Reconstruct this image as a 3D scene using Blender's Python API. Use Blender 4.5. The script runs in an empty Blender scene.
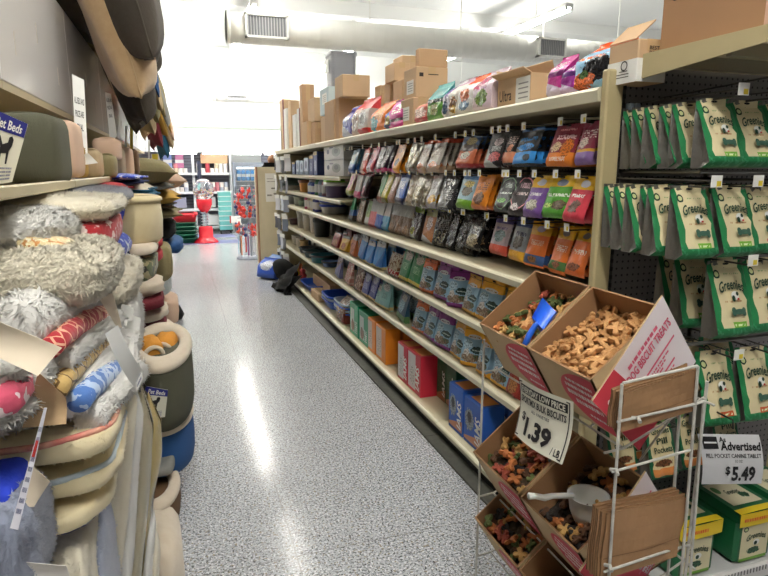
import bpy, bmesh, math, random
from mathutils import Vector, Matrix, Euler
R = random.Random(7)
SC = bpy.context.scene
COL = SC.collection
# ------------------------------------------------------------------ camera
F, CX, CY, H = 590.0, 384.0, 288.0, 1.55
TH = math.atan((CY-170)/F)
YAW = math.atan2(CX-180, F/math.cos(TH))
FW = Vector((math.sin(YAW)*math.cos(TH), math.cos(YAW)*math.cos(TH), -math.sin(TH)))
RT = Vector((math.cos(YAW), -math.sin(YAW), 0))
UP = RT.cross(FW)
def ray(px, py): return FW*F + RT*(px-CX) + UP*(CY-py)
def AX(px, py, X):
    d = ray(px, py); p = d*(X/d.x); p.z += H; return p
def AY(px, py, Y):
    d = ray(px, py); p = d*(Y/d.y); p.z += H; return p
def AZ(px, py, Z):
    d = ray(px, py); p = d*((Z-H)/d.z); p.z += H; return p
def YOF(px, X, z):
    k = (px-CX)/F
    return (k*(X*FW.x+(z-H)*FW.z)-X*RT.x)/(RT.y-k*FW.y)
cam = bpy.data.cameras.new('camera'); cam.sensor_fit = 'HORIZONTAL'; cam.sensor_width = 36.0
cam.lens = F/768*36; cam.clip_start = 0.02; cam.clip_end = 200
co = bpy.data.objects.new('camera', cam); COL.objects.link(co)
m3 = Matrix((RT, UP, -FW)).transposed()
co.matrix_world = Matrix.Translation((0, 0, H)) @ m3.to_4x4()
SC.camera = co
# ------------------------------------------------------------------ materials
def lin(c):
    r = []
    for v in c[:3]:
        v = v/255.0
        r.append(v/12.92 if v <= .04045 else ((v+.055)/1.055)**2.4)
    return (r[0], r[1], r[2], 1.0)
class NT:
    def __init__(s, name):
        s.m = bpy.data.materials.new(name); s.m.use_nodes = True
        s.t = s.m.node_tree; s.b = s.t.nodes['Principled BSDF']
    def n(s, typ, **kw):
        o = s.t.nodes.new(typ)
        for k, v in kw.items(): setattr(o, k, v)
        return o
    def put(s, sock, v):
        if isinstance(v, bpy.types.NodeSocket): s.t.links.new(v, sock)
        else: sock.default_value = v
    def math(s, op, a, b=0.0, c=0.0):
        o = s.n('ShaderNodeMath', operation=op)
        s.put(o.inputs[0], a); s.put(o.inputs[1], b); s.put(o.inputs[2], c); return o.outputs[0]
    def mix(s, f, a, b):
        o = s.n('ShaderNodeMix', data_type='RGBA')
        s.put(o.inputs[0], f); s.put(o.inputs[6], a); s.put(o.inputs[7], b); return o.outputs[2]
    def coord(s, which='Object'): return s.n('ShaderNodeTexCoord').outputs[which]
    def noise(s, vec, scale, detail=2.0, rough=.5, out=0):
        o = s.n('ShaderNodeTexNoise'); s.put(o.inputs['Vector'], vec); o.inputs['Scale'].default_value = scale
        o.inputs['Detail'].default_value = detail; o.inputs['Roughness'].default_value = rough; return o.outputs[out]
    def sep(s, vec):
        o = s.n('ShaderNodeSeparateXYZ'); s.put(o.inputs[0], vec); return o.outputs
    def bump(s, h, strength, dist=.01):
        o = s.n('ShaderNodeBump'); s.put(o.inputs['Height'], h); o.inputs['Strength'].default_value = strength
        o.inputs['Distance'].default_value = dist; s.t.links.new(o.outputs[0], s.b.inputs['Normal'])
    def setb(s, **kw):
        for k, v in kw.items(): s.put(s.b.inputs[k], v)
    def between(s, x, a, b):
        return s.math('MULTIPLY', s.math('GREATER_THAN', x, a), s.math('LESS_THAN', x, b))
MATS = {}
def M(name, col=(200, 200, 200), rough=.55, metal=0.0, bump=0.0, bscale=60, var=0.0, vscale=6, col2=None, sheen=0.0, trans=0.0, coat=0.0, spec=.5, sss=0.0):
    if name in MATS: return MATS[name]
    t = NT(name); b = t.b
    c = lin(col)
    b.inputs['Roughness'].default_value = rough; b.inputs['Metallic'].default_value = metal
    b.inputs['Specular IOR Level'].default_value = spec
    b.inputs['Base Color'].default_value = c
    if var or col2:
        f = t.noise(t.coord(), vscale, 3)
        if col2: b2 = lin(col2)
        else: b2 = tuple(max(0, x*(1-var)) for x in c[:3])+(1,)
        rmp = t.n('ShaderNodeMapRange'); t.put(rmp.inputs[0], f); rmp.inputs[1].default_value = .35; rmp.inputs[2].default_value = .65
        t.setb(**{'Base Color': t.mix(rmp.outputs[0], c, b2)})
    if bump: t.bump(t.noise(t.coord(), bscale, 3), bump, .01)
    if sheen: b.inputs['Sheen Weight'].default_value = sheen; b.inputs['Sheen Roughness'].default_value = .5
    if trans: b.inputs['Transmission Weight'].default_value = trans
    if coat: b.inputs['Coat Weight'].default_value = coat; b.inputs['Coat Roughness'].default_value = .1
    if sss: b.inputs['Subsurface Weight'].default_value = sss; b.inputs['Subsurface Radius'].default_value = (.02, .015, .01)
    MATS[name] = t.m; return t.m
def EM(name, col, strength):
    if name in MATS: return MATS[name]
    t = NT(name)
    t.setb(**{'Base Color': lin(col), 'Emission Color': lin(col), 'Emission Strength': strength}); MATS[name] = t.m; return t.m
def bagmat(name, base, ops, rough=.34, bump=.35, metal=0.0):
    """printed foil: bands, blobs and lines of small print laid out over the bag's own u,v"""
    if name in MATS: return MATS[name]
    t = NT(name)
    uvn = t.n('ShaderNodeUVMap', uv_map='UVMap').outputs[0]
    uv = t.sep(uvn); u, v = uv[0], uv[1]
    wob = None
    c = lin(base)
    for op in ops:
        k = op[0]
        if k == 'band':
            f = t.between(v, op[1], op[2]); col = op[3]
        elif k == 'wave':                      # band with a curved lower edge
            w = t.math('MULTIPLY', t.math('POWER', t.math('ABSOLUTE', t.math('SUBTRACT', u, op[3] if len(op) > 5 else .5)), 2.0), op[-1])
            vv = t.math('ADD', v, w); f = t.between(vv, op[1], op[2]); col = op[4] if len(op) > 5 else op[3]
        elif k == 'blob':
            if wob is None: wob = t.math('MULTIPLY', t.math('SUBTRACT', t.noise(uvn, 12, 3, .6), .5), 2.0)
            a = t.math('POWER', t.math('ABSOLUTE', t.math('DIVIDE', t.math('SUBTRACT', u, op[1]), op[3])), 2.0)
            b = t.math('POWER', t.math('ABSOLUTE', t.math('DIVIDE', t.math('SUBTRACT', v, op[2]), op[4])), 2.0)
            f = t.math('LESS_THAN', t.math('ADD', t.math('ADD', a, b), wob), 1.0); col = op[5]
        elif k == 'oval':
            a = t.math('POWER', t.math('ABSOLUTE', t.math('DIVIDE', t.math('SUBTRACT', u, op[1]), op[3])), 2.0)
            b = t.math('POWER', t.math('ABSOLUTE', t.math('DIVIDE', t.math('SUBTRACT', v, op[2]), op[4])), 2.0)
            f = t.math('LESS_THAN', t.math('ADD', a, b), 1.0); col = op[5]
        elif k == 'ring':
            a = t.math('POWER', t.math('ABSOLUTE', t.math('DIVIDE', t.math('SUBTRACT', u, op[1]), op[3])), 2.0)
            b = t.math('POWER', t.math('ABSOLUTE', t.math('DIVIDE', t.math('SUBTRACT', v, op[2]), op[4])), 2.0)
            f = t.between(t.math('ADD', a, b), 1-op[6], 1.0); col = op[5]
        elif k == 'rect':
            f = t.math('MULTIPLY', t.between(u, op[1], op[3]), t.between(v, op[2], op[4])); col = op[5]
        elif k == 'text':                      # rows of small print
            u0, v0, u1, v1, col, rows, dens = op[1:8]; dens *= 1.6; rows = rows*2 if rows > 1 else 1
            m = t.math('MULTIPLY', t.between(u, u0, u1), t.between(v, v0, v1))
            vv = t.math('MULTIPLY', t.math('SUBTRACT', v, v0), rows/(v1-v0))
            line = t.math('LESS_THAN', t.math('FRACT', vv), .62)
            cv = t.n('ShaderNodeCombineXYZ'); t.put(cv.inputs[0], t.math('MULTIPLY', u, dens)); t.put(cv.inputs[1], t.math('MULTIPLY', t.math('FLOOR', vv), 3.7))
            t.put(cv.inputs[2], t.math('MULTIPLY', v, 14.0))
            g = t.math('GREATER_THAN', t.noise(cv.outputs[0], 1.0, 1), .47)
            f = t.math('MULTIPLY', t.math('MULTIPLY', m, line), g)
        elif k == 'spots':
            u0, v0, u1, v1, col, sc = op[1:7]
            m = t.math('MULTIPLY', t.between(u, u0, u1), t.between(v, v0, v1))
            f = t.math('MULTIPLY', m, t.math('GREATER_THAN', t.noise(uvn, sc, 1), .54))
        elif k == 'slant':                     # diagonal split: below the line v = a + b*u
            f = t.math('LESS_THAN', v, t.math('ADD', t.math('MULTIPLY', u, op[2]), op[1])); col = op[3]
        lc = lin(col)
        if k in ('blob',):
            lc = t.mix(t.math('GREATER_THAN', t.noise(uvn, 21, 2, .6, 0), .53), lin(col), lin(tuple(int(q*.62) for q in col)))
        c = t.mix(f, c, lc)
    t.setb(**{'Base Color': c, 'Roughness': rough, 'Metallic': metal, 'Specular IOR Level': .32})
    if bump: t.bump(t.noise(t.coord(), 26, 2, .55), bump, .012)
    MATS[name] = t.m; return t.m
# ------------------------------------------------------------------ mesh builder
class MB:
    def __init__(s): s.v = []; s.f = []; s.m = []; s.uv = []; s.fn = {}
    def add(s, vs, fs, mi=0, mat=None, uvs=None):
        b = len(s.v)
        s.v.extend([mat @ Vector(p) for p in vs] if mat is not None else [Vector(p) for p in vs])
        for k, f in enumerate(fs):
            s.f.append(tuple(b+i for i in f)); s.m.append(mi if isinstance(mi, int) else mi[k])
            s.uv.append([uvs[i] for i in f] if uvs else None)
        return s
    def box(s, lo, hi, mi=0, ch=0.0, mat=None, uv=False):
        x0, y0, z0 = lo; x1, y1, z1 = hi
        if ch <= 0:
            vs = [(x, y, z) for x in (x0, x1) for y in (y0, y1) for z in (z0, z1)]
            fs = [(0, 1, 3, 2), (4, 6, 7, 5), (0, 4, 5, 1), (2, 3, 7, 6), (0, 2, 6, 4), (1, 5, 7, 3)]
            s.add(vs, fs, mi, mat)
        else:
            c = min(ch, (x1-x0)/2.01, (y1-y0)/2.01, (z1-z0)/2.01)
            vs, ix = [], {}
            for i, sx in enumerate((x0, x1)):
                for j, sy in enumerate((y0, y1)):
                    for k, sz in enumerate((z0, z1)):
                        dx, dy, dz = (c if i == 0 else -c), (c if j == 0 else -c), (c if k == 0 else -c)
                        ix[i, j, k, 0] = len(vs); vs.append((sx, sy+dy, sz+dz))
                        ix[i, j, k, 1] = len(vs); vs.append((sx+dx, sy, sz+dz))
                        ix[i, j, k, 2] = len(vs); vs.append((sx+dx, sy+dy, sz))
            fs = []
            def q(a, b, c_, d): fs.append((a, b, c_, d))
            for i in (0, 1):
                o = [(0, 0), (0, 1), (1, 1), (1, 0)] if i == 0 else [(0, 0), (1, 0), (1, 1), (0, 1)]
                fs.append(tuple(ix[i, a, b, 0] for a, b in o))
                fs.append(tuple(ix[a, i, b, 1] for b, a in ([(p[0], p[1]) for p in o])))
                fs.append(tuple(ix[a, b, i, 2] for a, b in o))
            for a in (0, 1):
                for b in (0, 1):
                    fs.append((ix[a, b, 0, 0], ix[a, b, 1, 0], ix[a, b, 1, 1], ix[a, b, 0, 1]))
                    fs.append((ix[a, 0, b, 0], ix[a, 1, b, 0], ix[a, 1, b, 2], ix[a, 0, b, 2]))
                    fs.append((ix[0, a, b, 1], ix[1, a, b, 1], ix[1, a, b, 2], ix[0, a, b, 2]))
                    for d in (0, 1): fs.append((ix[a, b, d, 0], ix[a, b, d, 1], ix[a, b, d, 2]))
            s.add(vs, fs, mi, mat)
        return s
    def tube(s, path, r, mi=0, seg=8, closed=False):
        n = len(path); P = [Vector(p) for p in path]; rings = []
        up0 = Vector((0, 0, 1))
        for i in range(n):
            a = P[(i-1) % n] if (i > 0 or closed) else P[i]
            b = P[(i+1) % n] if (i < n-1 or closed) else P[i]
            t = (b-a).normalized()
            ref = up0 if abs(t.z) < .95 else Vector((1, 0, 0))
            x = t.cross(ref).normalized(); y = t.cross(x)
            rr = r[i] if isinstance(r, (list, tuple)) else r
            rings.append([P[i]+(x*math.cos(k*2*math.pi/seg)+y*math.sin(k*2*math.pi/seg))*rr for k in range(seg)])
        vs = [p for g in rings for p in g]; fs = []
        for i in range(n if closed else n-1):
            j = (i+1) % n
            for k in range(seg):
                k2 = (k+1) % seg; fs.append((i*seg+k, i*seg+k2, j*seg+k2, j*seg+k))
        if not closed:
            fs.append(tuple(range(seg))[::-1]); fs.append(tuple((n-1)*seg+k for k in range(seg)))
        return s.add(vs, fs, mi)
    def lathe(s, prof, mi=0, seg=24, sx=1.0, sy=1.0, c=(0, 0, 0), caps=True, power=2.0):
        vs, fs = [], []
        for r, z in prof:
            for k in range(seg):
                a = k*2*math.pi/seg; ca, sa = math.cos(a), math.sin(a)
                if power != 2.0:
                    ca = math.copysign(abs(ca)**(2/power), ca); sa = math.copysign(abs(sa)**(2/power), sa)
                vs.append((c[0]+r*ca*sx, c[1]+r*sa*sy, c[2]+z))
        for i in range(len(prof)-1):
            for k in range(seg):
                k2 = (k+1) % seg; fs.append((i*seg+k, i*seg+k2, (i+1)*seg+k2, (i+1)*seg+k))
        if caps:
            fs.append(tuple(range(seg))[::-1]); fs.append(tuple((len(prof)-1)*seg+k for k in range(seg)))
        return s.add(vs, fs, mi)
    def grid(s, fn, nu, nv, mi=0, flip=False, uv=True):
        vs, uvs, fs = [], [], []
        for j in range(nv+1):
            for i in range(nu+1):
                u, v = i/nu, j/nv; vs.append(fn(u, v)); uvs.append((u, v))
        for j in range(nv):
            for i in range(nu):
                a = j*(nu+1)+i; q = (a, a+1, a+nu+2, a+nu+1); fs.append(q[::-1] if flip else q)
        return s.add(vs, fs, mi, None, uvs if uv else None)
    def mesh(s, name, mats, smooth=False):
        me = bpy.data.meshes.new(name)
        me.from_pydata([tuple(p) for p in s.v], [], s.f)
        for m in mats: me.materials.append(m)
        if len(mats) > 1: me.polygons.foreach_set('material_index', s.m)
        if any(u is not None for u in s.uv):
            l = me.uv_layers.new(name='UVMap'); k = 0; buf = []
            for f, u in zip(s.f, s.uv):
                for i in range(len(f)): buf.extend(u[i] if u else (.5, .5))
            l.data.foreach_set('uv', buf)
        if smooth: me.polygons.foreach_set('use_smooth', [True]*len(me.polygons))
        me.update()
        if s.fn:
            nl = []
            for k, f in enumerate(s.f):
                pn = s.fn.get(k)
                for i in f: nl.append(tuple(pn) if pn is not None else tuple(me.vertices[i].normal))
            me.normals_split_custom_set(nl)
        return me
    def build(s, name, mats, parent=None, smooth=False, loc=None, rot=None):
        return obj(name, s.mesh(name, mats if isinstance(mats, (list, tuple)) else [mats], smooth), parent, loc, rot)
def obj(name, me, parent=None, loc=None, rot=None):
    o = bpy.data.objects.new(name, me); COL.objects.link(o)
    if parent is not None: o.parent = parent
    if loc is not None: o.location = loc
    if rot is not None: o.rotation_euler = rot
    return o
LABELS = {}
def tag(o, label, cat, group=None):
    o['label'] = label; o['category'] = cat
    if group: o['group'] = group
    LABELS.setdefault(label, []).append((o.name, group))
    return o
def thing(name, label, cat, loc=(0, 0, 0), rot=(0, 0, 0), group=None):
    o = obj(name, None, None, loc, rot); o.empty_display_size = .05
    return tag(o, label, cat, group)
def struct(o): o['kind'] = 'structure'; return o
def copy_thing(src, label, group=None, loc=None, rot=None, scale=None):
    def rec(s, parent):
        c = s.copy(); COL.objects.link(c); c.parent = parent
        for ch in s.children: rec(ch, c)
        return c
    c = rec(src, None)
    if loc is not None: c.location = loc
    if rot is not None: c.rotation_euler = rot
    if scale is not None: c.scale = scale
    return tag(c, label, src['category'], group or src.get('group'))
ORD = 'first second third fourth fifth sixth seventh eighth ninth tenth eleventh twelfth thirteenth fourteenth fifteenth sixteenth seventeenth eighteenth nineteenth twentieth'.split()
def nth(i):
    if i < 20: return ORD[i]
    t = ('twenty', 'thirty', 'forty')[i//10-1 if i % 10 != 9 else (i+1)//10-2] if (i+1) % 10 else None
    base = (i+1)//10; r = (i+1) % 10
    tens = {2: 'twenty', 3: 'thirty', 4: 'forty', 5: 'fifty', 6: 'sixty'}[base]
    return tens+'-'+ORD[r-1] if r else {2: 'twentieth', 3: 'thirtieth', 4: 'fortieth', 5: 'fiftieth', 6: 'sixtieth'}[base]
# ------------------------------------------------------------------ lettering
_T = {}
def text_geo(s, bold=0.0, shear=0.0):
    k = (s, bold, shear)
    if k in _T: return _T[k]
    c = bpy.data.curves.new('lettering', 'FONT'); c.body = s; c.size = 1; c.resolution_u = 2; c.shear = shear; c.offset = bold
    o = bpy.data.objects.new('lettering', c)
    me = o.to_mesh()
    vs = [tuple(v.co) for v in me.vertices]; fs = [tuple(p.vertices) for p in me.polygons]
    o.to_mesh_clear(); bpy.data.objects.remove(o); bpy.data.curves.remove(c)
    x0 = min(v[0] for v in vs); x1 = max(v[0] for v in vs); y0 = min(v[1] for v in vs); y1 = max(v[1] for v in vs)
    vs = [((v[0]-x0)/(x1-x0), (v[1]-y0)/(y1-y0)) for v in vs]
    _T[k] = (vs, fs, (x1-x0)/(y1-y0)); return _T[k]
def put_text(mb, s, fn, box, mi=0, bold=.0, shear=0.0, keep=True):
    """fit the words into box=(u0,v0,u1,v1) of the surface fn(u,v); keep=True never stretches wider than natural"""
    vs, fs, asp = text_geo(s, bold, shear)
    u0, v0, u1, v1 = box
    mb.add([fn(u0+(u1-u0)*x, v0+(v1-v0)*y) for x, y in vs], fs, mi)
# ------------------------------------------------------------------ room
def floor_mat():
    t = NT('terrazzo'); co_ = t.coord('Object')
    base = t.mix(t.noise(co_, 1.3, 3), lin((186, 189, 195)), lin((170, 174, 181)))
    for sc, thr, col in ((85, .57, (128, 131, 136)), (105, .615, (70, 69, 70)), (75, .65, (146, 136, 120)), (110, .60, (222, 224, 228))):
        f = t.math('GREATER_THAN', t.noise(co_, sc, 1, .4), thr)
        base = t.mix(f, base, lin(col))
    xyz = t.sep(co_)
    for ax_, per in ((0, .9), (1, .9)):
        fr = t.math('FRACT', t.math('DIVIDE', t.math('ADD', xyz[ax_], 20.35), per))
        base = t.mix(t.math('MULTIPLY', t.math('LESS_THAN', fr, .006), .6), base, lin((120, 118, 116)))
    t.setb(**{'Base Color': base, 'Roughness': t.math('ADD', t.math('MULTIPLY', t.noise(co_, 9, 3), .12), .10), 'Specular IOR Level': .2})
    return t.m
def peg_mat(name, col, hole, per=.0254, axes=('x', 'z')):
    t = NT(name); x = t.sep(t.coord('Object'))
    ia = {'x': 0, 'y': 1, 'z': 2}
    fs = []
    for a in axes:
        fr = t.math('FRACT', t.math('DIVIDE', t.math('ADD', x[ia[a]], 50.0), per))
        fs.append(t.math('POWER', t.math('SUBTRACT', fr, .5), 2.0))
    f = t.math('LESS_THAN', t.math('ADD', fs[0], fs[1]), .028)
    t.setb(**{'Base Color': t.mix(f, lin(col), lin(hole)), 'Roughness': .6}); return t.m
MF = floor_mat()
WALLW = M('white_wall_paint', (236, 238, 236), .8)
CEILW = M('ceiling_paint', (232, 233, 231), .85, var=.05, vscale=.6)
DARKW = M('grey_wall_paint', (120, 118, 115), .8)
b = MB(); b.box((-6, -4, -.1), (12, 19, 0)); struct(b.build('floor', MF))
b = MB(); b.box((-6, -4, 4.6), (12, 19, 4.7)); struct(b.build('ceiling', CEILW))
b = MB(); b.box((-6.1, -4, 0), (-6, 19, 4.6)); struct(b.build('wall_left', WALLW))
b = MB(); b.box((12, -4, 0), (12.1, 19, 4.6)); struct(b.build('wall_right', WALLW))
b = MB(); b.box((-6, 16.3, 0), (12, 16.4, 4.6)); struct(b.build('wall_back', WALLW))
b = MB(); b.box((-6, -4.1, 0), (12, -4, 4.6)); struct(b.build('wall_front', DARKW))
GREENT = M('pale_green_trim', (205, 232, 205), .7)
b = MB(); b.box((-6, 16.26, 2.62), (12, 16.3, 2.70)); struct(b.build('trim_1', GREENT))
for k in range(5):
    o = MB(); o.box((-6, 5.5+k*2.9, 4.36), (12, 5.6+k*2.9, 4.6)); struct(o.build('trim_%d' % (k+2), CEILW))
VIN = M('vinyl_floor_stripe', (120, 122, 165), .35)
for k, (ya, yb) in enumerate(((13.1, 13.75), (14.3, 15.0))):
    b = MB(); b.box((-2.5, ya, 0), (1.15, yb, .003)); struct(b.build('trim_%d' % (k+8), VIN))
# ------------------------------------------------------------------ ducts
DUCT = M('white_duct_paint', (232, 232, 226), .45)
GRILL = M('vent_grey', (110, 112, 115), .6)
def duct(name, lab, x0, x1, y, z, r, vents):
    t = thing(name, lab, 'duct', (x0, y, z), group='ceiling ducts')
    b = MB(); n = int((x1-x0)/.16); prof = []
    for k in range(n):
        xa = k*(x1-x0)/n; w = (x1-x0)/n
        prof += [(r, xa), (r, xa+w*.86), (r*1.007, xa+w*.90), (r*1.007, xa+w*.96)]
    prof.append((r, x1-x0))
    bb = MB(); bb.lathe(prof, 0, 28)
    o = bb.build('pipe', DUCT, t, True, rot=(0, math.pi/2, 0))
    o = MB().lathe([(r*1.06, 0), (r*1.06, .05)], 0, 28).build('end_collar', DUCT, t, True, rot=(0, math.pi/2, 0))
    for vx, vw, vh in vents:
        f = MB()
        f.box((vx-vw/2, -r-.05, -vh/2), (vx+vw/2, -r*.7, -vh/2+.03)); f.box((vx-vw/2, -r-.05, vh/2-.03), (vx+vw/2, -r*.7, vh/2))
        f.box((vx-vw/2, -r-.05, -vh/2), (vx-vw/2+.03, -r*.7, vh/2)); f.box((vx+vw/2-.03, -r-.05, -vh/2), (vx+vw/2, -r*.7, vh/2))
        fo = f.build('vent_frame', DUCT, t)
        g = MB(); g.box((vx-vw/2+.03, -r-.02, -vh/2+.03), (vx+vw/2-.03, -r-.01, vh/2-.03), 0)
        for k in range(14):
            xx = vx-vw/2+.04+k*(vw-.08)/13; g.box((xx-.006, -r-.04, -vh/2+.03), (xx+.006, -r-.02, vh/2-.03), 1)
        g.build('vent_grille', [GRILL, M('vent_slat', (165, 166, 168), .5)], fo)
    for k in range(int((x1-x0)/1.5)):
        MB().tube([(.6+k*1.5, 0, r), (.6+k*1.5, 0, 4.6-z)], .008, 0, 5).build('hanger_rod', DUCT, t)
    return t
a = AY(226, 30, 9.0)
duct('air_duct', 'big white round air duct with two grey vent grilles hanging over the aisle', a.x, 9.5, 9.0, 3.50, .205,
     [(AY(265, 33, 9.0).x-a.x, .60, .32), (AY(544, 53, 9).x-a.x, .52, .30)])
a = AY(213, 97, 15.4)
duct('air_duct', 'thinner white air duct far back near the rear wall', a.x, 9.5, 15.4, a.z, .11, [(.55, .5, .12)])
# ------------------------------------------------------------------ lights
TUBE = EM('lamp_tube', (255, 252, 244), 1.0); TUBE.node_tree.nodes['Principled BSDF'].inputs['Emission Strength'].default_value = 60.0
HOUS = M('lamp_housing', (235, 235, 232), .5)
def tube_mat(s):
    return EM('lamp_tube_%d' % s, (255, 252, 244), float(s))
def strip_light(lab, p, ang, L, grp, r=.019, s=60):
    t = thing('ceiling_light', lab, 'light', p, (0, 0, ang), grp)
    MB().box((-.07, -L/2, .03), (.07, L/2, .09), 0, .01).build('housing', HOUS, t)
    for sx in (-1, 1):
        MB().tube([(sx*.05, -L/2+.03, 0), (sx*.05, L/2-.03, 0)], r, 0, 8).build('lamp_tube', tube_mat(s), t)
        for e in (-1, 1): MB().box((sx*.05-.02, e*(L/2-.02)-.015, -.02), (sx*.05+.02, e*(L/2-.02)+.015, .04)).build('lamp_holder', HOUS, t)
    MB().tube([(0, 0, .09), (0, 0, 4.6-p[2])], .012, 0, 6).build('hanger_rod', HOUS, t)
    return t
ROWS = [(.1, [-.85], 'above the near bed stack'), (1.0, [.95], 'above the biscuit rack'), (1.25, [3.0, 5.1, 7.9, 10.9, 12.9, 15.0], 'over the treat aisle'), (6.0, [9.5, 11.5, 13.5], 'beyond the air duct'), (3.6, [12.6, 14.6], 'far behind the cartons'), (-1.7, [10.5, 12.5, 14.5], 'beyond the bed shelves')]  # first two fixtures are unseen, added to brighten near beds and rack
for X, ys, nm in ROWS:
    for i, y in enumerate(ys):
        strip_light('white twin tube strip light %s, %s in its row' % (nm, nth(i)), (X, y, 4.05), 0, 1.9, 'ceiling strip lights', s=135 if y < 0 else 40 if X == 1.25 and y < 9 else 22 if X == 1.0 else 60)
W = bpy.data.worlds.new('world'); SC.world = W; W.use_nodes = True
W.node_tree.nodes['Background'].inputs[0].default_value = (.9, .95, 1, 1); W.node_tree.nodes['Background'].inputs[1].default_value = .10
SC.view_settings.view_transform = 'Standard'; SC.view_settings.look = 'None'; SC.view_settings.exposure = 0.62; SC.view_settings.gamma = 1.0
SC.view_settings.use_curve_mapping = False
# ------------------------------------------------------------------ treat gondola
TAN = M('beige_shelf_enamel', (200, 190, 160), .42, var=.06, vscale=3)
TANL = M('beige_price_rail', (214, 208, 182), .38)
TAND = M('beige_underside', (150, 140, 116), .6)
KICK = M('dark_kick_plate', (30, 30, 27), .6)
STEEL = M('hook_steel', (78, 76, 74), .35, metal=.8)
PEGR = peg_mat('brown_pegboard', (112, 102, 84), (30, 27, 24), .0254, ('y', 'z'))
PEGE = peg_mat('grey_pegboard', (108, 104, 104), (30, 29, 30), .0254, ('x', 'z'))
WHITE = M('white_card', (238, 238, 234), .6)
YEL = M('yellow_tag', (225, 200, 60), .6)
YB = [1.77+1.217*i for i in range(7)]       # section breaks
XS, XB = 1.38, 1.885
g = thing('gondola_shelving', 'long beige gondola shelving filled with treat pouches along the right of the aisle', 'shelving', (0, 0, 0))
def shelf(g, name, xa, xb, y0, y1, z, th=.022, lip=.04, nm_rail='price_rail', under=True, sgn=-1):
    s = MB().box((xa+.012, y0+.002, z-th), (xb, y1-.002, z), 0, .004).build(name, TAN, g)
    r = MB()
    r.add([(xa+.012, y0+.002, z), (xa, y0+.002, z-.004), (xa-.006, y0+.002, z-.012), (xa-.002, y0+.002, z-lip), (xa+.012, y0+.002, z-lip),
           (xa+.012, y1-.002, z), (xa, y1-.002, z-.004), (xa-.006, y1-.002, z-.012), (xa-.002, y1-.002, z-lip), (xa+.012, y1-.002, z-lip)],
          [(0, 1, 6, 5), (1, 2, 7, 6), (2, 3, 8, 7), (3, 4, 9, 8), (0, 4, 3, 2, 1), (5, 6, 7, 8, 9), (4, 0, 5, 9)])
    r.build(nm_rail, TANL, s)
    if under:
        for yy in (y0+.02, y1-.03):
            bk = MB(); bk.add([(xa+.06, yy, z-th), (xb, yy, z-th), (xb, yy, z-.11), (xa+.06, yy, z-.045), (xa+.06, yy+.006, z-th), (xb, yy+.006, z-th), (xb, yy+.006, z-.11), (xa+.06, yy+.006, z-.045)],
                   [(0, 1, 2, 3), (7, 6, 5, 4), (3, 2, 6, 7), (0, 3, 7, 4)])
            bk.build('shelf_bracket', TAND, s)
    return s
for i in range(6):
    y0, y1 = YB[i], YB[i+1]
    MB().box((XB, y0, .08), (XB+.03, y1, 1.84)).build('back_panel', PEGR, g)
    shelf(g, 'top_shelf', XS, 2.42, y0, y1, 1.832, .05, .05)
    for z in (1.08, .79, .50): shelf(g, 'shelf', XS, XB, y0, y1, z)
    if i >= 3:
        for z in (1.49, 1.27): shelf(g, 'shelf', XS+.02, XB, y0, y1, z)
    shelf(g, 'base_deck', XS-.04, XB, y0, y1, .095, .02, .035, under=False)
    MB().box((XS-.022, y0, 0), (XS-.006, y1, .062)).build('kick_plate', KICK, g)
    MB().box((XS-.115, y0, 0), (XS-.022, y1, .012), 0, .004).build('floor_cove', M('dark_cove', (66, 66, 58), .6, var=.3, vscale=30), g)
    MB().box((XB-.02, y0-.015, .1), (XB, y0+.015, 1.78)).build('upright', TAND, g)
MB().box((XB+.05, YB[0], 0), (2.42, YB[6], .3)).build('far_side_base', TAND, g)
MB().box((1.36, YB[6], 0), (2.42, YB[6]+.02, 1.83)).build('end_panel', TAN, g)
for y0, y1 in ((YB[0], YB[1]), (YB[1], YB[2]), (YB[2], YB[3])):
    MB().tube([(1.62, y0, 1.757), (1.62, y1, 1.757)], .006, 0, 6).build('peg_bar', TANL, g)
def hook(y, z, yellow=True, xt=1.415):
    h = MB(); h.tube([(XB, y, z-.012), (xt+.02, y, z-.012), (xt+.006, y, z-.004)], .0032, 0, 5)
    h.tube([(XB, y, z+.012), (xt+.006, y, z+.008)], .002, 0, 4)
    o = h.build('peg_hook', STEEL, g)
    c = MB(); c.box((xt, y-.016, z-.016), (xt+.002, y+.016, z+.016), 0)
    if yellow: c.box((xt-.0005, y-.012, z-.012), (xt, y-.001, z+.004), 1)
    c.build('price_tag', [WHITE, YEL], o)
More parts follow.
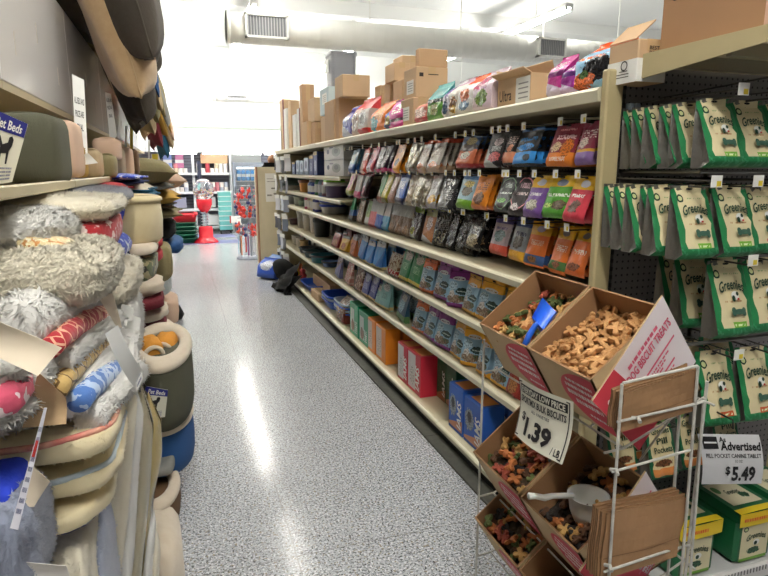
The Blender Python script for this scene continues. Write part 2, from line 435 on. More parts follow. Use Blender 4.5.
# ------------------------------------------------------------------ pouches
HOLE = M('dark_hang_hole', (25, 24, 24), .8)
_PM = {}
def pouch_meshes(kind, w, h, d, mats, seed=0, top=0.0):
    """front faces -Y, z from 0 up to h, back at y=0. kind: 'pillow', 'wedge' (stand-up gusset), 'block' (square-bottomed stand-up bag)"""
    key = (kind, round(w, 3), round(h, 3), round(d, 3), mats[0].name, seed)
    if key in _PM: return _PM[key]
    r = random.Random('%s %s %s' % (kind, seed, mats[0].name)); nu, nv = 8, 11
    VS = .90
    jit = {}
    def J(i, j, a):
        if (i, j) not in jit: jit[i, j] = (r.uniform(-1, 1), r.uniform(-1, 1))
        return jit[i, j][0]*a
    def prof(v):
        if kind == 'pillow':
            return d*(.08+.92*min(1, v/.09)*(1-.93*max(0, (v-.22)/.70) if v < .92 else .07))
        if kind == 'wedge': return d*max(.03, (1-min(1, v/.93))**.85*(1 if v > .05 else .55+9*v))
        return d*(1.0 if v < .55 else max(.05, 1-((v-.55)/.40)**1.3))*(1 if v > .04 else .8+5*v)
    def e(u):
        p = {'pillow': 5.5, 'wedge': 9, 'block': 8}[kind]; q = {'pillow': .5, 'wedge': .35, 'block': .45}[kind]
        return max(0, 1-abs(2*u-1)**p)**q
    def wid(v): return w*(1-.03*math.sin(math.pi*v)) if kind == 'pillow' else w*(1-.03*v)
    def front(v0, v1):
        def fn(u, v):
            vv = v0+(v1-v0)*v; i, j = round(u*nu), round(vv*40)
            ed = 1 if 0 < u < 1 else .2
            t = prof(vv)
            if kind == 'pillow': y = -t*(.5+.5*e(u))+t*.5*0
            else: y = -t*(.9+.1*e(u)) if 0 < u < 1 else -t*.9
            return ((u-.5)*wid(vv)+J(i, j+100, .0025*ed*w/.15), y+J(i, j, .0045*ed), vv*h)
        return fn
    def back(v0, v1):
        def fn(u, v):
            vv = v0+(v1-v0)*v; t = prof(vv)
            y = (-t*.5+t*.5*e(u)) if kind == 'pillow' else -.001
            return ((u-.5)*wid(vv), y, vv*h)
        return fn
    out = []
    for nm, v0, v1, n in (('pouch_body', 0.0, VS, nv), ('header_seal', VS, 1.0, 2)):
        b = MB(); f, k = front(v0, v1), back(v0, v1)
        def uvfix(start):
            for q in range(start, len(b.uv)):
                if b.uv[q]: b.uv[q] = [(uu, v0+(v1-v0)*vv) for uu, vv in b.uv[q]]
        b.grid(f, nu, n, 0); uvfix(0)
        m2 = 1 if len(mats) > 1 else 0
        s0 = len(b.uv); b.grid(k, nu, n, m2, True); uvfix(s0)
        for u in (0, 1):
            s0 = len(b.uv)
            b.grid(lambda a, v, u=u: tuple(Vector(f(u, v)).lerp(Vector(k(u, v)), a)+Vector(((-.012 if u == 0 else .012)*-math.sin(math.pi*a)*(1 if kind != 'pillow' else 0), 0, 0))), 2, n, m2, u == 1)
            for q in range(s0, len(b.uv)):
                if b.uv[q]: b.uv[q] = [(u*.98+.01, v0+(v1-v0)*vv) for uu, vv in b.uv[q]]
        if v0 == 0:
            s0 = len(b.uv); b.grid(lambda u, a: tuple(Vector(k(u, 0)).lerp(Vector(f(u, 0)), a)), nu, 1, m2); uvfix(s0)
        else:
            s0 = len(b.uv); b.grid(lambda u, a: tuple(Vector(f(u, 1)).lerp(Vector(k(u, 1)), a)), nu, 1, 0); uvfix(s0)
            if kind != 'block':
                z = h*.955; y = f(.5, .5)[1]-.0035
                b.add([(w*.09*math.cos(a*math.pi/5), y, z+w*.026*math.sin(a*math.pi/5)) for a in range(10)], [tuple(range(10))[::-1]], len(mats))
        out.append((nm, b.mesh(nm, list(mats)+[HOLE], True)))
    _PM[key] = out; return out
SILV = M('silver_foil', (168, 168, 165), .3, metal=.55, bump=.5, bscale=30)
DKSIDE = M('dark_foil_side', (40, 38, 40), .35, bump=.4, bscale=30)
def make_pouch(kind, w, h, d, mats, label, cat='treat pouch', name='treat_pouch', loc=(0, 0, 0), rot=(0, 0, 0), group=None, seed=0, hang=False):
    t = thing(name, label, cat, loc, rot, group)
    for nm, me in pouch_meshes(kind, w, h, d, mats, seed): obj(nm, me, t, (0, 0, -h*.97) if hang else None)
    return t
# --- artwork on the bags (colour names are what the photograph shows)
W_ = (235, 235, 232); BK = (28, 26, 28); 
BAG = {}
def bag(key, words, base, ops, side=None, **k):
    BAG[key] = (words, bagmat('bag_'+key, base, ops, **k), side)
T = lambda u0, v0, u1, v1, c, rows=3, d=26: ('text', u0, v0, u1, v1, c, rows, d)
bag('tealblue', 'teal and blue', (70, 130, 160), [('band', .0, .35, (40, 90, 160)), ('blob', .5, .6, .3, .2, (190, 215, 220))])
bag('redwhite', 'red and white', (200, 60, 50), [('slant', .75, -.9, (225, 205, 198)), T(.3, .5, .9, .8, W_)])
bag('pinkred', 'pink and red', (205, 70, 90), [('slant', .8, -1.0, (225, 215, 225)), ('blob', .4, .3, .3, .2, (150, 70, 140))])
bag('blackpink', 'black and magenta', (45, 30, 45), [('slant', .9, -1.3, (215, 205, 215)), ('band', 0, .1, (210, 40, 110)), T(.2, .3, .8, .6, (220, 210, 220))])
bag('orangepurple', 'orange and purple', (225, 150, 35), [('slant', .55, -1.1, (190, 90, 140)), ('blob', .55, .35, .25, .13, (90, 60, 30)), T(.3, .7, .85, .85, (90, 60, 60), 2)])
bag('silver', 'clear and silver', (150, 145, 130), [('spots', .1, .1, .9, .6, (120, 105, 60), 12), T(.2, .65, .8, .85, (90, 90, 95))], rough=.2, bump=.8, metal=.4)
bag('whiteorange', 'white and orange', (212, 205, 195), [('band', .88, 1.1, (215, 85, 45)), ('blob', .55, .2, .3, .1, (205, 105, 45)), ('slant', .05, .15, (190, 160, 130)), T(.25, .5, .8, .8, (150, 120, 100))], rough=.25, bump=.6)
bag('bluepeach', 'blue and peach', (215, 120, 85), [('band', .55, 1.1, (55, 90, 140)), ('blob', .5, .62, .5, .14, (70, 50, 40)), ('blob', .55, .82, .3, .12, (200, 180, 120)), ('blob', .5, .35, .25, .12, (235, 225, 210)), ('band', 0, .1, (190, 60, 60))])
bag('blackred', 'black and red', (42, 38, 40), [('slant', .6, -.75, (170, 175, 170)), ('blob', .62, .28, .3, .14, (215, 100, 100)), ('blob', .6, .72, .25, .12, (215, 195, 195)), T(.3, .45, .85, .6, W_)])
bag('blackpeach', 'black and peach', (38, 35, 36), [('band', .05, .36, (225, 145, 110)), T(.15, .62, .9, .85, (225, 200, 190), 2, 12), ('blob', .5, .48, .22, .12, (225, 145, 110))])
bag('blackblue', 'black and bright blue', (40, 40, 44), [('band', .06, .36, (60, 150, 225)), ('blob', .5, .5, .34, .1, (60, 150, 225)), T(.18, .66, .85, .82, (70, 160, 235), 1, 14), ('oval', .72, .2, .14, .09, (40, 50, 60)), ('band', .93, 1.1, (50, 110, 180))])
bag('maroonorange', 'maroon and orange', (135, 40, 60), [('band', 0, .30, (225, 130, 45)), ('blob', .72, .42, .2, .22, (220, 120, 40)), ('blob', .3, .44, .2, .12, (220, 190, 150)), T(.2, .62, .9, .8, (235, 200, 200), 1, 10), T(.2, .84, .8, .92, (220, 150, 150), 1, 20), T(.2, .1, .8, .2, W_, 2)])
bag('maroonpurple', 'maroon and lilac', (140, 45, 70), [('band', 0, .27, (140, 110, 170)), ('band', .27, .34, (215, 160, 60)), ('blob', .35, .5, .22, .14, (225, 205, 190)), T(.2, .6, .9, .82, (235, 205, 205), 2, 10)])
bag('pinkyellow', 'pink and yellow', (190, 150, 120), [('blob', .5, .6, .3, .3, (200, 70, 130)), ('band', 0, .2, (150, 160, 60))])
bag('silverpink', 'silver and pink', (170, 160, 160), [('band', 0, .25, (205, 80, 120)), ('band', .9, 1.1, (190, 60, 70))], bump=.6)
bag('redblack', 'red topped black', (55, 35, 38), [('band', .85, 1.1, (190, 60, 70)), ('blob', .5, .3, .3, .2, (160, 60, 70))])
bag('greenwhite', 'green and white', (70, 140, 70), [('slant', .5, -.4, (190, 185, 165)), ('band', 0, .2, (150, 90, 70))])
bag('yellowgreen', 'yellow green', (175, 165, 60), [('blob', .5, .5, .3, .3, (205, 195, 120)), ('band', 0, .15, (120, 110, 40))])
bag('brownpink', 'brown and pink', (165, 130, 115), [('blob', .5, .4, .3, .3, (200, 160, 150)), ('band', .85, 1.1, (130, 80, 80))])
bag('bluewhite', 'blue and white', (80, 110, 180), [('slant', .75, -.8, (190, 200, 220)), ('band', 0, .2, (35, 40, 70)), T(.2, .5, .8, .75, W_)])
bag('tanclear', 'tan and clear', (175, 160, 135), [('spots', .1, .1, .9, .7, (120, 95, 60), 9)], rough=.2, bump=.8)
bag('silveryellow', 'silver and yellow', (175, 172, 168), [('blob', .6, .25, .35, .14, (215, 165, 45)), T(.2, .55, .8, .8, (110, 100, 95))], rough=.22, bump=.8)
bag('blacksilver', 'black and silver', (60, 60, 62), [('slant', .8, -.9, (160, 160, 158)), T(.3, .3, .9, .6, (190, 190, 190)), ('band', 0, .08, (40, 40, 40))], rough=.22, bump=.8)
bag('bluegreen', 'light blue and lime', (150, 185, 200), [('band', 0, .25, (120, 175, 50)), ('blob', .5, .5, .3, .15, (110, 100, 80)), ('band', .85, 1.1, (70, 120, 170)), ('blob', .5, .72, .3, .1, (230, 210, 120))])
bag('orangefan', 'orange and brown', (215, 130, 35), [('blob', .5, .3, .28, .18, (110, 65, 30)), ('band', 0, .1, (210, 120, 60)), T(.2, .55, .8, .8, (120, 60, 30), 2, 14)])
bag('blackgreen', 'black with green ring', (42, 48, 46), [('ring', .5, .5, .46, .44, (130, 170, 130), .14), ('blob', .45, .3, .22, .07, (110, 180, 80)), T(.2, .48, .85, .56, (225, 235, 225), 1, 12), T(.3, .66, .7, .8, (180, 195, 185), 2, 12)])
bag('blackpink2', 'black with pink ring', (48, 40, 42), [('ring', .5, .55, .45, .40, (225, 140, 150), .16), ('blob', .4, .2, .18, .09, (235, 225, 225)), T(.25, .5, .8, .62, (230, 210, 210), 1, 12), T(.3, .68, .75, .82, (220, 180, 190), 2, 12)])
bag('yellowpurple', 'purple bottomed yellow', (115, 80, 150), [('band', .70, 1.1, (228, 180, 40)), ('oval', .55, .83, .2, .08, (190, 190, 200)), ('blob', .5, .28, .3, .13, (190, 185, 165)), T(.2, .5, .8, .62, W_, 1, 12)])
bag('yellowgreen2', 'green bottomed yellow', (90, 170, 60), [('band', .74, 1.1, (228, 185, 40)), ('oval', .5, .84, .2, .08, (120, 130, 150)), ('blob', .62, .3, .26, .12, (110, 90, 65)), T(.15, .5, .9, .62, (235, 245, 230), 1, 10), ('blob', .25, .28, .16, .06, (190, 220, 120))])
bag('yellowred', 'red bottomed yellow', (205, 65, 80), [('band', .70, 1.1, (228, 180, 40)), ('oval', .55, .83, .2, .08, (190, 190, 200)), ('blob', .5, .32, .25, .14, (110, 80, 65)), T(.2, .52, .8, .64, W_, 1, 12)])
bag('greenblue', 'green and blue', (40, 130, 80), [('band', .25, .5, (50, 100, 180)), ('band', 0, .25, (60, 60, 60))])
bag('browntan', 'brown and tan', (120, 95, 75), [('spots', .1, .1, .9, .8, (190, 160, 130), 7)])
bag('greenclear', 'lime and clear', (150, 185, 120), [('band', 0, .35, (190, 195, 190)), ('blob', .5, .65, .3, .2, (110, 160, 60))])
bag('silverpink3', 'silver topped pink', (215, 110, 120), [('band', .55, 1.1, (170, 172, 168))], bump=.8)
bag('silverblue', 'silver topped blue', (70, 110, 200), [('band', .5, 1.1, (172, 174, 172))], bump=.8)
bag('silvercyan', 'silver topped cyan', (70, 165, 210), [('band', .5, 1.1, (170, 172, 170))], bump=.8)
bag('silverbrown', 'silver topped brown', (120, 95, 70), [('band', .58, 1.1, (165, 167, 163)), ('blob', .5, .2, .3, .14, (160, 120, 80))], bump=.8)
bag('greenblacksilver', 'lime topped dark', (60, 52, 48), [('band', .78, 1.1, (140, 175, 50)), ('slant', .75, -.9, (180, 180, 165)), ('blob', .35, .25, .2, .12, (170, 170, 60))], rough=.22, bump=.8)
bag('orangesilver', 'orange and silver', (190, 125, 75), [('band', .8, 1.1, (160, 160, 90)), ('slant', .28, -.2, (190, 190, 185)), ('blob', .5, .6, .25, .2, (220, 190, 160))], rough=.22, bump=.8)
bag('blackclear', 'black and clear', (46, 44, 42), [('spots', .1, .05, .8, .45, (125, 120, 95), 8), T(.3, .5, .9, .8, (110, 108, 105))], rough=.18, bump=.9)
bag('black', 'glossy black', (34, 33, 34), [T(.2, .5, .8, .7, (80, 78, 76)), ('spots', .15, .1, .8, .35, (70, 62, 50), 8)], rough=.16, bump=.9)
bag('blackcream', 'black with cream picture', (36, 35, 36), [('blob', .5, .24, .36, .18, (165, 150, 110)), T(.15, .56, .9, .70, (185, 180, 175), 1, 9), T(.25, .76, .75, .88, (120, 118, 115), 2)], rough=.2, bump=.5)
bag('purplewhitered', 'purple and red', (175, 160, 165), [('band', .82, 1.1, (80, 70, 130)), ('band', 0, .26, (200, 80, 60)), ('blob', .5, .5, .3, .16, (120, 150, 150)), T(.2, .66, .85, .78, (100, 85, 130), 1)], bump=.6)
bag('bluegold', 'blue and gold', (150, 155, 160), [('band', .82, 1.1, (70, 90, 140)), ('band', 0, .24, (215, 160, 50)), ('blob', .5, .45, .3, .16, (110, 100, 90)), T(.2, .6, .85, .75, (60, 60, 90), 1)], bump=.6)
bag('yorangeblue', 'yellow topped orange and blue', (225, 115, 45), [('band', .70, 1.1, (228, 170, 45)), ('oval', .5, .84, .2, .07, (160, 150, 170)), ('band', .05, .26, (60, 90, 140)), ('blob', .5, .16, .2, .07, (150, 110, 70)), T(.2, .48, .85, .6, (235, 200, 160), 2, 12)])
bag('yorangegreen', 'yellow topped orange and green', (225, 115, 45), [('band', .72, 1.1, (228, 170, 45)), ('oval', .5, .84, .2, .07, (130, 120, 120)), ('band', .08, .26, (70, 110, 60)), ('blob', .55, .18, .22, .07, (150, 90, 60)), T(.2, .46, .85, .6, (245, 215, 190), 2, 10)])
bag('yorangebrown', 'yellow topped orange and brown', (225, 115, 50), [('band', .72, 1.1, (228, 175, 45)), ('oval', .5, .84, .2, .07, (130, 120, 120)), ('blob', .5, .17, .34, .08, (140, 80, 50)), T(.2, .44, .85, .6, (245, 220, 200), 1, 10)])
def nature(key, words, c):
    d = tuple(int(x*.72) for x in c)
    bag(key, words, (132, 166, 188), [('band', .72, 1.1, c), ('band', .90, .92, d), ('band', .0, .13, c), ('oval', .48, .74, .30, .055, (205, 205, 205)), T(.26, .72, .72, .765, d, 1, 16), ('blob', .25, .55, .22, .12, (170, 195, 208)), ('blob', .68, .44, .30, .085, (34, 62, 58)), T(.46, .42, .9, .46, (190, 205, 195), 1, 20), ('blob', .42, .24, .42, .10, (150, 132, 112)), ('blob', .22, .34, .13, .10, (205, 198, 190)), ('blob', .75, .27, .18, .07, (70, 90, 60)), ('spots', .1, .13, .9, .30, (110, 84, 62), 16)], bump=.5)
nature('orangenature', 'orange landscape print', (215, 105, 50)); nature('purplenature', 'purple landscape print', (135, 55, 130)); nature('yellownature', 'yellow landscape print', (228, 165, 50))
bag('redbag', 'red and brown', (150, 55, 50), [('blob', .5, .3, .35, .2, (190, 130, 80)), ('band', .85, 1.1, (60, 45, 45))])
bag('yellowbag', 'yellow and orange', (215, 165, 50), [('blob', .5, .35, .3, .2, (200, 110, 50)), ('band', .8, 1.1, (110, 105, 80))])
bag('orangebrown', 'orange and brown', (185, 105, 60), [('spots', .1, .1, .9, .6, (110, 60, 40), 8), ('band', .75, 1.1, (140, 140, 135))])
bag('bluewedge', 'sky blue', (75, 150, 215), [('band', .80, 1.1, (190, 195, 195)), ('band', 0, .14, (200, 185, 120)), ('slant', -.2, .9, (50, 115, 190)), ('band', 0, .1, (205, 190, 130))])
bag('greenwedge', 'deep green', (35, 120, 65), [('band', .06, .17, (205, 180, 70)), ('blob', .55, .84, .34, .16, (170, 165, 140)), T(.25, .4, .8, .62, (150, 195, 150))])
bag('redbones', 'clear red bottomed', (175, 160, 140), [('spots', 0, .3, 1, 1, (110, 75, 50), 9), ('band', 0, .28, (150, 45, 45)), ('spots', 0, 0, 1, .28, (205, 190, 180), 7)], rough=.2)
bag('claybag', 'grey and purple clear', (140, 135, 150), [('spots', 0, 0, 1, .8, (110, 85, 75), 7), ('slant', .3, .5, (120, 120, 160))], rough=.2, bump=.7)
bag('pinkclear', 'clear pink', (190, 130, 120), [('spots', 0, 0, 1, .9, (215, 185, 170), 7)], rough=.2, bump=.7)
bag('brownbones', 'clear brown', (110, 72, 55), [('spots', 0, 0, 1, .9, (180, 150, 125), 7)], rough=.2, bump=.7)
bag('navywedge', 'navy blue', (52, 62, 130), [('band', .04, .15, (200, 170, 110)), ('blob', .5, .8, .35, .16, (150, 160, 190)), T(.2, .35, .8, .6, (160, 170, 210))])
bag('aquawedge', 'pale aqua', (125, 175, 175), [('band', .02, .14, (205, 180, 120)), ('blob', .5, .8, .35, .14, (205, 210, 205)), T(.25, .4, .75, .6, (80, 120, 120))])
bag('tealnavy', 'teal and navy', (40, 75, 100), [('blob', .4, .55, .3, .25, (130, 170, 190)), ('band', 0, .25, (90, 130, 80)), ('blob', .5, .82, .3, .12, (170, 165, 150))])
# ---------------------------------------------------- rows of hanging pouches
RW = {'top': (1.735, 'top peg row'), 'middle': (1.535, 'second peg row'), 'low': (1.33, 'third peg row')}
def hang_row(row, cols, hgt, Xf=1.46):
    z, rw = RW[row]
    for ci, (pl, pr, key, n) in enumerate(reversed(cols)):
        words, mat, side = BAG[key]
        zc = z-.12
        ya, yb = YOF(pr, Xf, zc), YOF(pl, Xf, zc)
        yc = (ya+yb)/2; w = min(max(yb-ya, .10), .20)*(.9 if pr < 470 else 1.0); h = hgt*R.uniform(.95, 1.04)*(1.22 if pr < 470 and row != 'low' else 1.0)
        hook(yc, z, True)
        src = None
        for k in range(n):
            lab = '%s pouch, %s, %s hook from post%s' % (words, rw, nth(ci), '' if n == 1 else (', front' if k == 0 else ', %s back' % nth(k)))
            loc = (Xf+.035*k+.005, yc+R.uniform(-.004, .004), z-.014); rot = (-.24+R.uniform(-.06, .06)-.01*k, R.uniform(-.03, .03), -math.pi/2+R.uniform(-.06, .06))
            if src is None: src = make_pouch('pillow', w, h, .026, [mat], lab, loc=loc, rot=rot, group='pouches hanging on the %s of the gondola' % rw, hang=True, seed=ci % 3)
            else: copy_thing(src, lab, None, loc, rot)
hang_row('top', [(354, 360, 'tealblue', 2), (363, 373, 'redwhite', 2), (373, 381, 'pinkred', 2), (381, 388, 'blackpink', 2), (388, 394, 'blackpink', 3), (395, 411, 'orangepurple', 3),
    (411, 418, 'silver', 2), (417, 425, 'silver', 3), (421, 435, 'whiteorange', 2), (434, 450, 'whiteorange', 6), (463, 482, 'bluepeach', 3), (491, 508, 'blackred', 3), (509, 521, 'blackpeach', 2),
    (519, 544, 'blackblue', 5), (556, 581, 'maroonorange', 4), (582, 601, 'maroonpurple', 3)], .165)
hang_row('middle', [(350, 358, 'pinkyellow', 2), (358, 365, 'silverpink', 2), (366, 371, 'redblack', 2), (383, 389, 'greenwhite', 3), (389, 395, 'yellowgreen', 3), (395, 402, 'brownpink', 2), (401, 411, 'bluewhite', 3),
    (411, 420, 'tanclear', 2), (419, 428, 'silver', 3), (427, 434, 'silver', 2), (433, 444, 'silveryellow', 3), (444, 461, 'blacksilver', 4), (464, 480, 'bluegreen', 2), (479, 494, 'orangefan', 6), (501, 521, 'blackgreen', 2), (517, 537, 'blackpink2', 2),
    (532, 552, 'yellowpurple', 2), (550, 577, 'yellowgreen2', 4), (574, 597, 'yellowred', 3)], .178)
hang_row('low', [(472, 489, 'blackcream', 3), (496, 514, 'purplewhitered', 3), (516, 532, 'bluegold', 3), (533, 552, 'yorangeblue', 4), (558, 576, 'yorangegreen', 3), (577, 597, 'yorangebrown', 3)], .20, 1.52)
for z, pxs in ((1.735, (345, 350, 400, 408, 456, 474, 500)), (1.535, (352, 376, 455, 470, 508)), (1.33, (450, 463, 487))):
    for px in pxs: hook(YOF(px, 1.42, z), z, True)
# ---------------------------------------------------- rows of standing pouches
def stand_row(name, cols, Xf, zb, kind, words_row, depth=.07, cat='treat pouch', anchor='from post'):
    cols = list(reversed(cols))
    for ci, c in enumerate(cols):
        pl, pr, key, n, hh = c[:5]; turn = c[5] if len(c) > 5 else 0
        words, mat, side = BAG[key]
        ya, yb = YOF(pr, Xf, zb+hh/2), YOF(pl, Xf, zb+hh/2)
        yc = (ya+yb)/2; w = min(max(yb-ya, .09), .20)*.97
        src = None
        for k in range(n):
            lab = '%s bag on %s, %s %s%s' % (words, words_row, nth(ci), anchor, '' if n == 1 else (', front' if k == 0 else ', %s back' % nth(k)))
            dd = depth*.8
            loc = (Xf+dd+k*(depth+.012), yc+R.uniform(-.004, .004), zb+.001); rot = (R.uniform(-.05, .02), R.uniform(-.04, .04), -math.pi/2+turn+R.uniform(-.1, .1))
            if src is None: src = make_pouch(kind, w, hh, dd, [mat], lab, cat, name, loc, rot, '%ss on %s' % (name.replace('_', ' '), words_row), seed=ci % 3)
            else: copy_thing(src, lab, None, loc, rot)
stand_row('treat_bag', [(345, 354, 'greenblue', 2, .21), (354, 362, 'browntan', 2, .21), (362, 367, 'greenclear', 2, .21), (366, 374, 'silverpink3', 2, .235), (373, 380, 'silverblue', 2, .235), (379, 387, 'silvercyan', 2, .235),
    (386, 393, 'silverbrown', 2, .24), (393, 400, 'silverbrown', 2, .24), (400, 408, 'silverbrown', 2, .24), (404, 420, 'greenblacksilver', 2, .235), (419, 432, 'orangesilver', 2, .22), (430, 446, 'blackclear', 2, .22),
    (443, 453, 'black', 3, .215), (452, 462, 'black', 3, .22), (460, 470, 'black', 3, .215)], 1.47, 1.081, 'wedge', 'wide middle shelf')
stand_row('treat_bag', [(328, 338, 'redbag', 2, .16), (337, 346, 'yellowbag', 2, .15), (345, 356, 'orangebrown', 2, .19), (355, 363, 'bluewedge', 2, .21), (363, 370, 'bluewedge', 2, .19), (369, 383, 'bluewedge', 3, .21),
    (383, 398, 'redbones', 2, .17), (395, 408, 'greenwedge', 2, .215), (405, 419, 'greenwedge', 2, .215), (418, 429, 'orangenature', 3, .21), (431, 446, 'purplenature', 3, .22), (447, 459, 'purplenature', 3, .22, .5), (460, 474, 'yellownature', 3, .21),
    (474, 493, 'yellownature', 3, .22), (496, 510, 'yellownature', 2, .21)], 1.40, .791, 'wedge', 'second standing shelf')
stand_row('treat_bag', [(330, 341, 'claybag', 1, .21), (340, 351, 'pinkclear', 1, .21), (350, 361, 'brownbones', 1, .2), (359, 367, 'navywedge', 2, .19), (366, 374, 'navywedge', 2, .21), (371, 378, 'aquawedge', 1, .16), (377, 387, 'aquawedge', 2, .21),
    (394, 404, 'tealnavy', 2, .2), (411, 421, 'orangenature', 2, .21), (421, 432, 'purplenature', 2, .22), (433, 447, 'purplenature', 2, .22), (448, 461, 'yellownature', 2, .22), (460, 471, 'yellownature', 2, .22, .6), (474, 486, 'yellownature', 2, .22), (489, 504, 'yellownature', 2, .22), (504, 516, 'redbag', 2, .19)],
    1.40, .501, 'wedge', 'lowest raised shelf')
# ---------------------------------------------------- biscuit boxes on the deck
def upright_box(name, label, cat, lo, hi, mats, group=None, txt=None, rot=0.0, face=None):
    """front is the -X face"""
    t = thing(name, label, cat, (lo[0], lo[1], lo[2]), (0, 0, rot), group)
    sx, sy, sz = hi[0]-lo[0], hi[1]-lo[1], hi[2]-lo[2]
    MB().box((0, 0, 0), (sx, sy, sz), 0, .003).build('carton', mats[0], t)
    f = MB(); f.grid(lambda u, v: (-.0008, sy*(1-u)*.96+sy*.02, sz*(.02+.96*v)), 1, 1)
    f.build('front_print', mats[1], t)
    if len(mats) > 2:
        p = MB(); p.grid(lambda u, v: (sx*(.15+.7*u), sy*(.12+.7*v), sz+.0008), 1, 1); p.build('top_label', mats[2], t)
    if txt:
        p = MB(); put_text(p, txt, lambda u, v: (-.0022, sy*(1-(.62+.30*(1-v))), sz*(.12+.6*u)), (0, 0, 1, 1), 0, .02, .2)
        p.build('brand_lettering', WHITE, t)
    return t
def cart(key, c, ops): return (M('carton_'+key, c, .4), bagmat('print_'+key, c, ops, bump=0))
OLAB = M('orange_label', (225, 150, 90), .5)
DK = {'green': cart('green', (25, 150, 100), [('rect', .1, .1, .55, .85, (190, 205, 195)), ('blob', .35, .3, .2, .2, (150, 110, 90)), T(.6, .1, .9, .5, W_)]),
      'orange': cart('orange', (235, 140, 40), [('rect', .0, .08, .6, .95, (205, 190, 175)), ('blob', .35, .45, .2, .25, (225, 205, 190))]),
      'red': cart('red', (205, 45, 65), [('rect', .0, .06, .62, .97, (205, 200, 200)), ('blob', .35, .4, .18, .25, (215, 210, 205))]),
      'blue': cart('blue', (45, 95, 185), [('blob', .3, .55, .26, .24, (150, 160, 165)), ('blob', .3, .6, .12, .12, (60, 60, 65)), ('slant', .12, .2, (190, 130, 100)), ('band', 0, .06, (30, 70, 150))]),
      'dkgreen': cart('dkgreen', (30, 90, 55), [('blob', .4, .5, .3, .3, (60, 110, 75)), ('slant', .1, .2, (170, 110, 70))])}
for pl, pr, dep, ht, key, txt, lab in ((350, 358, .12, .29, 'green', None, 'green biscuit carton on the base deck, farther of the front green pair'), (359, 368, .12, .28, 'green', None, 'green biscuit carton on the base deck, nearer of the front green pair'),
        (368, 375, .12, .275, 'orange', None, 'orange biscuit carton on the base deck, farther of the front orange pair'), (376, 385.5, .12, .275, 'orange', None, 'orange biscuit carton on the base deck, nearer of the front orange pair'),
        (398, 407.5, .12, .27, 'red', 'IAMS', 'red biscuit carton on the base deck, farther of the front red pair'), (408, 420.5, .12, .275, 'red', 'IAMS', 'red biscuit carton on the base deck, nearer of the front red pair'),
        (449, 462.5, .13, .27, 'blue', 'IAMS', 'blue biscuit carton with white lettering, farther of the front blue pair'), (464, 482, .13, .26, 'blue', 'IAMS', 'blue biscuit carton with white lettering, nearer of the front blue pair')):
    X = 1.385; z0 = .096
    ya, yb = YOF(pr, X, z0+ht/2), YOF(pl, X, z0+ht/2)
    m = DK[key]; ms = list(m)+([OLAB] if key in ('blue', 'red', 'orange') else [])
    upright_box('biscuit_carton', lab, 'box', (X, ya, z0), (X+dep, yb, z0+ht), ms, 'dog biscuit cartons on the base deck', txt)
    if key != 'green': upright_box('biscuit_carton', lab.replace('front', 'back').replace('on the base deck', 'behind the others'), 'box', (X+dep+.03, ya+.02, z0), (X+2*dep+.03, yb+.02, z0+ht), ms, 'dog biscuit cartons on the base deck', txt)
for i, (pl, pr) in enumerate(((437, 446), (446, 456))):
    X = 1.50; ya, yb = YOF(pr, X, .22), YOF(pl, X, .22)
    upright_box('biscuit_carton', 'dark green biscuit carton between the red and blue ones, %s of two' % ('farther', 'nearer')[i], 'box', (X, ya+.004, .096), (X+.11, yb, .38), list(DK['dkgreen']), 'dog biscuit cartons on the base deck', 'IAMS')
upright_box('biscuit_carton', 'yellow and white carton lying low behind the wire rack', 'box', (1.40, 2.02, .096), (1.58, 2.2, .2), [M('carton_yellow', (205, 205, 60), .4), bagmat('print_yellow', (205, 205, 60), [('band', .5, 1.1, (200, 200, 195))], bump=0)])
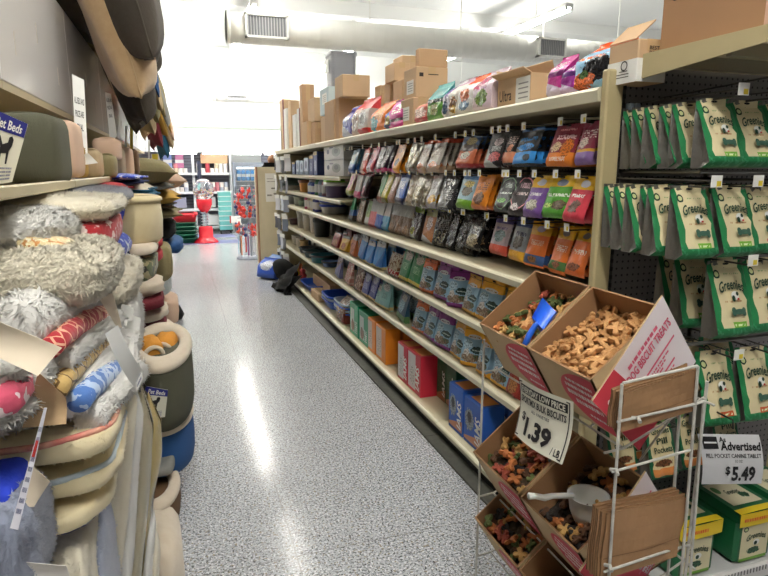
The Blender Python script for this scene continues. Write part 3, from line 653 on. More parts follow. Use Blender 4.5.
# ------------------------------------------------------------------ overstock cartons on the top shelf
KRAFT = M('kraft_cardboard', (206, 174, 138), .75, var=.08, vscale=4)
KRAFT2 = M('darker_kraft_cardboard', (194, 160, 124), .75, var=.10, vscale=4)
KRAFTIN = M('cardboard_inside', (140, 104, 72), .8)
TAPE = M('packing_tape', (205, 175, 135), .25)
WCART = M('white_carton', (222, 222, 218), .6, var=.05)
BLUECART = M('pale_blue_carton', (190, 208, 215), .6, var=.05)
MAROON = M('maroon_edge', (120, 55, 65), .6)
PRINT = M('black_carton_print', (50, 42, 38), .7)
ZT = 1.833
def carton(label, lo, hi, mat=None, open_=False, tape=True, sticker=None, group='overstock cartons on the top shelf', mark=False, name='cardboard_box', edge=None, rz=0.0):
    mat = mat or KRAFT
    lo, hi = Vector(lo), Vector(hi); s = hi-lo
    t = thing(name, label, 'box', (lo.x, lo.y, lo.z), (0, 0, rz), group)
    if open_:
        b = MB(); th = .006
        b.box((0, 0, 0), (s.x, s.y, th)); b.box((0, 0, th), (th, s.y, s.z)); b.box((s.x-th, 0, th), (s.x, s.y, s.z)); b.box((th, 0, th), (s.x-th, th, s.z)); b.box((th, s.y-th, th), (s.x-th, s.y, s.z))
        b.build('carton', mat, t)
        f = s.x*.45
        for nm, pts in (('flap', [(0, 0, s.z), (0, s.y, s.z), (-f*.75, s.y, s.z+f*.35), (-f*.75, 0, s.z+f*.35)]), ('flap', [(s.x, 0, s.z), (s.x, s.y, s.z), (s.x-f*.3, s.y, s.z+f), (s.x-f*.3, 0, s.z+f)]),
                        ('flap', [(0, s.y, s.z), (s.x, s.y, s.z), (s.x, s.y+.02, s.z+f*.8), (0, s.y+.02, s.z+f*.8)])):
            b = MB(); b.add(pts+[(p[0]+.002, p[1]+.003, p[2]+.004) for p in pts], [(0, 1, 2, 3), (7, 6, 5, 4), (0, 4, 5, 1), (1, 5, 6, 2), (2, 6, 7, 3), (3, 7, 4, 0)]); b.build(nm, mat, t)
    else:
        MB().box((0, 0, 0), s, 0, .004).build('carton', mat, t)
        MB().box((s.x/2-.0015, 0.004, s.z-.001), (s.x/2+.0015, s.y-.004, s.z+.0006)).build('lid_seam', KRAFTIN, t)
        if tape:
            b = MB(); b.box((s.x*.5-.025, -.0008, s.z*.72), (s.x*.5+.025, .001, s.z+.001)); b.box((s.x*.5-.025, 0, s.z), (s.x*.5+.025, s.y, s.z+.001)); b.build('tape_strip', TAPE, t)
    if sticker:
        y0, y1, z0, z1 = sticker
        b = MB(); b.box((-.0015, s.y*y0, s.z*z0), (.001, s.y*y1, s.z*z1), 0)
        for k in range(4): b.box((-.002, s.y*(y0+.1*(y1-y0)), s.z*(z0+(z1-z0)*(.2+.18*k))), (-.0014, s.y*(y0+.8*(y1-y0)), s.z*(z0+(z1-z0)*(.25+.18*k))), 1)
        b.build('shipping_label', [WHITE, M('label_grey', (150, 150, 150), .7)], t)
    if edge: MB().box((-.001, -.001, 0), (.012, s.y*.12, s.z)).build('coloured_edge', edge, t)
    if mark:
        b = MB()
        def fn(u, v): return (s.x*(.10+.8*u), -.0012, s.z*(.1+.8*v))
        b.add([fn(.0, .72), fn(.16, .72), fn(.16, .88), fn(.0, .88)], [(0, 1, 2, 3)]); b.add([fn(.35, .80), fn(.75, .80), fn(.75, .84), fn(.35, .84)], [(0, 1, 2, 3)])
        b.build('printed_mark', PRINT, t)
    return t
def px_carton(label, l, m, r, top, base=None, X=1.45, z0=ZT, mindep=.12, **k):
    """l..m is the face towards the aisle, m..r the end towards us; top/base are picture rows at the near corner"""
    zb = z0 if base is None else None
    yn = min(YOF(m, X, z0+.1), 8.98)
    zt = AY(m, top, yn).z; yf = min(YOF(l, X, z0+.1), 9.06)
    dep = max(mindep, AY(r, top, yn).x-X)
    if base is not None: z0 = AY(m, base, yn).z
    return carton(label, (X, yn, z0), (X+min(dep, .9), max(yf, yn+.06), zt), **k)
oc = [  # far to near
    (274.5, 276.5, 279, 121, WCART, None), (277.5, 279.5, 282, 112, WCART, MAROON), (281, 284, 290, 99, KRAFT, MAROON), (284.5, 287, 289, 108, WCART, None), (289, 291.5, 297, 100, KRAFT, None), (293, 296, 299, 114, WCART, None),
    (297.5, 300, 303, 108, WCART, MAROON)]
for i, (l, m, r, tp, mt, ed) in enumerate(oc):
    px_carton('%s carton far along the top shelf, %s from the far end' % ('tan' if mt is KRAFT else 'white', nth(i)), l, m, r, tp, mat=mt, edge=ed, tape=False)
px_carton('tall tan carton standing above the others far along the top shelf', 300.5, 303, 314, 84, mat=KRAFT2)
px_carton('low tan carton in front of the tall one far along the top shelf', 302, 307, 315, 121, X=1.40, mindep=.05, mat=KRAFT)
px_carton('tan carton stacked on another beside the tall carton', 308.5, 315, 320, 97, 121, mat=KRAFT)
px_carton('tan carton under the stacked one beside the tall carton', 309, 315, 321, 122, mat=KRAFT2)
px_carton('pale blue and white carton stacked over tan cartons', 320.5, 329, 333, 86, 113, mat=BLUECART, tape=False, sticker=(.2, .7, .4, .8))
px_carton('tan carton holding up the pale blue carton', 321, 332, 335, 114, mat=KRAFT)
px_carton('tan carton with a torn top beside the bags on the top shelf', 325, 334, 340, 99, X=1.43, mat=KRAFT2)
px_carton('large plain tan carton standing behind the blue bag', 334, 339, 368, 97, X=1.45, mat=KRAFT2, tape=False)
px_carton('tan carton lying on the large plain carton with its flaps creased', 335.5, 343, 370, 74, 96, X=1.44, mat=KRAFT)
# grey plastic tote
carton('tan carton under the grey tote on the top shelf', (1.6, YOF(330, 1.6, 2.1)+.05, ZT), (2.0, YOF(330, 1.6, 2.1)+.45, 2.299), KRAFT)
yt = YOF(330, 1.6, 2.1); zt0 = ZT+.001
t = thing('storage_tote', 'grey plastic tote standing up behind the pale blue carton', 'tote', (1.80, yt+.25, 2.30))
GREYP = M('grey_plastic', (150, 152, 158), .4)
MB().lathe([(.13, 0), (.15, .50), (.16, .50), (.16, .53), (.15, .53), (.14, .1), (.10, .08)], 0, 24, 1, 1.1, power=5).build('tub', GREYP, t)
MB().box((-.168, -.06, .32), (-.160, .07, .46)).build('sticker', WHITE, t)
px_carton('small tan carton behind the orange bag, leftmost of the low pair', 375, 380, 386, 85, X=1.75, mat=KRAFT2)
px_carton('small tan carton behind the orange bag, second of the low pair', 384, 390, 395, 82, X=1.72, mat=KRAFT)
px_carton('tan carton of the middle stack, lower one with a dark stamp', 393, 402, 410, 79, X=1.68, mat=KRAFT2)
px_carton('tan carton of the middle stack, upper left one', 385, 394, 410, 62, 80.5, X=1.68, mat=KRAFT, z0=2.0)
px_carton('tan carton of the middle stack, upper one at the back', 393, 402, 425, 55, 78, X=1.75, mat=KRAFT, z0=2.05)
px_carton('small tan carton with a white label under the big marked carton', 401, 413, 425, 97, X=1.43, mat=KRAFT, sticker=(.3, .9, .2, .7))
px_carton('big tan carton with a black printed mark, above the small labelled one', 404, 416, 448, 66, 97, X=1.46, mat=KRAFT, mark=True, sticker=(.2, .75, .15, .6), z0=2.0)
px_carton('flat tan carton standing on the big marked carton', 417, 419, 448, 48, 66, X=1.5, mat=KRAFT2, z0=2.2, tape=False)
tu = px_carton('opened tan carton with a white label before the magenta and purple bags', 498, 531, 545, 72, X=1.46, mat=KRAFT, open_=True, sticker=(.02, .42, .05, .92))
b = MB(); yn = YOF(531, 1.46, ZT+.1); yf = YOF(498, 1.46, ZT+.1)
put_text(b, 'Ultra', lambda u, v: (-.0012, (yf-yn)*(.93-.38*u), .03+.05*v), (0, 0, 1, 1), 0, .01); b.build('lettering', PRINT, tu)
ts = px_carton('opened tan and white carton on the corner above the end post', 609, 638.5, 668, 38, X=1.42, mat=KRAFT, tape=True)
yn = YOF(638.5, 1.42, ZT+.1); yf = YOF(609, 1.42, ZT+.1); zz = AY(638.5, 38, yn).z-ZT; dx = AY(668, 38, yn).x-1.42
b = MB(); b.box((-.0012, 0, 0), (.001, yf-yn, zz*.55)); b.box((0, -.0012, 0), (dx, .001, zz*.55)); wl = b.build('white_label', WHITE, ts)
b = MB(); put_text(b, 'BEST', lambda u, v: (dx*(.38+.34*u), -.002, zz*(.76+.09*v)), (0, 0, 1, 1), 0, .02); put_text(b, 'DEC 1', lambda u, v: (dx*(.38+.38*u), -.002, zz*(.64+.09*v)), (0, 0, 1, 1), 0, .02)
ring = [(-.0022, (yf-yn)*.42+.016*math.cos(a*.314), zz*.42+.016*math.sin(a*.314)) for a in range(20)]; ri = [(-.0022, (yf-yn)*.42+.012*math.cos(a*.314), zz*.42+.012*math.sin(a*.314)) for a in range(20)]
b.add(ring+ri, [(i, (i+1) % 20, 20+(i+1) % 20, 20+i) for i in range(20)])
for k in range(3): b.add([(-.0022, (yf-yn)*(.25 if k else .3), zz*(.28-.07*k)), (-.0022, (yf-yn)*(.75 if k else .58), zz*(.28-.07*k)), (-.0022, (yf-yn)*(.75 if k else .58), zz*(.30-.07*k)), (-.0022, (yf-yn)*(.25 if k else .3), zz*(.30-.07*k))], [(0, 1, 2, 3)])
b.build('carton_print', PRINT, ts)
fl = MB(); fl.add([(0, 0.01, zz), (0, yf-yn, zz), (.07, (yf-yn), zz+.06), (.07, .01, zz+.06), (0, 0.01, zz+.004), (0, yf-yn, zz+.004), (.07, (yf-yn), zz+.065), (.07, .01, zz+.065)], [(0, 1, 2, 3), (7, 6, 5, 4), (0, 4, 5, 1), (1, 5, 6, 2), (2, 6, 7, 3), (3, 7, 4, 0)])
fl.build('flap', KRAFT2, ts)
# ------------------------------------------------------------------ big bags on the top shelf
def topbag(key, words, base, ops, l, r, top, X=1.42, kind='block', dep=.11, lean=-.06, turn=0.0, hmul=1, **kw):
    bag(key, words, base, ops, rough=.25, bump=.7)
    yn, yf = YOF(r, X, ZT+.15), YOF(l, X, ZT+.15); yc = (yn+yf)/2
    hh = AY((l+r)/2, top, yc).z-ZT
    make_pouch(kind, min(yf-yn, .45), max(hh, .1), dep, [BAG[key][1]], words, 'pet food bag', 'food_bag', (X+dep, yc, ZT+.001), (lean*.35, 0, -math.pi/2+turn), 'pet food bags on the top shelf')
topbag('t1', 'blue and white bag beside the large plain carton on the top shelf', (60, 60, 160), [('slant', .45, -.4, (200, 200, 215)), ('blob', .5, .65, .3, .15, (200, 200, 225))], 341, 351, 106)
topbag('t2', 'white and red bag behind the blue one on the top shelf', (205, 180, 170), [('band', .72, 1.1, (205, 70, 70)), ('blob', .5, .35, .3, .25, (120, 80, 70))], 350, 358, 99, lean=-.2)
topbag('t3', 'red topped silver bag leaning on the top shelf', (190, 180, 175), [('band', .66, 1.1, (215, 70, 75)), ('band', 0, .14, (200, 50, 50)), ('blob', .55, .4, .3, .2, (80, 60, 55))], 356, 366, 97, lean=-.22)
topbag('t4', 'slim cream bag between the red and orange bags', (215, 208, 190), [('band', 0, .2, (180, 170, 140))], 365, 370, 105, X=1.5)
topbag('t5', 'orange bag with teal bottom on the top shelf', (235, 130, 55), [('blob', .3, .25, .25, .25, (60, 150, 165)), ('blob', .6, .55, .3, .2, (245, 170, 90))], 369, 384, 101, lean=-.15)
topbag('t6', 'blue and gold bag next to the magenta bag', (75, 110, 190), [('blob', .5, .3, .35, .2, (190, 160, 80)), ('band', 0, .14, (60, 60, 120))], 383, 391, 104, lean=-.2)
topbag('t7', 'magenta bag with white print on the top shelf', (205, 40, 140), [T(.25, .5, .85, .82, W_, 2, 10), ('band', .22, .32, (90, 30, 70))], 388, 402, 99, dep=.06, lean=-.03)
topbag('t8', 'salmon and brown bag in front of the marked carton', (205, 110, 90), [('blob', .5, .35, .35, .2, (240, 200, 180)), ('band', .75, 1.1, (80, 70, 90)), ('band', 0, .15, (190, 60, 70))], 413, 427, 97, lean=-.2)
topbag('t9', 'teal and green tall bag in front of the marked carton', (70, 150, 150), [('band', 0, .5, (95, 150, 60)), ('band', .46, .56, (40, 60, 50)), ('band', .86, 1.1, (90, 170, 165)), ('blob', .5, .28, .25, .14, (190, 200, 120))], 426, 442, 83, dep=.08, lean=-.04)
topbag('t10', 'white and purple slim bag beside the teal bag', (215, 212, 220), [('blob', .5, .7, .35, .2, (120, 90, 170)), ('blob', .5, .25, .3, .2, (60, 90, 120))], 441, 449, 80, lean=-.15)
topbag('t11', 'white bag with a brown picture on the top shelf', (225, 220, 212), [('blob', .5, .3, .35, .2, (130, 90, 60)), ('band', .8, 1.1, (190, 150, 170)), ('blob', .6, .15, .25, .1, (215, 170, 60))], 447, 457, 77, lean=-.18)
topbag('t12', 'orange topped white bag on the top shelf', (225, 222, 220), [('band', .76, 1.1, (232, 95, 45)), ('blob', .5, .45, .3, .18, (225, 130, 90)), ('blob', .5, .2, .3, .12, (140, 170, 200))], 456, 472, 74, lean=-.12)
topbag('t13', 'pink and white bag with a green leaf on the top shelf', (225, 205, 215), [('blob', .55, .3, .3, .2, (120, 150, 70)), ('blob', .3, .7, .3, .2, (205, 90, 120)), T(.3, .5, .8, .65, (170, 90, 120))], 471, 490, 68, lean=-.1)
topbag('t14', 'pale pink slim bag beside the opened tan carton with white label', (228, 170, 190), [('blob', .5, .4, .3, .3, (240, 220, 225))], 488, 497, 70, X=1.5, lean=-.1)
topbag('t15', 'magenta and silver bag, left of the purple pair on the top shelf', (190, 60, 140), [('slant', .35, -.2, (220, 205, 225)), ('band', .45, .6, (110, 40, 100)), T(.2, .65, .8, .85, W_)], 546, 562, 55, lean=-.2, dep=.07)
topbag('t16', 'purple and magenta bag, right of the purple pair on the top shelf', (160, 55, 150), [('slant', .3, -.2, (205, 180, 215)), ('band', .45, .6, (90, 40, 110)), T(.2, .65, .8, .85, W_)], 560, 576, 58, lean=-.22, dep=.07)
topbag('t17', 'large orange and blue bag with a black panel by the end post', (150, 195, 225), [('band', .80, 1.1, (238, 95, 40)), ('blob', .72, .36, .42, .26, (35, 35, 38)), ('blob', .3, .17, .36, .16, (225, 110, 55)), ('blob', .35, .3, .12, .08, (90, 120, 70)), T(.15, .58, .9, .7, (215, 110, 60), 1, 9)], 572, 609, 38, dep=.12, lean=-.12)
# ------------------------------------------------------------------ far sections of the gondola: dishes, bottles, boxes
def put_box(name, lab, cat, l, r, z0, ht, X, dep, mats, grp=None, txt=None):
    ya, yb = YOF(r, X, z0+ht/2), YOF(l, X, z0+ht/2)
    return upright_box(name, lab, cat, (X, ya, z0+.001), (X+dep, yb, z0+ht), mats, grp, txt)
fish = (M('white_print_carton', (205, 208, 212), .45), bagmat('print_fountain', (212, 212, 212), [('oval', .65, .5, .22, .3, (150, 155, 150)), ('oval', .65, .55, .12, .16, (90, 95, 95)), ('oval', .22, .55, .07, .16, (40, 60, 90)), ('rect', .3, .75, .5, .85, (120, 120, 140))], bump=0))
for k in range(2):
    yn, yf = 5.3, 5.95
    upright_box('fountain_carton', 'white carton with an oval picture on the far top shelf, %s of two' % ('lower', 'upper')[k], 'box', (1.45, 5.45, 1.492+k*.155), (1.75, 6.25, 1.645+k*.155), list(fish), 'white picture cartons')
NAVY = (M('navy_carton', (40, 55, 105), .4), bagmat('print_navy', (45, 60, 115), [('blob', .5, .4, .3, .25, (150, 170, 200)), ('band', .85, 1.1, (180, 150, 60))], bump=0))
PALEB = (M('pale_carton', (175, 190, 210), .4), bagmat('print_pale', (180, 195, 215), [('blob', .5, .6, .3, .25, (90, 110, 150)), ('band', 0, .2, (110, 130, 160))], bump=0))
for i, (l, r, ht, mt, nm) in enumerate(((304, 308, .2, PALEB, 'pale blue'), (309, 313, .22, NAVY, 'navy'), (300, 303, .17, PALEB, 'pale blue'), (296, 299, .18, PALEB, 'pale blue'), (292, 295, .16, NAVY, 'navy'), (313.5, 317, .26, NAVY, 'navy'))):
    put_box('small_carton', '%s small carton on the far upper shelf, number %s in line' % (nm, 'one two three four five six'.split()[i]), 'box', l, r, 1.492, ht, 1.42, .1, list(mt), 'small cartons far up the gondola')
def plas(c): return M('plastic_%d_%d_%d' % c, c, .35)
def dish(lab, px, z0, r, ht, c, c2=None, X=1.52, lid=None, grp='dishes and tubs on the far shelves', name='pet_dish', cat='dish'):
    t = thing(name, lab, cat, (X, YOF(px, X, z0+ht/2), z0+.001), group=grp)
    MB().lathe([(r*.8, 0), (r*.86, .004), (r*.96, ht*.9), (r*1.05, ht*.93), (r*1.05, ht), (r*.93, ht), (r*.8, ht*.2), (.001, ht*.15)], 0, 28, caps=True).build('bowl', plas(c), t, True)
    if c2: MB().lathe([(r*1.0, ht*.78), (r*1.07, ht*.78), (r*1.09, ht*1.02), (r*1.0, ht*1.02)], 0, 28, caps=False).build('rim', plas(c2), t, True)
    if lid: MB().lathe([(r*1.08, ht), (r*1.08, ht*1.15), (r*.9, ht*1.22), (r*.2, ht*1.24)], 0, 28).build('lid', plas(lid), t, True)
    return t
def bottle(lab, px, z0, r, ht, c, cap, X=1.47, name='bottle'):
    t = thing(name, lab, 'bottle', (X, YOF(px, X, z0+ht/2), z0+.001), group='bottles on the far shelves')
    MB().lathe([(r*.95, 0), (r, .01), (r, ht*.7), (r*.6, ht*.82), (r*.4, ht*.86)], 0, 16).build('bottle_body', plas(c), t, True)
    MB().lathe([(r*.5, ht*.86), (r*.5, ht), (r*.4, ht)], 0, 14).build('cap', plas(cap), t, True)
    MB().lathe([(r*1.01, ht*.15), (r*1.01, ht*.6)], 0, 16, caps=False).build('label_band', plas((220, 220, 222)), t, True)
    return t
z2 = 1.272
t = thing('litter_dome', 'dark green domed litter house on the far shelf', 'litter box', (1.6, YOF(296, 1.6, z2+.1), z2), group='dishes and tubs on the far shelves')
MB().lathe([(.22, 0), (.23, .05), (.22, .06)], 0, 24, caps=True).build('tray', plas((190, 190, 185)), t, True)
MB().lathe([(.22, .06), (.2, .13), (.13, .18), (.02, .2)], 0, 24).build('dome', plas((70, 90, 85)), t, True)
dish('orange and brown tub on the far shelf beside the domed litter house', 306, z2, .09, .15, (215, 150, 70), (120, 70, 50))
for i, (px, c, cp, ht) in enumerate(((311, (110, 140, 200), (230, 230, 235), .16), (314, (60, 80, 170), (230, 230, 230), .16), (318, (90, 150, 120), (90, 160, 60), .2), (321.5, (150, 170, 190), (110, 180, 70), .2), (325.5, (190, 140, 150), (110, 180, 70), .2))):
    bottle('slim bottle beside the green lidded bucket, %s from the orange tub' % nth(i), px, z2, .04, ht, c, cp)
dish('white and purple bucket with a lime green lid on the far shelf', 337, z2, .13, .15, (95, 80, 120), (225, 228, 222), lid=(120, 190, 50), name='lidded_bucket', cat='bucket')
z3 = 1.081
for i, (px, r, c) in enumerate(((295, .12, (120, 125, 130)), (301, .1, (150, 155, 150)), (303.5, .07, (130, 160, 150)))):
    dish('grey pet bowl on the wide middle shelf at its far end, %s along' % nth(i), px, z3, r, .12 if i < 2 else .07, c)
for i, (px, c) in enumerate(((308, (190, 90, 130)), (311, (215, 195, 175)), (314, (220, 210, 190)), (316.5, (70, 80, 150)), (318.5, (60, 70, 160)))):
    bottle('bottle on the wide middle shelf before the blue rimmed tubs, %s along' % nth(i), px, z3, .045, .18, c, (225, 225, 225))
for k in range(3):
    dish('blue rimmed white tub, %s of the stack of three' % ('bottom', 'middle', 'top')[k], 334, z3+k*.045, .15, .10, (200, 202, 205), (40, 75, 185), X=1.57, name='feeding_tub', cat='tub')
z4 = .791
for i, (px, c, r, ht) in enumerate(((303, (165, 160, 150), .08, .2), (309, (190, 185, 170), .08, .2), (314.5, (215, 205, 200), .06, .2), (322, (45, 45, 45), .1, .18), (296, (90, 60, 65), .1, .07))):
    dish('%s canister on the shelf below the wide middle shelf, %s along' % (('grey', 'cream', 'white', 'black', 'dark red low')[i], nth(i)), px, z4, r, ht, c, lid=c, name='canister', cat='canister')
z5 = .501
for i, (px, c, r, ht) in enumerate(((296, (205, 205, 200), .06, .13), (300, (215, 210, 205), .06, .13), (304, (200, 170, 130), .06, .12), (309, (50, 60, 70), .13, .07), (316, (40, 70, 80), .15, .08), (324, (30, 110, 125), .16, .09), (331, (100, 130, 190), .1, .06))):
    dish('%s on the lowest raised shelf at its far end, %s along' % (('white jar', 'white jar', 'tan jar', 'dark dish', 'dark teal dish', 'teal dish', 'blue dish')[i], nth(i)), px, z5, r, ht, c, (60, 60, 65) if i > 3 else None)
# the crowded far shelves: more small goods in rows behind and between
r5 = random.Random(21); FC = [((60, 62, 66), 'black'), ((150, 150, 150), 'grey'), ((205, 205, 200), 'white'), ((90, 70, 60), 'brown'), ((70, 90, 110), 'slate'), ((120, 60, 65), 'dark red')]
for z, nm, hh in ((1.492, 'far upper shelf', .17), (1.272, 'far second shelf', .14), (1.081, 'far end of the wide middle shelf', .15), (.791, 'far end of the second standing shelf', .16), (.501, 'far end of the lowest raised shelf', .15)):
    n = 0
    for col in range(9):
        y = 5.62+.375*col; x = 1.66+r5.uniform(-.02, .02)
        c, cn = FC[r5.randrange(6)]; h = hh*r5.uniform(.75, 1.1)
        upright_box('small_carton', '%s carton in the back line, %s, %s along' % (cn, nm, nth(col)), 'box', (x, y, z), (x+.15, y+r5.uniform(.16, .3), z+h), [M('goods_'+cn, c, .5), bagmat('goods_print_'+cn.replace(' ', ''), c, [('blob', .5, .55, .3, .22, tuple(min(255, q+70) for q in c)), ('band', 0, .15, tuple(int(q*.7) for q in c))], bump=0)], 'small cartons far up the gondola')
# base deck: litter pans
BLUEP = plas((40, 90, 200)); LINER = plas((190, 195, 200))
def litter_pan(lab, px, X, z, L, Wd, ht, m, grp, rim=None):
    t = thing('litter_pan', lab, 'litter pan', (X+Wd/2, YOF(px, X, z+ht/2), z), group=grp)
    MB().lathe([(.40, 0), (.42, .005), (.48, ht-.012), (.52, ht-.012), (.52, ht), (.47, ht), (.41, .02), (.02, .012)], 0, 32, Wd, L, power=5).build('pan', m, t, True)
    MB().lathe([(.525, ht-.01), (.53, ht-.004), (.525, ht+.002)], 0, 32, Wd, L, caps=False, power=5).build('rim', rim or m, t, True)
for k in range(4): litter_pan('blue litter pan, %s of the nested stack beside the bone bag' % ('lowest', 'second', 'third', 'top')[k], 338, 1.39, .097+k*.028, .44, .36, .10, BLUEP if k % 2 == 0 else M('pale_blue_rim', (175, 190, 215), .4), 'blue litter pans')
for k in range(3): litter_pan('blue litter pan, %s of the nested stack farther from the bone bag' % ('lowest', 'middle', 'top')[k], 325, 1.39, .097+k*.028, .42, .36, .09, BLUEP if k % 2 == 0 else M('pale_blue_rim', (175, 190, 215), .4), 'blue litter pans')
litter_pan('shallow blue tray with a pale inside far along the base deck', 304, 1.38, .097, .6, .34, .07, BLUEP, 'blue litter pans')
carton('low tan carton on the base deck in front of the blue pans', (1.37, YOF(318, 1.37, .13), .096), (1.5, YOF(311, 1.37, .13), .19), group='tan cartons on the base deck')
carton('long tan carton on the base deck behind the low one', (1.55, YOF(330, 1.55, .15), .096), (1.75, YOF(313, 1.55, .15), .24), group='tan cartons on the base deck')
bag('bonebag', 'clear', (150, 120, 105), [('spots', 0, 0, 1, .9, (215, 195, 180), 8), ('slant', .15, .3, (120, 60, 50))], rough=.15, bump=.9)
make_pouch('block', .26, .24, .12, [BAG['bonebag'][1]], 'clear bag of bones on the base deck beside the green cartons', 'pet food bag', 'bone_bag', (1.50, YOF(343, 1.42, .2), .097), (0, 0, -math.pi/2))
# leaning black scoops and hanging packs at the far end
BLKP = M('dull_black_plastic', (12, 12, 13), .75, spec=.15)
yl = YOF(292, 1.3, .3)
t = thing('litter_hood', 'black plastic hood leaning against the far base deck', 'litter hood', (1.27, yl+.5, .22), (0.2, -.6, .3))
MB().lathe([(.19, -.1), (.18, 0), (.14, .08), (.07, .12), (.01, .13)], 0, 24, .7, 1.2).build('hood', BLKP, t, True)
t = thing('floor_bag', 'black folded carrier with loose straps slumped on the floor by the base deck', 'carrier', (1.20, yl-.05, 0.01), (0, 0, .25)); t.scale = (.8, .62, 1.25)
b = MB(); b.grid(lambda u, v: (-.12+.30*u+.03*math.sin(9*v), -.3+.75*v, .02+.30*u*(1-.5*v)+.02*math.sin(14*u+6*v)), 8, 12); b.grid(lambda u, v: (-.10+.30*u+.03*math.sin(9*v), -.3+.75*v, .30*u*(1-.5*v)*.6), 8, 12, 0, True)
b.build('panel', BLKP, t, True)
b = MB()
for k in range(5): b.tube([(-.1+.04*k, -.3+.1*k, .05), (-.14+.03*k, -.34+.12*k, .02), (-.16+.05*k, -.42+.13*k, .008), (-.05+.04*k, -.45+.14*k, .006)], .007, 0, 5)
b.build('strap', BLKP, t)
for i, (px, c, z) in enumerate(((296, (225, 190, 50), .16), (303, (190, 60, 70), .13), (300, (200, 110, 60), .2))):
    t = thing('squeaky_toy', '%s toy lying on the base deck behind the black carrier' % ('yellow', 'red', 'orange')[i], 'toy', (1.44+.05*i, YOF(px, 1.44+.05*i, z), .10), (0, 0, .5), 'toys on the base deck')
    MB().lathe([(.02, 0), (.05, .02), (.055, .05), (.03, .08), (.045, .11), (.02, .14)], 0, 14).build('body', plas(c), t, True); MB().lathe([(.012, .14), (.01, .17)], 0, 8).build('knob', plas((60, 60, 60)), t, True)
rr = random.Random(3)
HC = [(200, 205, 215), (150, 155, 170), (90, 90, 100), (215, 215, 220), (60, 60, 65), (120, 130, 150)]
for i in range(26):
    z = [1.78, 1.5, 1.2, .95, .7, .42][i % 6]-rr.uniform(0, .05); y = 9.10+.03*(i % 3); x = 1.345+rr.uniform(-.03, .01); y = 8.95-.24*(i//6)+rr.uniform(-.08, .08)
    c = HC[rr.randrange(6)]
    t = thing('leash_pack', 'small %s hanging pack on the far end of the gondola, column %s, level %s' % ('pale' if c[0] > 140 else 'dark', 'one two three four five'.split()[i//6], 'one two three four five six'.split()[i % 6]), 'hanging pack', (x, y, z), (0, 0, -1.2+rr.uniform(-.5, .5)), 'packs hanging on the gondola end')
    b = MB(); b.grid(lambda u, v: ((u-.5)*.09, .01*math.sin(3*v), -.22+.17*v), 3, 5); b.grid(lambda u, v: ((u-.5)*.09, .012+.01*math.sin(3*v), -.22+.17*v), 3, 5, 0, True); b.build('strap_loop', plas(c), t, True)
    MB().box((-.045, -.002, -.05), (.045, .012, .0)).build('header_card', WHITE, t)
# ------------------------------------------------------------------ end cap fixture
POST = M('tan_upright', (186, 172, 132), .42, var=.06)
SLOT = M('slot_black', (25, 24, 22), .8)
YP = 1.755
e = thing('endcap_shelving', 'tan end display with grey pegboard facing the camera at the end of the gondola', 'shelving', (0, 0, 0))
MB().box((1.468, YP, .1), (2.42, YP+.012, 1.90)).build('pegboard', PEGE, e)
p = MB().box((1.385, YP-.02, 0), (1.455, YP+.014, 1.885), 0, .006).build('upright', POST, e)
b = MB()
for k in range(58): b.box((1.4595, YP-.018, .14+k*.03), (1.4665, YP-.012, .155+k*.03))
sl = MB().box((1.455, YP-.012, .0), (1.47, YP+.012, 1.885)).build('slotted_strip', M('strip_steel', (60, 58, 55), .5, metal=.4), e)
b.build('slots', SLOT, sl)
MB().box((2.40, YP-.02, 0), (2.44, YP+.014, 1.885), 0, .006).build('upright', POST, e)
# top shelf with side bracket
ts_ = MB().box((1.445, 1.215, 1.897), (2.42, YP-.01, 1.914)).build('top_shelf', POST, e)
MB().add([(1.44, 1.205, 1.915), (1.44, YP-.015, 1.918), (1.44, YP-.015, 1.835), (1.44, 1.205, 1.872), (1.448, 1.205, 1.915), (1.448, YP-.015, 1.918), (1.448, YP-.015, 1.835), (1.448, 1.205, 1.872)],
         [(0, 1, 2, 3), (7, 6, 5, 4), (0, 4, 5, 1), (1, 5, 6, 2), (2, 6, 7, 3), (3, 7, 4, 0)]).build('side_bracket', POST, ts_)
MB().box((1.448, 1.195, 1.868), (2.42, 1.212, 1.912), 0, .004).build('price_rail', M('white_rail', (225, 222, 222), .4), ts_)
for yy in (1.32, 1.52): MB().box((1.46, yy, 1.86), (2.42, yy+.02, 1.897)).build('stiffener', TAND, ts_)
bs = MB().box((1.39, 1.37, .11), (2.42, YP-.01, .152), 0, .004).build('base_shelf', M('white_shelf', (205, 205, 205), .4), e)
MB().box((1.39, 1.352, .10), (2.42, 1.37, .156), 0, .004).build('price_rail', M('white_rail', (225, 222, 222), .4), bs)
b = MB()
for k in range(70): b.box((1.40+k*.0147, 1.350, .135), (1.404+k*.0147, 1.353, .152))
b.build('rail_notches', GRILL, bs)
MB().box((1.39, 1.40, 0), (2.42, YP, .10)).build('kick_plate', KICK, e)
# rows: z of the hook, bags hang from there
WIRE = M('chrome_wire', (120, 118, 115), .35, metal=.7)
def cross_bar(z, y, x0=1.47, x1=2.42):
    MB().tube([(x0, y, z), (x1, y, z)], .006, 0, 6).build('cross_bar', WIRE, e)
    for x in (x0+.012, x1-.02): MB().tube([(x, y, z), (x, YP, z)], .006, 0, 6).build('bar_arm', WIRE, e)
def cap_hook(x, z, yt=1.285, tagw=True):
    h = MB(); h.tube([(x, YP, z), (x, yt+.02, z), (x, yt, z+.012)], .003, 0, 6); h.tube([(x, YP, z+.022), (x, yt, z+.018)], .0022, 0, 5)
    o = h.build('peg_hook', STEEL, e)
    if tagw:
        c = MB(); c.box((x-.02, yt-.002, z), (x+.02, yt, z+.034), 0); c.box((x+.0, yt-.0026, z+.003), (x+.016, yt-.002, z+.018), 1); c.build('price_tag', [WHITE, YEL], o)
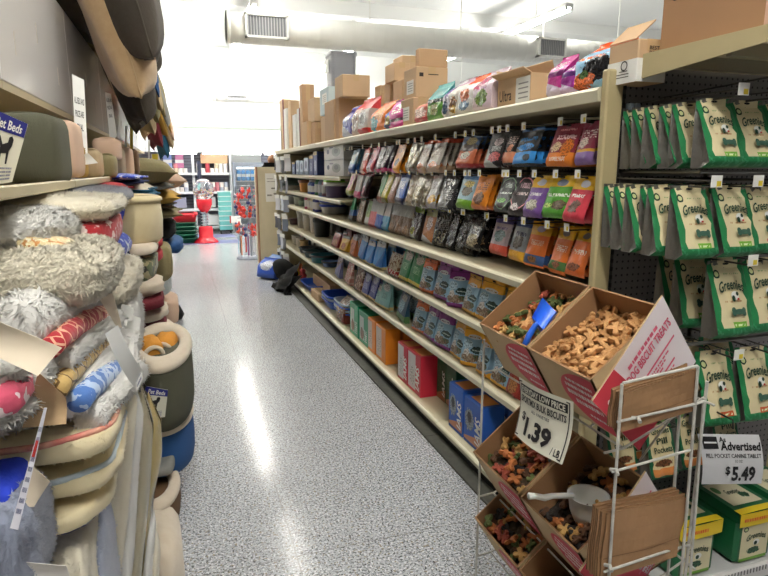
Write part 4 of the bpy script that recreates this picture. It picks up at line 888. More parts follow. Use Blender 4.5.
# the green dental chew pouches
G_CREAM, G_GREEN, G_DARK = (222, 208, 168), (38, 120, 72), (20, 52, 38)
def green_mat(key, lab):
    return bagmat('chew_'+key, G_GREEN, [
        ('rect', .13, .16, .87, 1.1, G_CREAM),
        ('slant', -.22, .42, G_GREEN), ('band', 0, .13, G_GREEN), ('spots', .0, .02, 1, .16, (60, 140, 95), 9),
        ('oval', .20, .83, .085, .055, G_DARK), ('oval', .20, .83, .05, .032, (200, 205, 150)),
        T(.36, .815, .80, .845, (150, 170, 120), 1, 20),
        T(.30, .47, .76, .505, (190, 150, 110), 1, 16), ('rect', .42, .155, .80, .225, lab), T(.47, .17, .76, .215, (225, 235, 190), 1, 14)], rough=.32, bump=.25)
GM = {'lime': green_mat('lime', (120, 180, 60)), 'orange': green_mat('orange', (205, 95, 55)), 'pink': green_mat('pink', (205, 95, 105))}
LETTER = M('dark_green_lettering', (28, 60, 44), .5)
DOGW = M('dog_white', (235, 235, 230), .5); REDC = M('collar_red', (190, 50, 45), .5)
WEDGE = M('silver_gusset', (112, 110, 105), .38, metal=.45, bump=.9, bscale=28)
def chew_pouch(label, loc, w, h, d, lab, name='dental_chew_pouch', rot=(0, 0, 0)):
    t = make_pouch('wedge', w, h, d, [GM[lab], WEDGE], label, 'treat pouch', name, loc, rot, 'green dental chew pouches on the end display', hang=True)
    def fn(u, v):
        vv = v
        return ((u-.5)*w*.98, -d*max(.03, (1-min(1, vv/.93))**.85)-.0035-.004*(1-abs(2*u-1)), vv*h-h*.97)
    b = MB()
    put_text(b, 'Greenies', lambda u, v: fn(.17+.68*u, .585+.135*v+.05*math.sin(math.pi*u)), (0, 0, 1, 1), 0, .022, .15)
    lo = b.build('brand_lettering', LETTER, t)
    d2 = MB()
    def disc(cu, cv, ru, rv, mi): d2.add([tuple(Vector(fn(cu+ru*math.cos(a*math.pi/6), cv+rv*math.sin(a*math.pi/6)))+Vector((0, -.001*(mi+1), 0))) for a in range(12)], [tuple(range(12))], mi)
    disc(.55, .56, .11, .055, 0); disc(.49, .525, .045, .04, 1); disc(.61, .58, .04, .026, 1); disc(.61, .515, .035, .014, 2)
    for q_ in ((.56, .36, .16, .036), (.42, .385, .055, .036), (.42, .345, .055, .036), (.70, .375, .055, .036), (.70, .335, .055, .036)): disc(*q_, 3)
    d2.build('dog_picture', [DOGW, LETTER, REDC, M('chew_green', (60, 96, 80), .5)], t)
    return t
def chew_row(z_bot, z_top, hooks, rowname, dep=.085):
    """hooks: (x_left at the front bag, list of Y of bag backs, label colours)"""
    h = (z_top-z_bot)/.97
    for hi_, (x, w, ys, labs, cname) in enumerate(hooks):
        cap_hook(x+w/2, z_top+.004, ys[0]-.10)
        src = None
        for k, y in enumerate(ys):
            lab = 'green and cream chew pouch, %s end display row, %s%s' % (rowname, cname, '' if len(ys) == 1 else (', front' if k == 0 else ', %s back' % nth(k)))
            loc = (x+w/2+(.015*R.uniform(-1, 1) if k else 0), y, z_top); rot = (R.uniform(-.06, 0), R.uniform(-.03, .03), R.uniform(-.10, .05))
            lb = labs[0]
            if src is None: src = chew_pouch(lab, loc, w, h, dep, lb, rot=(-.03, .0, -.04))
            else: copy_thing(src, lab, None, loc, rot)
chew_row(1.555, 1.752, [(1.45, .13, [1.42, 1.52, 1.575, 1.63, 1.685, 1.735], ['lime'], 'leftmost hook'), (1.59, .13, [1.43, 1.50, 1.57, 1.64, 1.71], ['lime'], 'second hook'), (1.735, .13, [1.44, 1.54, 1.64], ['lime'], 'third hook')], 'top')
chew_row(1.285, 1.497, [(1.385, .135, [1.42, 1.50, 1.55, 1.60, 1.66, 1.72], ['lime'], 'leftmost hook'), (1.545, .135, [1.42, 1.55, 1.65], ['lime'], 'second hook'), (1.70, .135, [1.45, 1.60], ['pink'], 'third hook')], 'second')
chew_row(1.02, 1.258, [(1.57, .145, [1.43, 1.56, 1.65], ['lime'], 'middle hook'), (1.73, .145, [1.44, 1.60], ['pink'], 'second hook')], 'third')
chew_row(.718, .958, [(1.56, .145, [1.43, 1.55, 1.67], ['orange'], 'middle hook'), (1.72, .145, [1.42, 1.56], ['orange'], 'second hook'), (1.40, .125, [1.52, 1.64], ['orange'], 'corner hook')], 'fourth')
# pill pocket pouches, fifth row
PILL = bagmat('pill_pocket_bag', (205, 190, 150), [('band', .0, .10, (30, 90, 60)), ('band', .10, .22, (205, 130, 70)), ('rect', -.1, .0, .10, 1.1, (30, 90, 60)), ('rect', .9, .0, 1.1, 1.1, (30, 90, 60)), ('band', .92, 1.1, (120, 160, 90)), ('blob', .5, .3, .3, .06, (110, 70, 45))], rough=.32, bump=.3)
for i, (x, y, lab) in enumerate(((1.44, 1.44, 'soft treat pouch behind the rack wires, front one'), (1.44, 1.56, 'soft treat pouch behind the rack wires, back one'), (1.33, 1.50, 'soft treat pouch farther left under the chew pouches'), (1.59, 1.46, 'soft treat pouch behind the advertised price sign, left'), (1.74, 1.46, 'soft treat pouch behind the advertised price sign, right'))):
    t = make_pouch('wedge', .115, .19, .06, [PILL, WEDGE], 'cream and green '+lab, 'treat pouch', 'soft_treat_pouch', (x, y, .735), (-.04, 0, R.uniform(-.1, .1)), 'soft treat pouches on the end display', hang=True)
    b = MB()
    for s_, v0 in (('Greenies', .78), ('Pill', .62), ('Pockets', .48)):
        put_text(b, s_, lambda u, v, v0=v0: ((.16+.68*u-.5)*.11*(.6 if s_ == 'Pill' else 1), -.06*max(.03, (1-min(1, (v0+.10*v)/.93))**.85)-.006, (v0+.10*v)*.19-.19*.97), (0, 0, 1, 1), 0, .02)
    b.build('brand_lettering', LETTER, t)
    cap_hook(x, .74, y-.08, False)
for z, y in ((1.545, 1.40), (1.275, 1.62), (1.005, 1.40)): cross_bar(z, y)
c = MB().box((1.60, 1.278, 1.81), (1.66, 1.282, 1.86)); c.build('price_tag', WHITE, e)
for z in (1.80,): MB().tube([(1.63, YP, 1.80), (1.63, 1.28, 1.815)], .003, 0, 5).build('peg_hook', STEEL, e)
for x in (1.478, 1.503): MB().box((x, YP-.03, 1.752), (x+.02, YP-.004, 1.776), 0, .003).build('label_clip', plas((150, 165, 180)), e)
def dashes(m, fn, rows, seed):
    '''print too small to read: rows of short uneven strokes'''
    r = random.Random(seed)
    for u0, u1, v, hh in rows:
        u = u0
        while u < u1-.01:
            w = r.uniform(.012, .05); m.add([fn(u, v), fn(min(u+w, u1), v), fn(min(u+w, u1), v+hh), fn(u, v+hh)], [(0, 1, 2, 3)]); u += w+r.uniform(.008, .014)
# chew tubs on the base shelf
TUBG = M('tub_green', (28, 100, 60), .35); TUBY = M('tub_yellow', (235, 205, 40), .35)
TUBF = bagmat('tub_front_print', (222, 212, 175), [('oval', .15, .88, .09, .07, G_DARK), ('oval', .15, .88, .055, .043, (200, 205, 150)), ('blob', .5, .26, .24, .09, (50, 95, 65)), ('band', 0, .08, (120, 170, 70))], bump=0)
TUBT = bagmat('tub_top_print', (222, 212, 180), [('oval', .15, .7, .1, .16, (90, 140, 80)), ('blob', .75, .35, .15, .12, (50, 95, 65))], bump=0)
def chew_tub(label, x, y, z=.157):
    w, d, h = .172, .20, .205
    t = thing('chew_tub', label, 'tub', (x, y, z), group='yellow banded chew tubs on the base shelf')
    MB().box((0, 0, 0), (w, d, h*.84), 0, .012).build('tub_body', TUBG, t)
    lid = MB(); lid.add([(-.003, -.006, h*.80), (w+.003, -.006, h*.80), (w+.003, d+.003, h*.84), (-.003, d+.003, h*.84), (-.003, .0, h), (w+.003, .0, h), (w+.003, d+.003, h*1.02), (-.003, d+.003, h*1.02)],
        [(0, 1, 5, 4), (1, 2, 6, 5), (2, 3, 7, 6), (3, 0, 4, 7), (4, 5, 6, 7), (3, 2, 1, 0)]); lo = lid.build('lid', TUBG, t)
    yb = MB(); yb.grid(lambda u, v: (-.008+(w+.016)*u, -.012-.004*math.sin(math.pi*u), h*(.76+.25*v)), 8, 1); yb.grid(lambda u, v: (-.008+(w+.016)*u, -.012+.03*v, h*(1.01+.012*math.sin(math.pi*u))), 8, 1)
    yl_ = yb.build('yellow_band', TUBY, t)
    tx = MB(); dashes(tx, lambda u, v: (-.004+(w+.008)*u, -.0175-.004*math.sin(math.pi*u), h*v), [(.05, .62, .87, .06)], 6); tx.build('small_print', M('orange_ink', (225, 110, 40), .5), yl_)
    f = MB(); f.grid(lambda u, v: (w*(.12+.76*u), -.0015, h*(.03+.70*v)), 1, 1); f.build('front_label', TUBF, t)
    f = MB(); f.grid(lambda u, v: (w*(.1+.8*u), d*(.2+.7*v), h*(1.006+.02*(.2+.7*v))), 1, 1); f.build('top_label', TUBT, t)
    b = MB(); put_text(b, 'Greenies', lambda u, v: (w*(.26+.54*u), -.003, h*(.40+.12*v+.05*math.sin(math.pi*u))), (0, 0, 1, 1), 0, .018, .15)
    put_text(b, 'Greenies', lambda u, v: (w*(.34+.36*u), d*(.50+.15*v), h*1.024), (0, 0, 1, 1), 0, .015, .15)
    b.build('brand_lettering', LETTER, t)
    d2 = MB(); d2.add([(w*.54+.016*math.cos(a*math.pi/6), -.0035, h*.37+.012*math.sin(a*math.pi/6)) for a in range(12)], [tuple(range(12))]); d2.add([(w*.52+.008*math.cos(a*math.pi/6), -.004, h*.355+.008*math.sin(a*math.pi/6)) for a in range(12)], [tuple(range(12))], 1)
    d2.build('dog_picture', [DOGW, LETTER], t)
chew_tub('green tub with a yellow band, fully seen below the advertised price sign', 1.795, 1.382)
chew_tub('green tub with a yellow band, half hidden by the rack wires', 1.53, 1.386)
chew_tub('green tub with a yellow band at the right edge beside the fully seen tub', 2.01, 1.40)
# price signs
t = thing('price_sign', 'white As Advertised price sign reading 5.49 hanging before the chew tubs', 'sign', (1.485, 1.30, .575))
def s2(u, v): return (-.02+.235*u+.04*(1-v), -.012*math.sin(math.pi*v)-.02*u, .178*(v-.02)-.03*u)
b = MB(); b.grid(s2, 8, 8); b.grid(lambda u, v: tuple(Vector(s2(u, v))+Vector((0, .0012, 0))), 8, 8, 0, True); b.build('paper', M('sign_paper', (225, 225, 228), .55), t, True)
off = lambda u, v: tuple(Vector(s2(u, v))+Vector((0, -.002, 0)))
b = MB(); b.add([off(.04, .74), off(.28, .74), off(.28, .96), off(.04, .96)], [(0, 1, 2, 3)])
put_text(b, 'As', off, (.31, .86, .42, .96), 0, .02); put_text(b, 'Advertised', off, (.31, .71, .98, .87), 0, .03, .1)
put_text(b, 'PILL POCKET CANINE TABLET', off, (.06, .57, .96, .65), 0, .01); put_text(b, '3.2 OZ', off, (.52, .48, .64, .53), 0, .01)
put_text(b, '$', off, (.36, .20, .44, .40), 0, .02); put_text(b, '5.49', off, (.47, .07, .86, .40), 0, .035)
b.build('lettering', M('ink_black', (25, 24, 28), .6), t)
b = MB(); b.add([tuple(Vector(off(x, y))+Vector((0, -.001, 0))) for x, y in ((.06, .84), (.26, .84), (.26, .87), (.06, .87))], [(0, 1, 2, 3)]); b.build('logo_bar', M('sign_paper', (225, 225, 228), .55), t)
MB().tube([(.12, -.004, .172), (.12, .0, .20), (.12, .13, .205)], .003, 0, 6).build('sign_clip', STEEL, t)
# big carton on the end display
XC = 1.475
ya, yb = 1.245, 1.612
t = thing('cardboard_box', 'big tan carton with large dark lettering on top of the end display', 'box', (XC, ya, 1.9145), group=None)
MB().box((0, 0, 0), (.55, yb-ya, .36), 0, .004).build('carton', M('brown_shaded_cardboard', (168, 128, 92), .75, var=.1, vscale=4), t)  # cardboard brown darkened: the shade on this carton is in its colour
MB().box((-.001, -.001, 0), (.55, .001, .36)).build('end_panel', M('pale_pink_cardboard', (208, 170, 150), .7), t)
b = MB(); put_text(b, 'Greenies', lambda u, v: (-.0012, (yb-ya)*(1-.06-.86*u), .145+.085*v), (0, 0, 1, 1), 0, .012, .18); b.build('lettering', PRINT, t)
# ------------------------------------------------------------------ wire rack with bulk biscuit bins
WW = M('white_coated_wire', (205, 203, 196), .4, var=.25, vscale=40)
RY0, RY1 = 1.0, 1.615
k = thing('wire_rack', 'white wire rack holding bulk biscuit bins in front of the end display', 'rack', (0, 0, 0))
def leg(x, y, z1=1.0, lean=.0):
    MB().tube([(x+lean, y, .0), (x, y, z1)], .0038, 0, 8).build('leg', WW, k)
leg(.885, RY1, 1.02); leg(1.17, RY1, 1.06); leg(1.15, RY0+.01, 1.06)
SHIFT = (0.0, -.44, -.665)
for i, dz in enumerate(SHIFT):
    b = MB()
    zA, zB = .885+dz, 1.0+dz
    for y in (RY0+.03, RY1): b.tube([(.885, y, zA+.025), (.94, y, zA+.028), (1.17, y, zB+.01)], .003, 0, 6)
    b.tube([(.94, RY0+.03, zA+.028), (.94, RY1, zA+.028)], .003, 0, 6); b.tube([(1.17, RY0, zB), (1.17, RY1, zB)], .003, 0, 6)
    for q in (range(1, 4) if i == 0 else ()): b.tube([(.94, RY0+(RY1-RY0)*q/4, zA+.028), (1.17, RY0+(RY1-RY0)*q/4, zB+.01)], .003, 0, 6)
    b.build('bin_support', WW, k)
# near-end frame and bag holders
def fr(px, py, Y=.955): return AY(px, py, Y)
def bar(pts, r=.0034, nm='end_frame'):
    MB().tube(pts, r, 0, 8).build(nm, WW, k)
h1 = [fr(619, 470), fr(622, 384), fr(660, 374), fr(698, 366), fr(693, 400)]
bar([fr(608, 590), fr(614, 500), fr(622, 384), fr(623, 383), fr(697, 366), fr(698, 366.5), fr(690, 470), fr(680, 590)], nm='holder_frame')
bar([fr(682, 376, 1.0), fr(672, 520, 1.0), fr(666, 600, 1.0)]); bar([fr(704, 398, 1.0), fr(697, 490, 1.0), fr(688, 600, 1.0)])
bar([fr(617, 422), fr(695, 404), fr(705, 401, 1.0)], .003, 'holder_bar'); bar([fr(612, 472), fr(690, 450), ], .003, 'holder_bar'); bar([fr(604, 572), fr(664, 552), fr(690, 545, 1.0)], .003, 'holder_bar')
bar([fr(684, 400, 1.03), fr(640, 460, 1.2)], .003, 'brace')
for p in (fr(636, 420, .95), fr(614, 472, .95), fr(689, 404, .97), fr(608, 568, .95)): bar([p+Vector((0, -.012, 0)), p+Vector((0.006, .0, .004)), p+Vector((0, .012, 0))], .0042, 'wire_clip')
for yy, zz in ((RY0, .12), (RY1, .12)): bar([Vector((.885, yy, zz)), Vector((1.17, yy, zz+.03))], .004, 'side_bar')
# bins
KIN = M('bin_cardboard_inside', (150, 112, 76), .8, var=.12, vscale=9); KOUT = M('bin_cardboard_outside', (198, 172, 132), .75, var=.08, vscale=8)
REDP = M('bin_red_print', (205, 62, 78), .6); PINKW = bagmat('bin_pink_print', (228, 216, 222), [], bump=0)
WINK = M('white_ink', (235, 225, 222), .6); PINK = M('pink_ink', (214, 96, 124), .6)
A0, B0, D0, C0 = Vector((.85, 0, 1.083)), Vector((.945, 0, .925)), Vector((1.042, 0, 1.240)), Vector((1.185, 0, 1.02))
def bin_(label, y0, y1, dz, grp, flap=False, A=A0, front=True):
    """carton tipped towards the aisle; section A front lip, B front foot, C back foot, D back top"""
    o = Vector((0, 0, dz)); t = thing('biscuit_bin', label, 'bin', (0.0, 0.0, 0.0), group=grp); th = .005
    def sec(y): return [p+o+Vector((0, y, 0)) for p in (A, B0, C0, D0)]
    def wall(nm, a, b, c, d, n, mats=(KOUT, KIN)):
        n = Vector(n).normalized()*th; m = MB()
        m.add([a, b, c, d, a+n, b+n, c+n, d+n], [(0, 1, 2, 3), (7, 6, 5, 4), (0, 4, 5, 1), (1, 5, 6, 2), (2, 6, 7, 3), (3, 7, 4, 0)], [0, 1, 1, 1, 1, 1]); return m.build(nm, list(mats), t)
    a, b, c, d = sec(y0); a2, b2, c2, d2 = sec(y1)
    fp = wall('front_panel', a, b, b2, a2, (.84, 0, .54))
    wall('bottom_panel', b, c, c2, b2, (-.4, 0, .9)); wall('back_panel', d, c, c2, d2, (-.84, 0, -.54))
    wall('side_panel', a, b, c, d, (0, 1, 0))
    wall('side_panel', a2, b2, c2, d2, (0, -1, 0))
    # red oval with small white words on the front panel
    nrm = Vector((-.84, 0, -.54))*.0015
    def fpn(u, v, k_=1.0): return a2.lerp(a, u).lerp(b2.lerp(b, u), 1-v)+nrm*k_
    m = MB(); seg = 40; pts = []
    for q in range(seg):
        an = 2*math.pi*q/seg; u = .93+.55*math.cos(an); v = .50+.47*math.sin(an)
        pts.append(fpn(min(u, .992), v))
    m.add(pts, [tuple(range(seg))]); m.build('red_oval', REDP, fp)
    m = MB(); dashes(m, lambda u, v: fpn(u, v, 2.2), [(.55, .96, .76, .05), (.50, .97, .64, .06), (.48, .97, .50, .075), (.56, .97, .36, .075), (.70, .96, .20, .04)], 5)
    m.build('small_print', WINK, fp)
    if flap:
        f = [Vector((.855, y0-.006, 1.035))+o, Vector((1.028, y0-.006, 1.268))+o, Vector((1.148, y0-.006, 1.098))+o, Vector((1.0, y0-.006, .89))+o]
        def ff(u, v, e_=0.0): p = f[0].lerp(f[1], u).lerp(f[3].lerp(f[2], u), 1-v); return p+Vector((0, -e_, 0))
        m = MB(); q = [p+Vector((0, .005, 0)) for p in f]; m.add(f+q, [(0, 1, 2, 3), (7, 6, 5, 4), (0, 4, 5, 1), (1, 5, 6, 2), (2, 6, 7, 3), (3, 7, 4, 0)], [0, 1, 1, 1, 1, 1]); fo = m.build('printed_side', [M('bin_white_print', (232, 222, 226), .6), KOUT], t)
        m = MB(); m.add([ff(0, 0, .001), ff(.42, 0, .001), ff(.30, 1, .001), ff(0, 1, .001)], [(0, 1, 2, 3)]); m.build('red_corner', REDP, fo)
        m = MB(); put_text(m, 'DOG BISCUIT TREATS', lambda u, v: ff(.33+.62*u, .66+.11*v, .0014), (0, 0, 1, 1), 0, .03)
        dashes(m, lambda u, v: ff(u, v, .0014), [(.40, .82, .80, .045)], 2)
        for r_ in range(3):
            m.add([ff(.36, .52-.2*r_, .0014), ff(.92-.1*r_, .52-.2*r_, .0014), ff(.92-.1*r_, .545-.2*r_, .0014), ff(.36, .545-.2*r_, .0014)], [(0, 1, 2, 3)])
            dashes(m, lambda u, v: ff(u, v, .0014), [(.40, .80-.06*q, .465-.2*r_-.04*q, .022) for q in range(3)], 7+r_)
        dashes(m, lambda u, v: ff(u, v, .0014), [(.44, .54, .42-.05*q, .02) for q in range(6)], 3)
        m.build('lettering', PINK, fo)
        m = MB()
        put_text(m, 'SS', lambda u, v: ff(.07+.10*u, .60+.22*v, .002), (0, 0, 1, 1), 0, .02); dashes(m, lambda u, v: ff(u, v, .002), [(.05, .20, .48, .05), (.05, .19, .40, .05)], 4)
        m.build('corner_lettering', WINK, fo)
    return t
GB = 'bulk biscuit bins on the wire rack'
BINS = {'ul': (1.318, 1.585, 0.0), 'ur': (1.052, 1.308, 0.0), 'ml': (1.322, 1.60, -.438), 'mr': (1.052, 1.312, -.438), 'll': (1.31, 1.575, -.66), 'lr': (1.05, 1.30, -.66)}
bin_('cardboard biscuit bin with mixed biscuits and the blue scoop, top tier', *BINS['ul'], GB)
bin_('cardboard biscuit bin full of plain tan biscuits, top tier with printed side', *BINS['ur'], GB, True)
bin_('cardboard biscuit bin with red and orange biscuits under the price sign, middle tier', *BINS['ml'], GB)
bin_('dark cardboard biscuit bin with the white scoop, middle tier', *BINS['mr'], GB, True)
bin_('cardboard biscuit bin with mixed biscuits, lowest tier nearest the aisle floor', *BINS['ll'], GB)
bin_('empty looking cardboard biscuit bin, lowest tier behind the paper bags', *BINS['lr'], GB)
# biscuits
def bone_mesh(name, mat, L=.042, Wd=.018, T_=.010, seed=0):
    r = random.Random(seed); out = []
    for sx, sy in ((1, 1), (-1, 1), (-1, -1), (1, -1)):
        cx, cy = sx*L*.36, sy*Wd*.32
        a0 = {(1, 1): -20, (-1, 1): 70, (-1, -1): 160, (1, -1): 250}[sx, sy]
        for q in range(5):
            an = math.radians(a0+q*32); out.append((cx+math.cos(an)*Wd*.34, cy+math.sin(an)*Wd*.34))
        out.append(({(1, 1): .0, (-1, 1): -L*.30, (-1, -1): .0, (1, -1): L*.30}[sx, sy], {(1, 1): Wd*.26, (-1, 1): 0, (-1, -1): -Wd*.26, (1, -1): 0}[sx, sy]))
    n = len(out); b = MB(); vs = []
    for z, s in ((-T_/2, .9), (-T_*.25, 1.0), (T_*.25, 1.0), (T_/2, .88)):
        vs += [(x*s+r.uniform(-1, 1)*.0005, y*s+r.uniform(-1, 1)*.0005, z) for x, y in out]
    fs = [tuple(range(n))[::-1], tuple(3*n+i for i in range(n))]
    for l in range(3):
        for i in range(n): fs.append((l*n+i, l*n+(i+1) % n, (l+1)*n+(i+1) % n, (l+1)*n+i))
    b.add(vs, fs); return b.mesh(name, [mat])
BISC = {}
for nm, c, c2 in (('tan', (200, 152, 98), (172, 122, 74)), ('orange', (184, 112, 58), (150, 84, 42)), ('red', (158, 74, 54), (124, 54, 40)), ('green', (96, 108, 58), (72, 84, 44)), ('yellow', (190, 150, 88), (160, 122, 64)), ('brown', (98, 66, 44), (76, 50, 34)), ('black', (48, 42, 38), (36, 32, 30))):
    m = M('biscuit_'+nm, c, .8, bump=.35, bscale=130, col2=c2, vscale=30)
    BISC[nm] = [bone_mesh('biscuit', m, .044, .021, .011, 1), bone_mesh('biscuit', m, .037, .019, .012, 2), bone_mesh('biscuit', m, .030, .024, .011, 3)]
def fill(binkey, mix, n, level, tilt, big, words, grp, umin=0.0, scale=1.0, seed=1):
    """biscuits lying in a sloping heap: level = depth below the lip, tilt = slope of the heap"""
    y0, y1, dz = BINS[binkey]; r = random.Random(seed); o = Vector((0, 0, dz))
    ex = (D0-A0).normalized(); L = (D0-A0).length; nz = Vector((-ex.z, 0, ex.x))
    slope = tilt
    def surf(a, y): # a along opening 0..1
        return A0+o+ex*(L*a)-nz*(level+slope*a*L)+Vector((0, y, 0))
    # hidden heap under the loose ones
    hb = MB(); hb.grid(lambda u, v: tuple(surf(.06+.9*u, y0+.012+(y1-y0-.024)*v)-nz*(.012+.006*math.sin(17*u+5*v)*math.cos(13*v))), 10, 10)
    hb.grid(lambda u, v: tuple((B0+o+Vector((.01, 0, .012))).lerp(C0+o+Vector((-.012, 0, .01)), u)+Vector((0, y0+.012+(y1-y0-.024)*v, 0))), 3, 3, 0, True)
    ho = hb.build('biscuit_heap', M('heap_'+binkey, {'tan': (120, 88, 56), 'mix': (70, 56, 38), 'dark': (40, 34, 30)}[big], .9, bump=.8, bscale=60), None)
    tag(ho, 'biscuit heap beneath the loose ones in the %s' % words, 'biscuits'); ho['kind'] = 'stuff'
    pts = []; tries = 0
    while len(pts) < n and tries < n*60:
        tries += 1; a = r.uniform(.05, .97); y = r.uniform(y0+.02, y1-.02); ly = r.choice((0, 0, 0, .011, .011, .022))
        p = surf(a, y)+nz*ly
        if all((p-q).length > .0165*scale for q in pts): pts.append(p)
    for p in pts:
        c = r.choice(mix); me = BISC[c][r.randrange(3)]
        ob = obj('dog_biscuit', me, None, p, (0, 0, 0))
        q = Euler((r.gauss(0, .35), r.gauss(0, .35), r.uniform(0, 6.28))).to_matrix()
        al = Matrix.Rotation(-math.atan2(ex.z, ex.x)*.8, 3, 'Y')
        ob.rotation_euler = (al @ q).to_euler(); s = scale*r.uniform(.9, 1.12); ob.scale = (s, s, s)
        tag(ob, '%s dog biscuit loose in the %s' % (c, words), 'biscuit', '%s biscuits in the %s' % (c, grp))
fill('ur', ['tan'], 120, .045, .12, 'tan', 'plain tan biscuit bin of the top tier', 'top tan bin', scale=1.0, seed=4)
fill('ul', ['green', 'green', 'yellow', 'tan', 'orange', 'tan', 'tan', 'green', 'red'], 66, .045, .15, 'mix', 'top tier bin with the blue scoop', 'top mixed bin', seed=5)
fill('ml', ['red', 'orange', 'orange', 'red', 'green', 'brown', 'yellow', 'black'], 75, .055, .10, 'mix', 'middle tier bin under the price sign', 'middle mixed bin', seed=6)
fill('mr', ['brown', 'brown', 'black', 'yellow', 'orange'], 55, .075, .12, 'dark', 'middle tier bin with the white scoop', 'middle dark bin', seed=7)
fill('ll', ['orange', 'red', 'orange', 'brown', 'green', 'yellow', 'black'], 75, .03, .12, 'mix', 'lowest tier bin by the floor', 'lowest mixed bin', seed=8)
# scoops
t = thing('scoop', 'blue plastic scoop stuck in the top tier mixed biscuits', 'scoop', AY(543, 320, 1.38)); t.scale = (1.25, 1.25, 1.25)
hd = (AY(524, 348, 1.36)-AY(543, 320, 1.38))*.8; tipv = AY(553, 311, 1.42)-AY(541, 318, 1.38)
BLS = M('blue_scoop_plastic', (40, 105, 225), .3)
b = MB(); xa = Vector((.05, .03, .035)); side = Vector((0.0, -.055, -.02)).normalized(); nrm = xa.cross(side).normalized()
if nrm.z < 0: nrm = -nrm
def sc(u, v, e_=0.0):
    an = math.pi*(u)          # half pipe open upwards
    rad = .026+.005*v-e_
    p = xa.normalized()*(-.025+.065*v+(.012*math.sin(an) if v > .9 else 0))+side*(-math.cos(an)*rad)-nrm*(math.sin(an)*rad*.8)+nrm*.012
    return tuple(p)
b.grid(sc, 12, 4); b.grid(lambda u, v: sc(u, v, .002), 12, 4, 0, True)
b.add([sc(u/12, 0) for u in range(13)], [tuple(range(13))]); b.build('scoop_bowl', BLS, t, True)
MB().tube([xa.normalized()*-.024+nrm*.008, hd*.35+nrm*.014, hd*.7+nrm*.012, hd*1.0], [.008, .0065, .007, .008], 0, 8).build('handle', BLS, t, True)
p0 = AY(588, 503, 1.17); ph = AY(529, 496, 1.17)
t = thing('scoop', 'white plastic scoop with a long handle lying in the dark middle tier bin', 'scoop', p0)
CLW = M('milky_plastic', (215, 215, 210), .3, sss=.2)
b = MB(); b.lathe([(.002, -.055), (.034, -.05), (.046, -.02), (.052, .022), (.055, .024), (.050, .022), (.043, -.018), (.03, -.045), (.002, -.05)], 0, 24, caps=False); b.build('scoop_bowl', CLW, t, True)
v = ph-p0; v1 = v.normalized()*.052
MB().tube([v1+Vector((0, 0, .016)), v*.62+Vector((0, 0, .008)), v*.75, v*.9+Vector((0, 0, .002)), v], [.008, .0075, .0085, .0078, .009], 0, 8).build('handle', CLW, t, True)
# hanging price sign
t = thing('price_sign', 'Everyday Low Price sign reading 1.39 per pound hung on the biscuit rack', 'sign', (0, 0, 0))
c00, c10, c01, c11 = AX(518, 433, .80), AX(571, 463, .80), AX(519, 377, .80), AX(573, 402, .80)
c00.x -= .01; c10.x -= .025
def sg(u, v, e_=0.0):
    p = c00.lerp(c10, u).lerp(c01.lerp(c11, u), v); p.x += -.012*math.sin(math.pi*u)+.010*math.sin(math.pi*v)-e_; return p
b = MB(); b.grid(sg, 10, 8); b.grid(lambda u, v: sg(u, v, -.0015), 10, 8, 0, True); b.build('paper', M('sign_paper_cream', (232, 230, 215), .55), t, True)
INK = MATS['ink_black']
b = MB(); b.grid(lambda u, v: sg(.06+.88*u, .78+.15*v, .0012), 10, 1)
o_ = b.build('black_banner', INK, t)
b = MB(); put_text(b, 'EVERYDAY LOW PRICE', lambda u, v: sg(u, v, .0024), (.09, .80, .91, .91), 0, .03); b.build('banner_lettering', MATS['sign_paper_cream'], o_)
b = MB(); e2 = lambda u, v: sg(u, v, .0022)
put_text(b, 'SPORTMIX BULK BISCUITS', e2, (.07, .62, .93, .74), 0, .03); put_text(b, 'ALL VARIETIES', e2, (.33, .52, .68, .57), 0, .015)
put_text(b, '$', e2, (.12, .31, .21, .47), 0, .03); put_text(b, '1.39', e2, (.24, .10, .76, .42), 0, .045); put_text(b, '/ LB', e2, (.80, .06, .94, .18), 0, .02)
b.add([e2(.03, .03), e2(.97, .03), e2(.97, .05), e2(.03, .05)], [(0, 1, 2, 3)]); b.add([e2(.03, .95), e2(.97, .95), e2(.97, .97), e2(.03, .97)], [(0, 1, 2, 3)])
for uu in (.025, .96): b.grid(lambda u, v, uu=uu: e2(uu+.015*u, .03+.94*v), 1, 6)
b.build('lettering', INK, t)
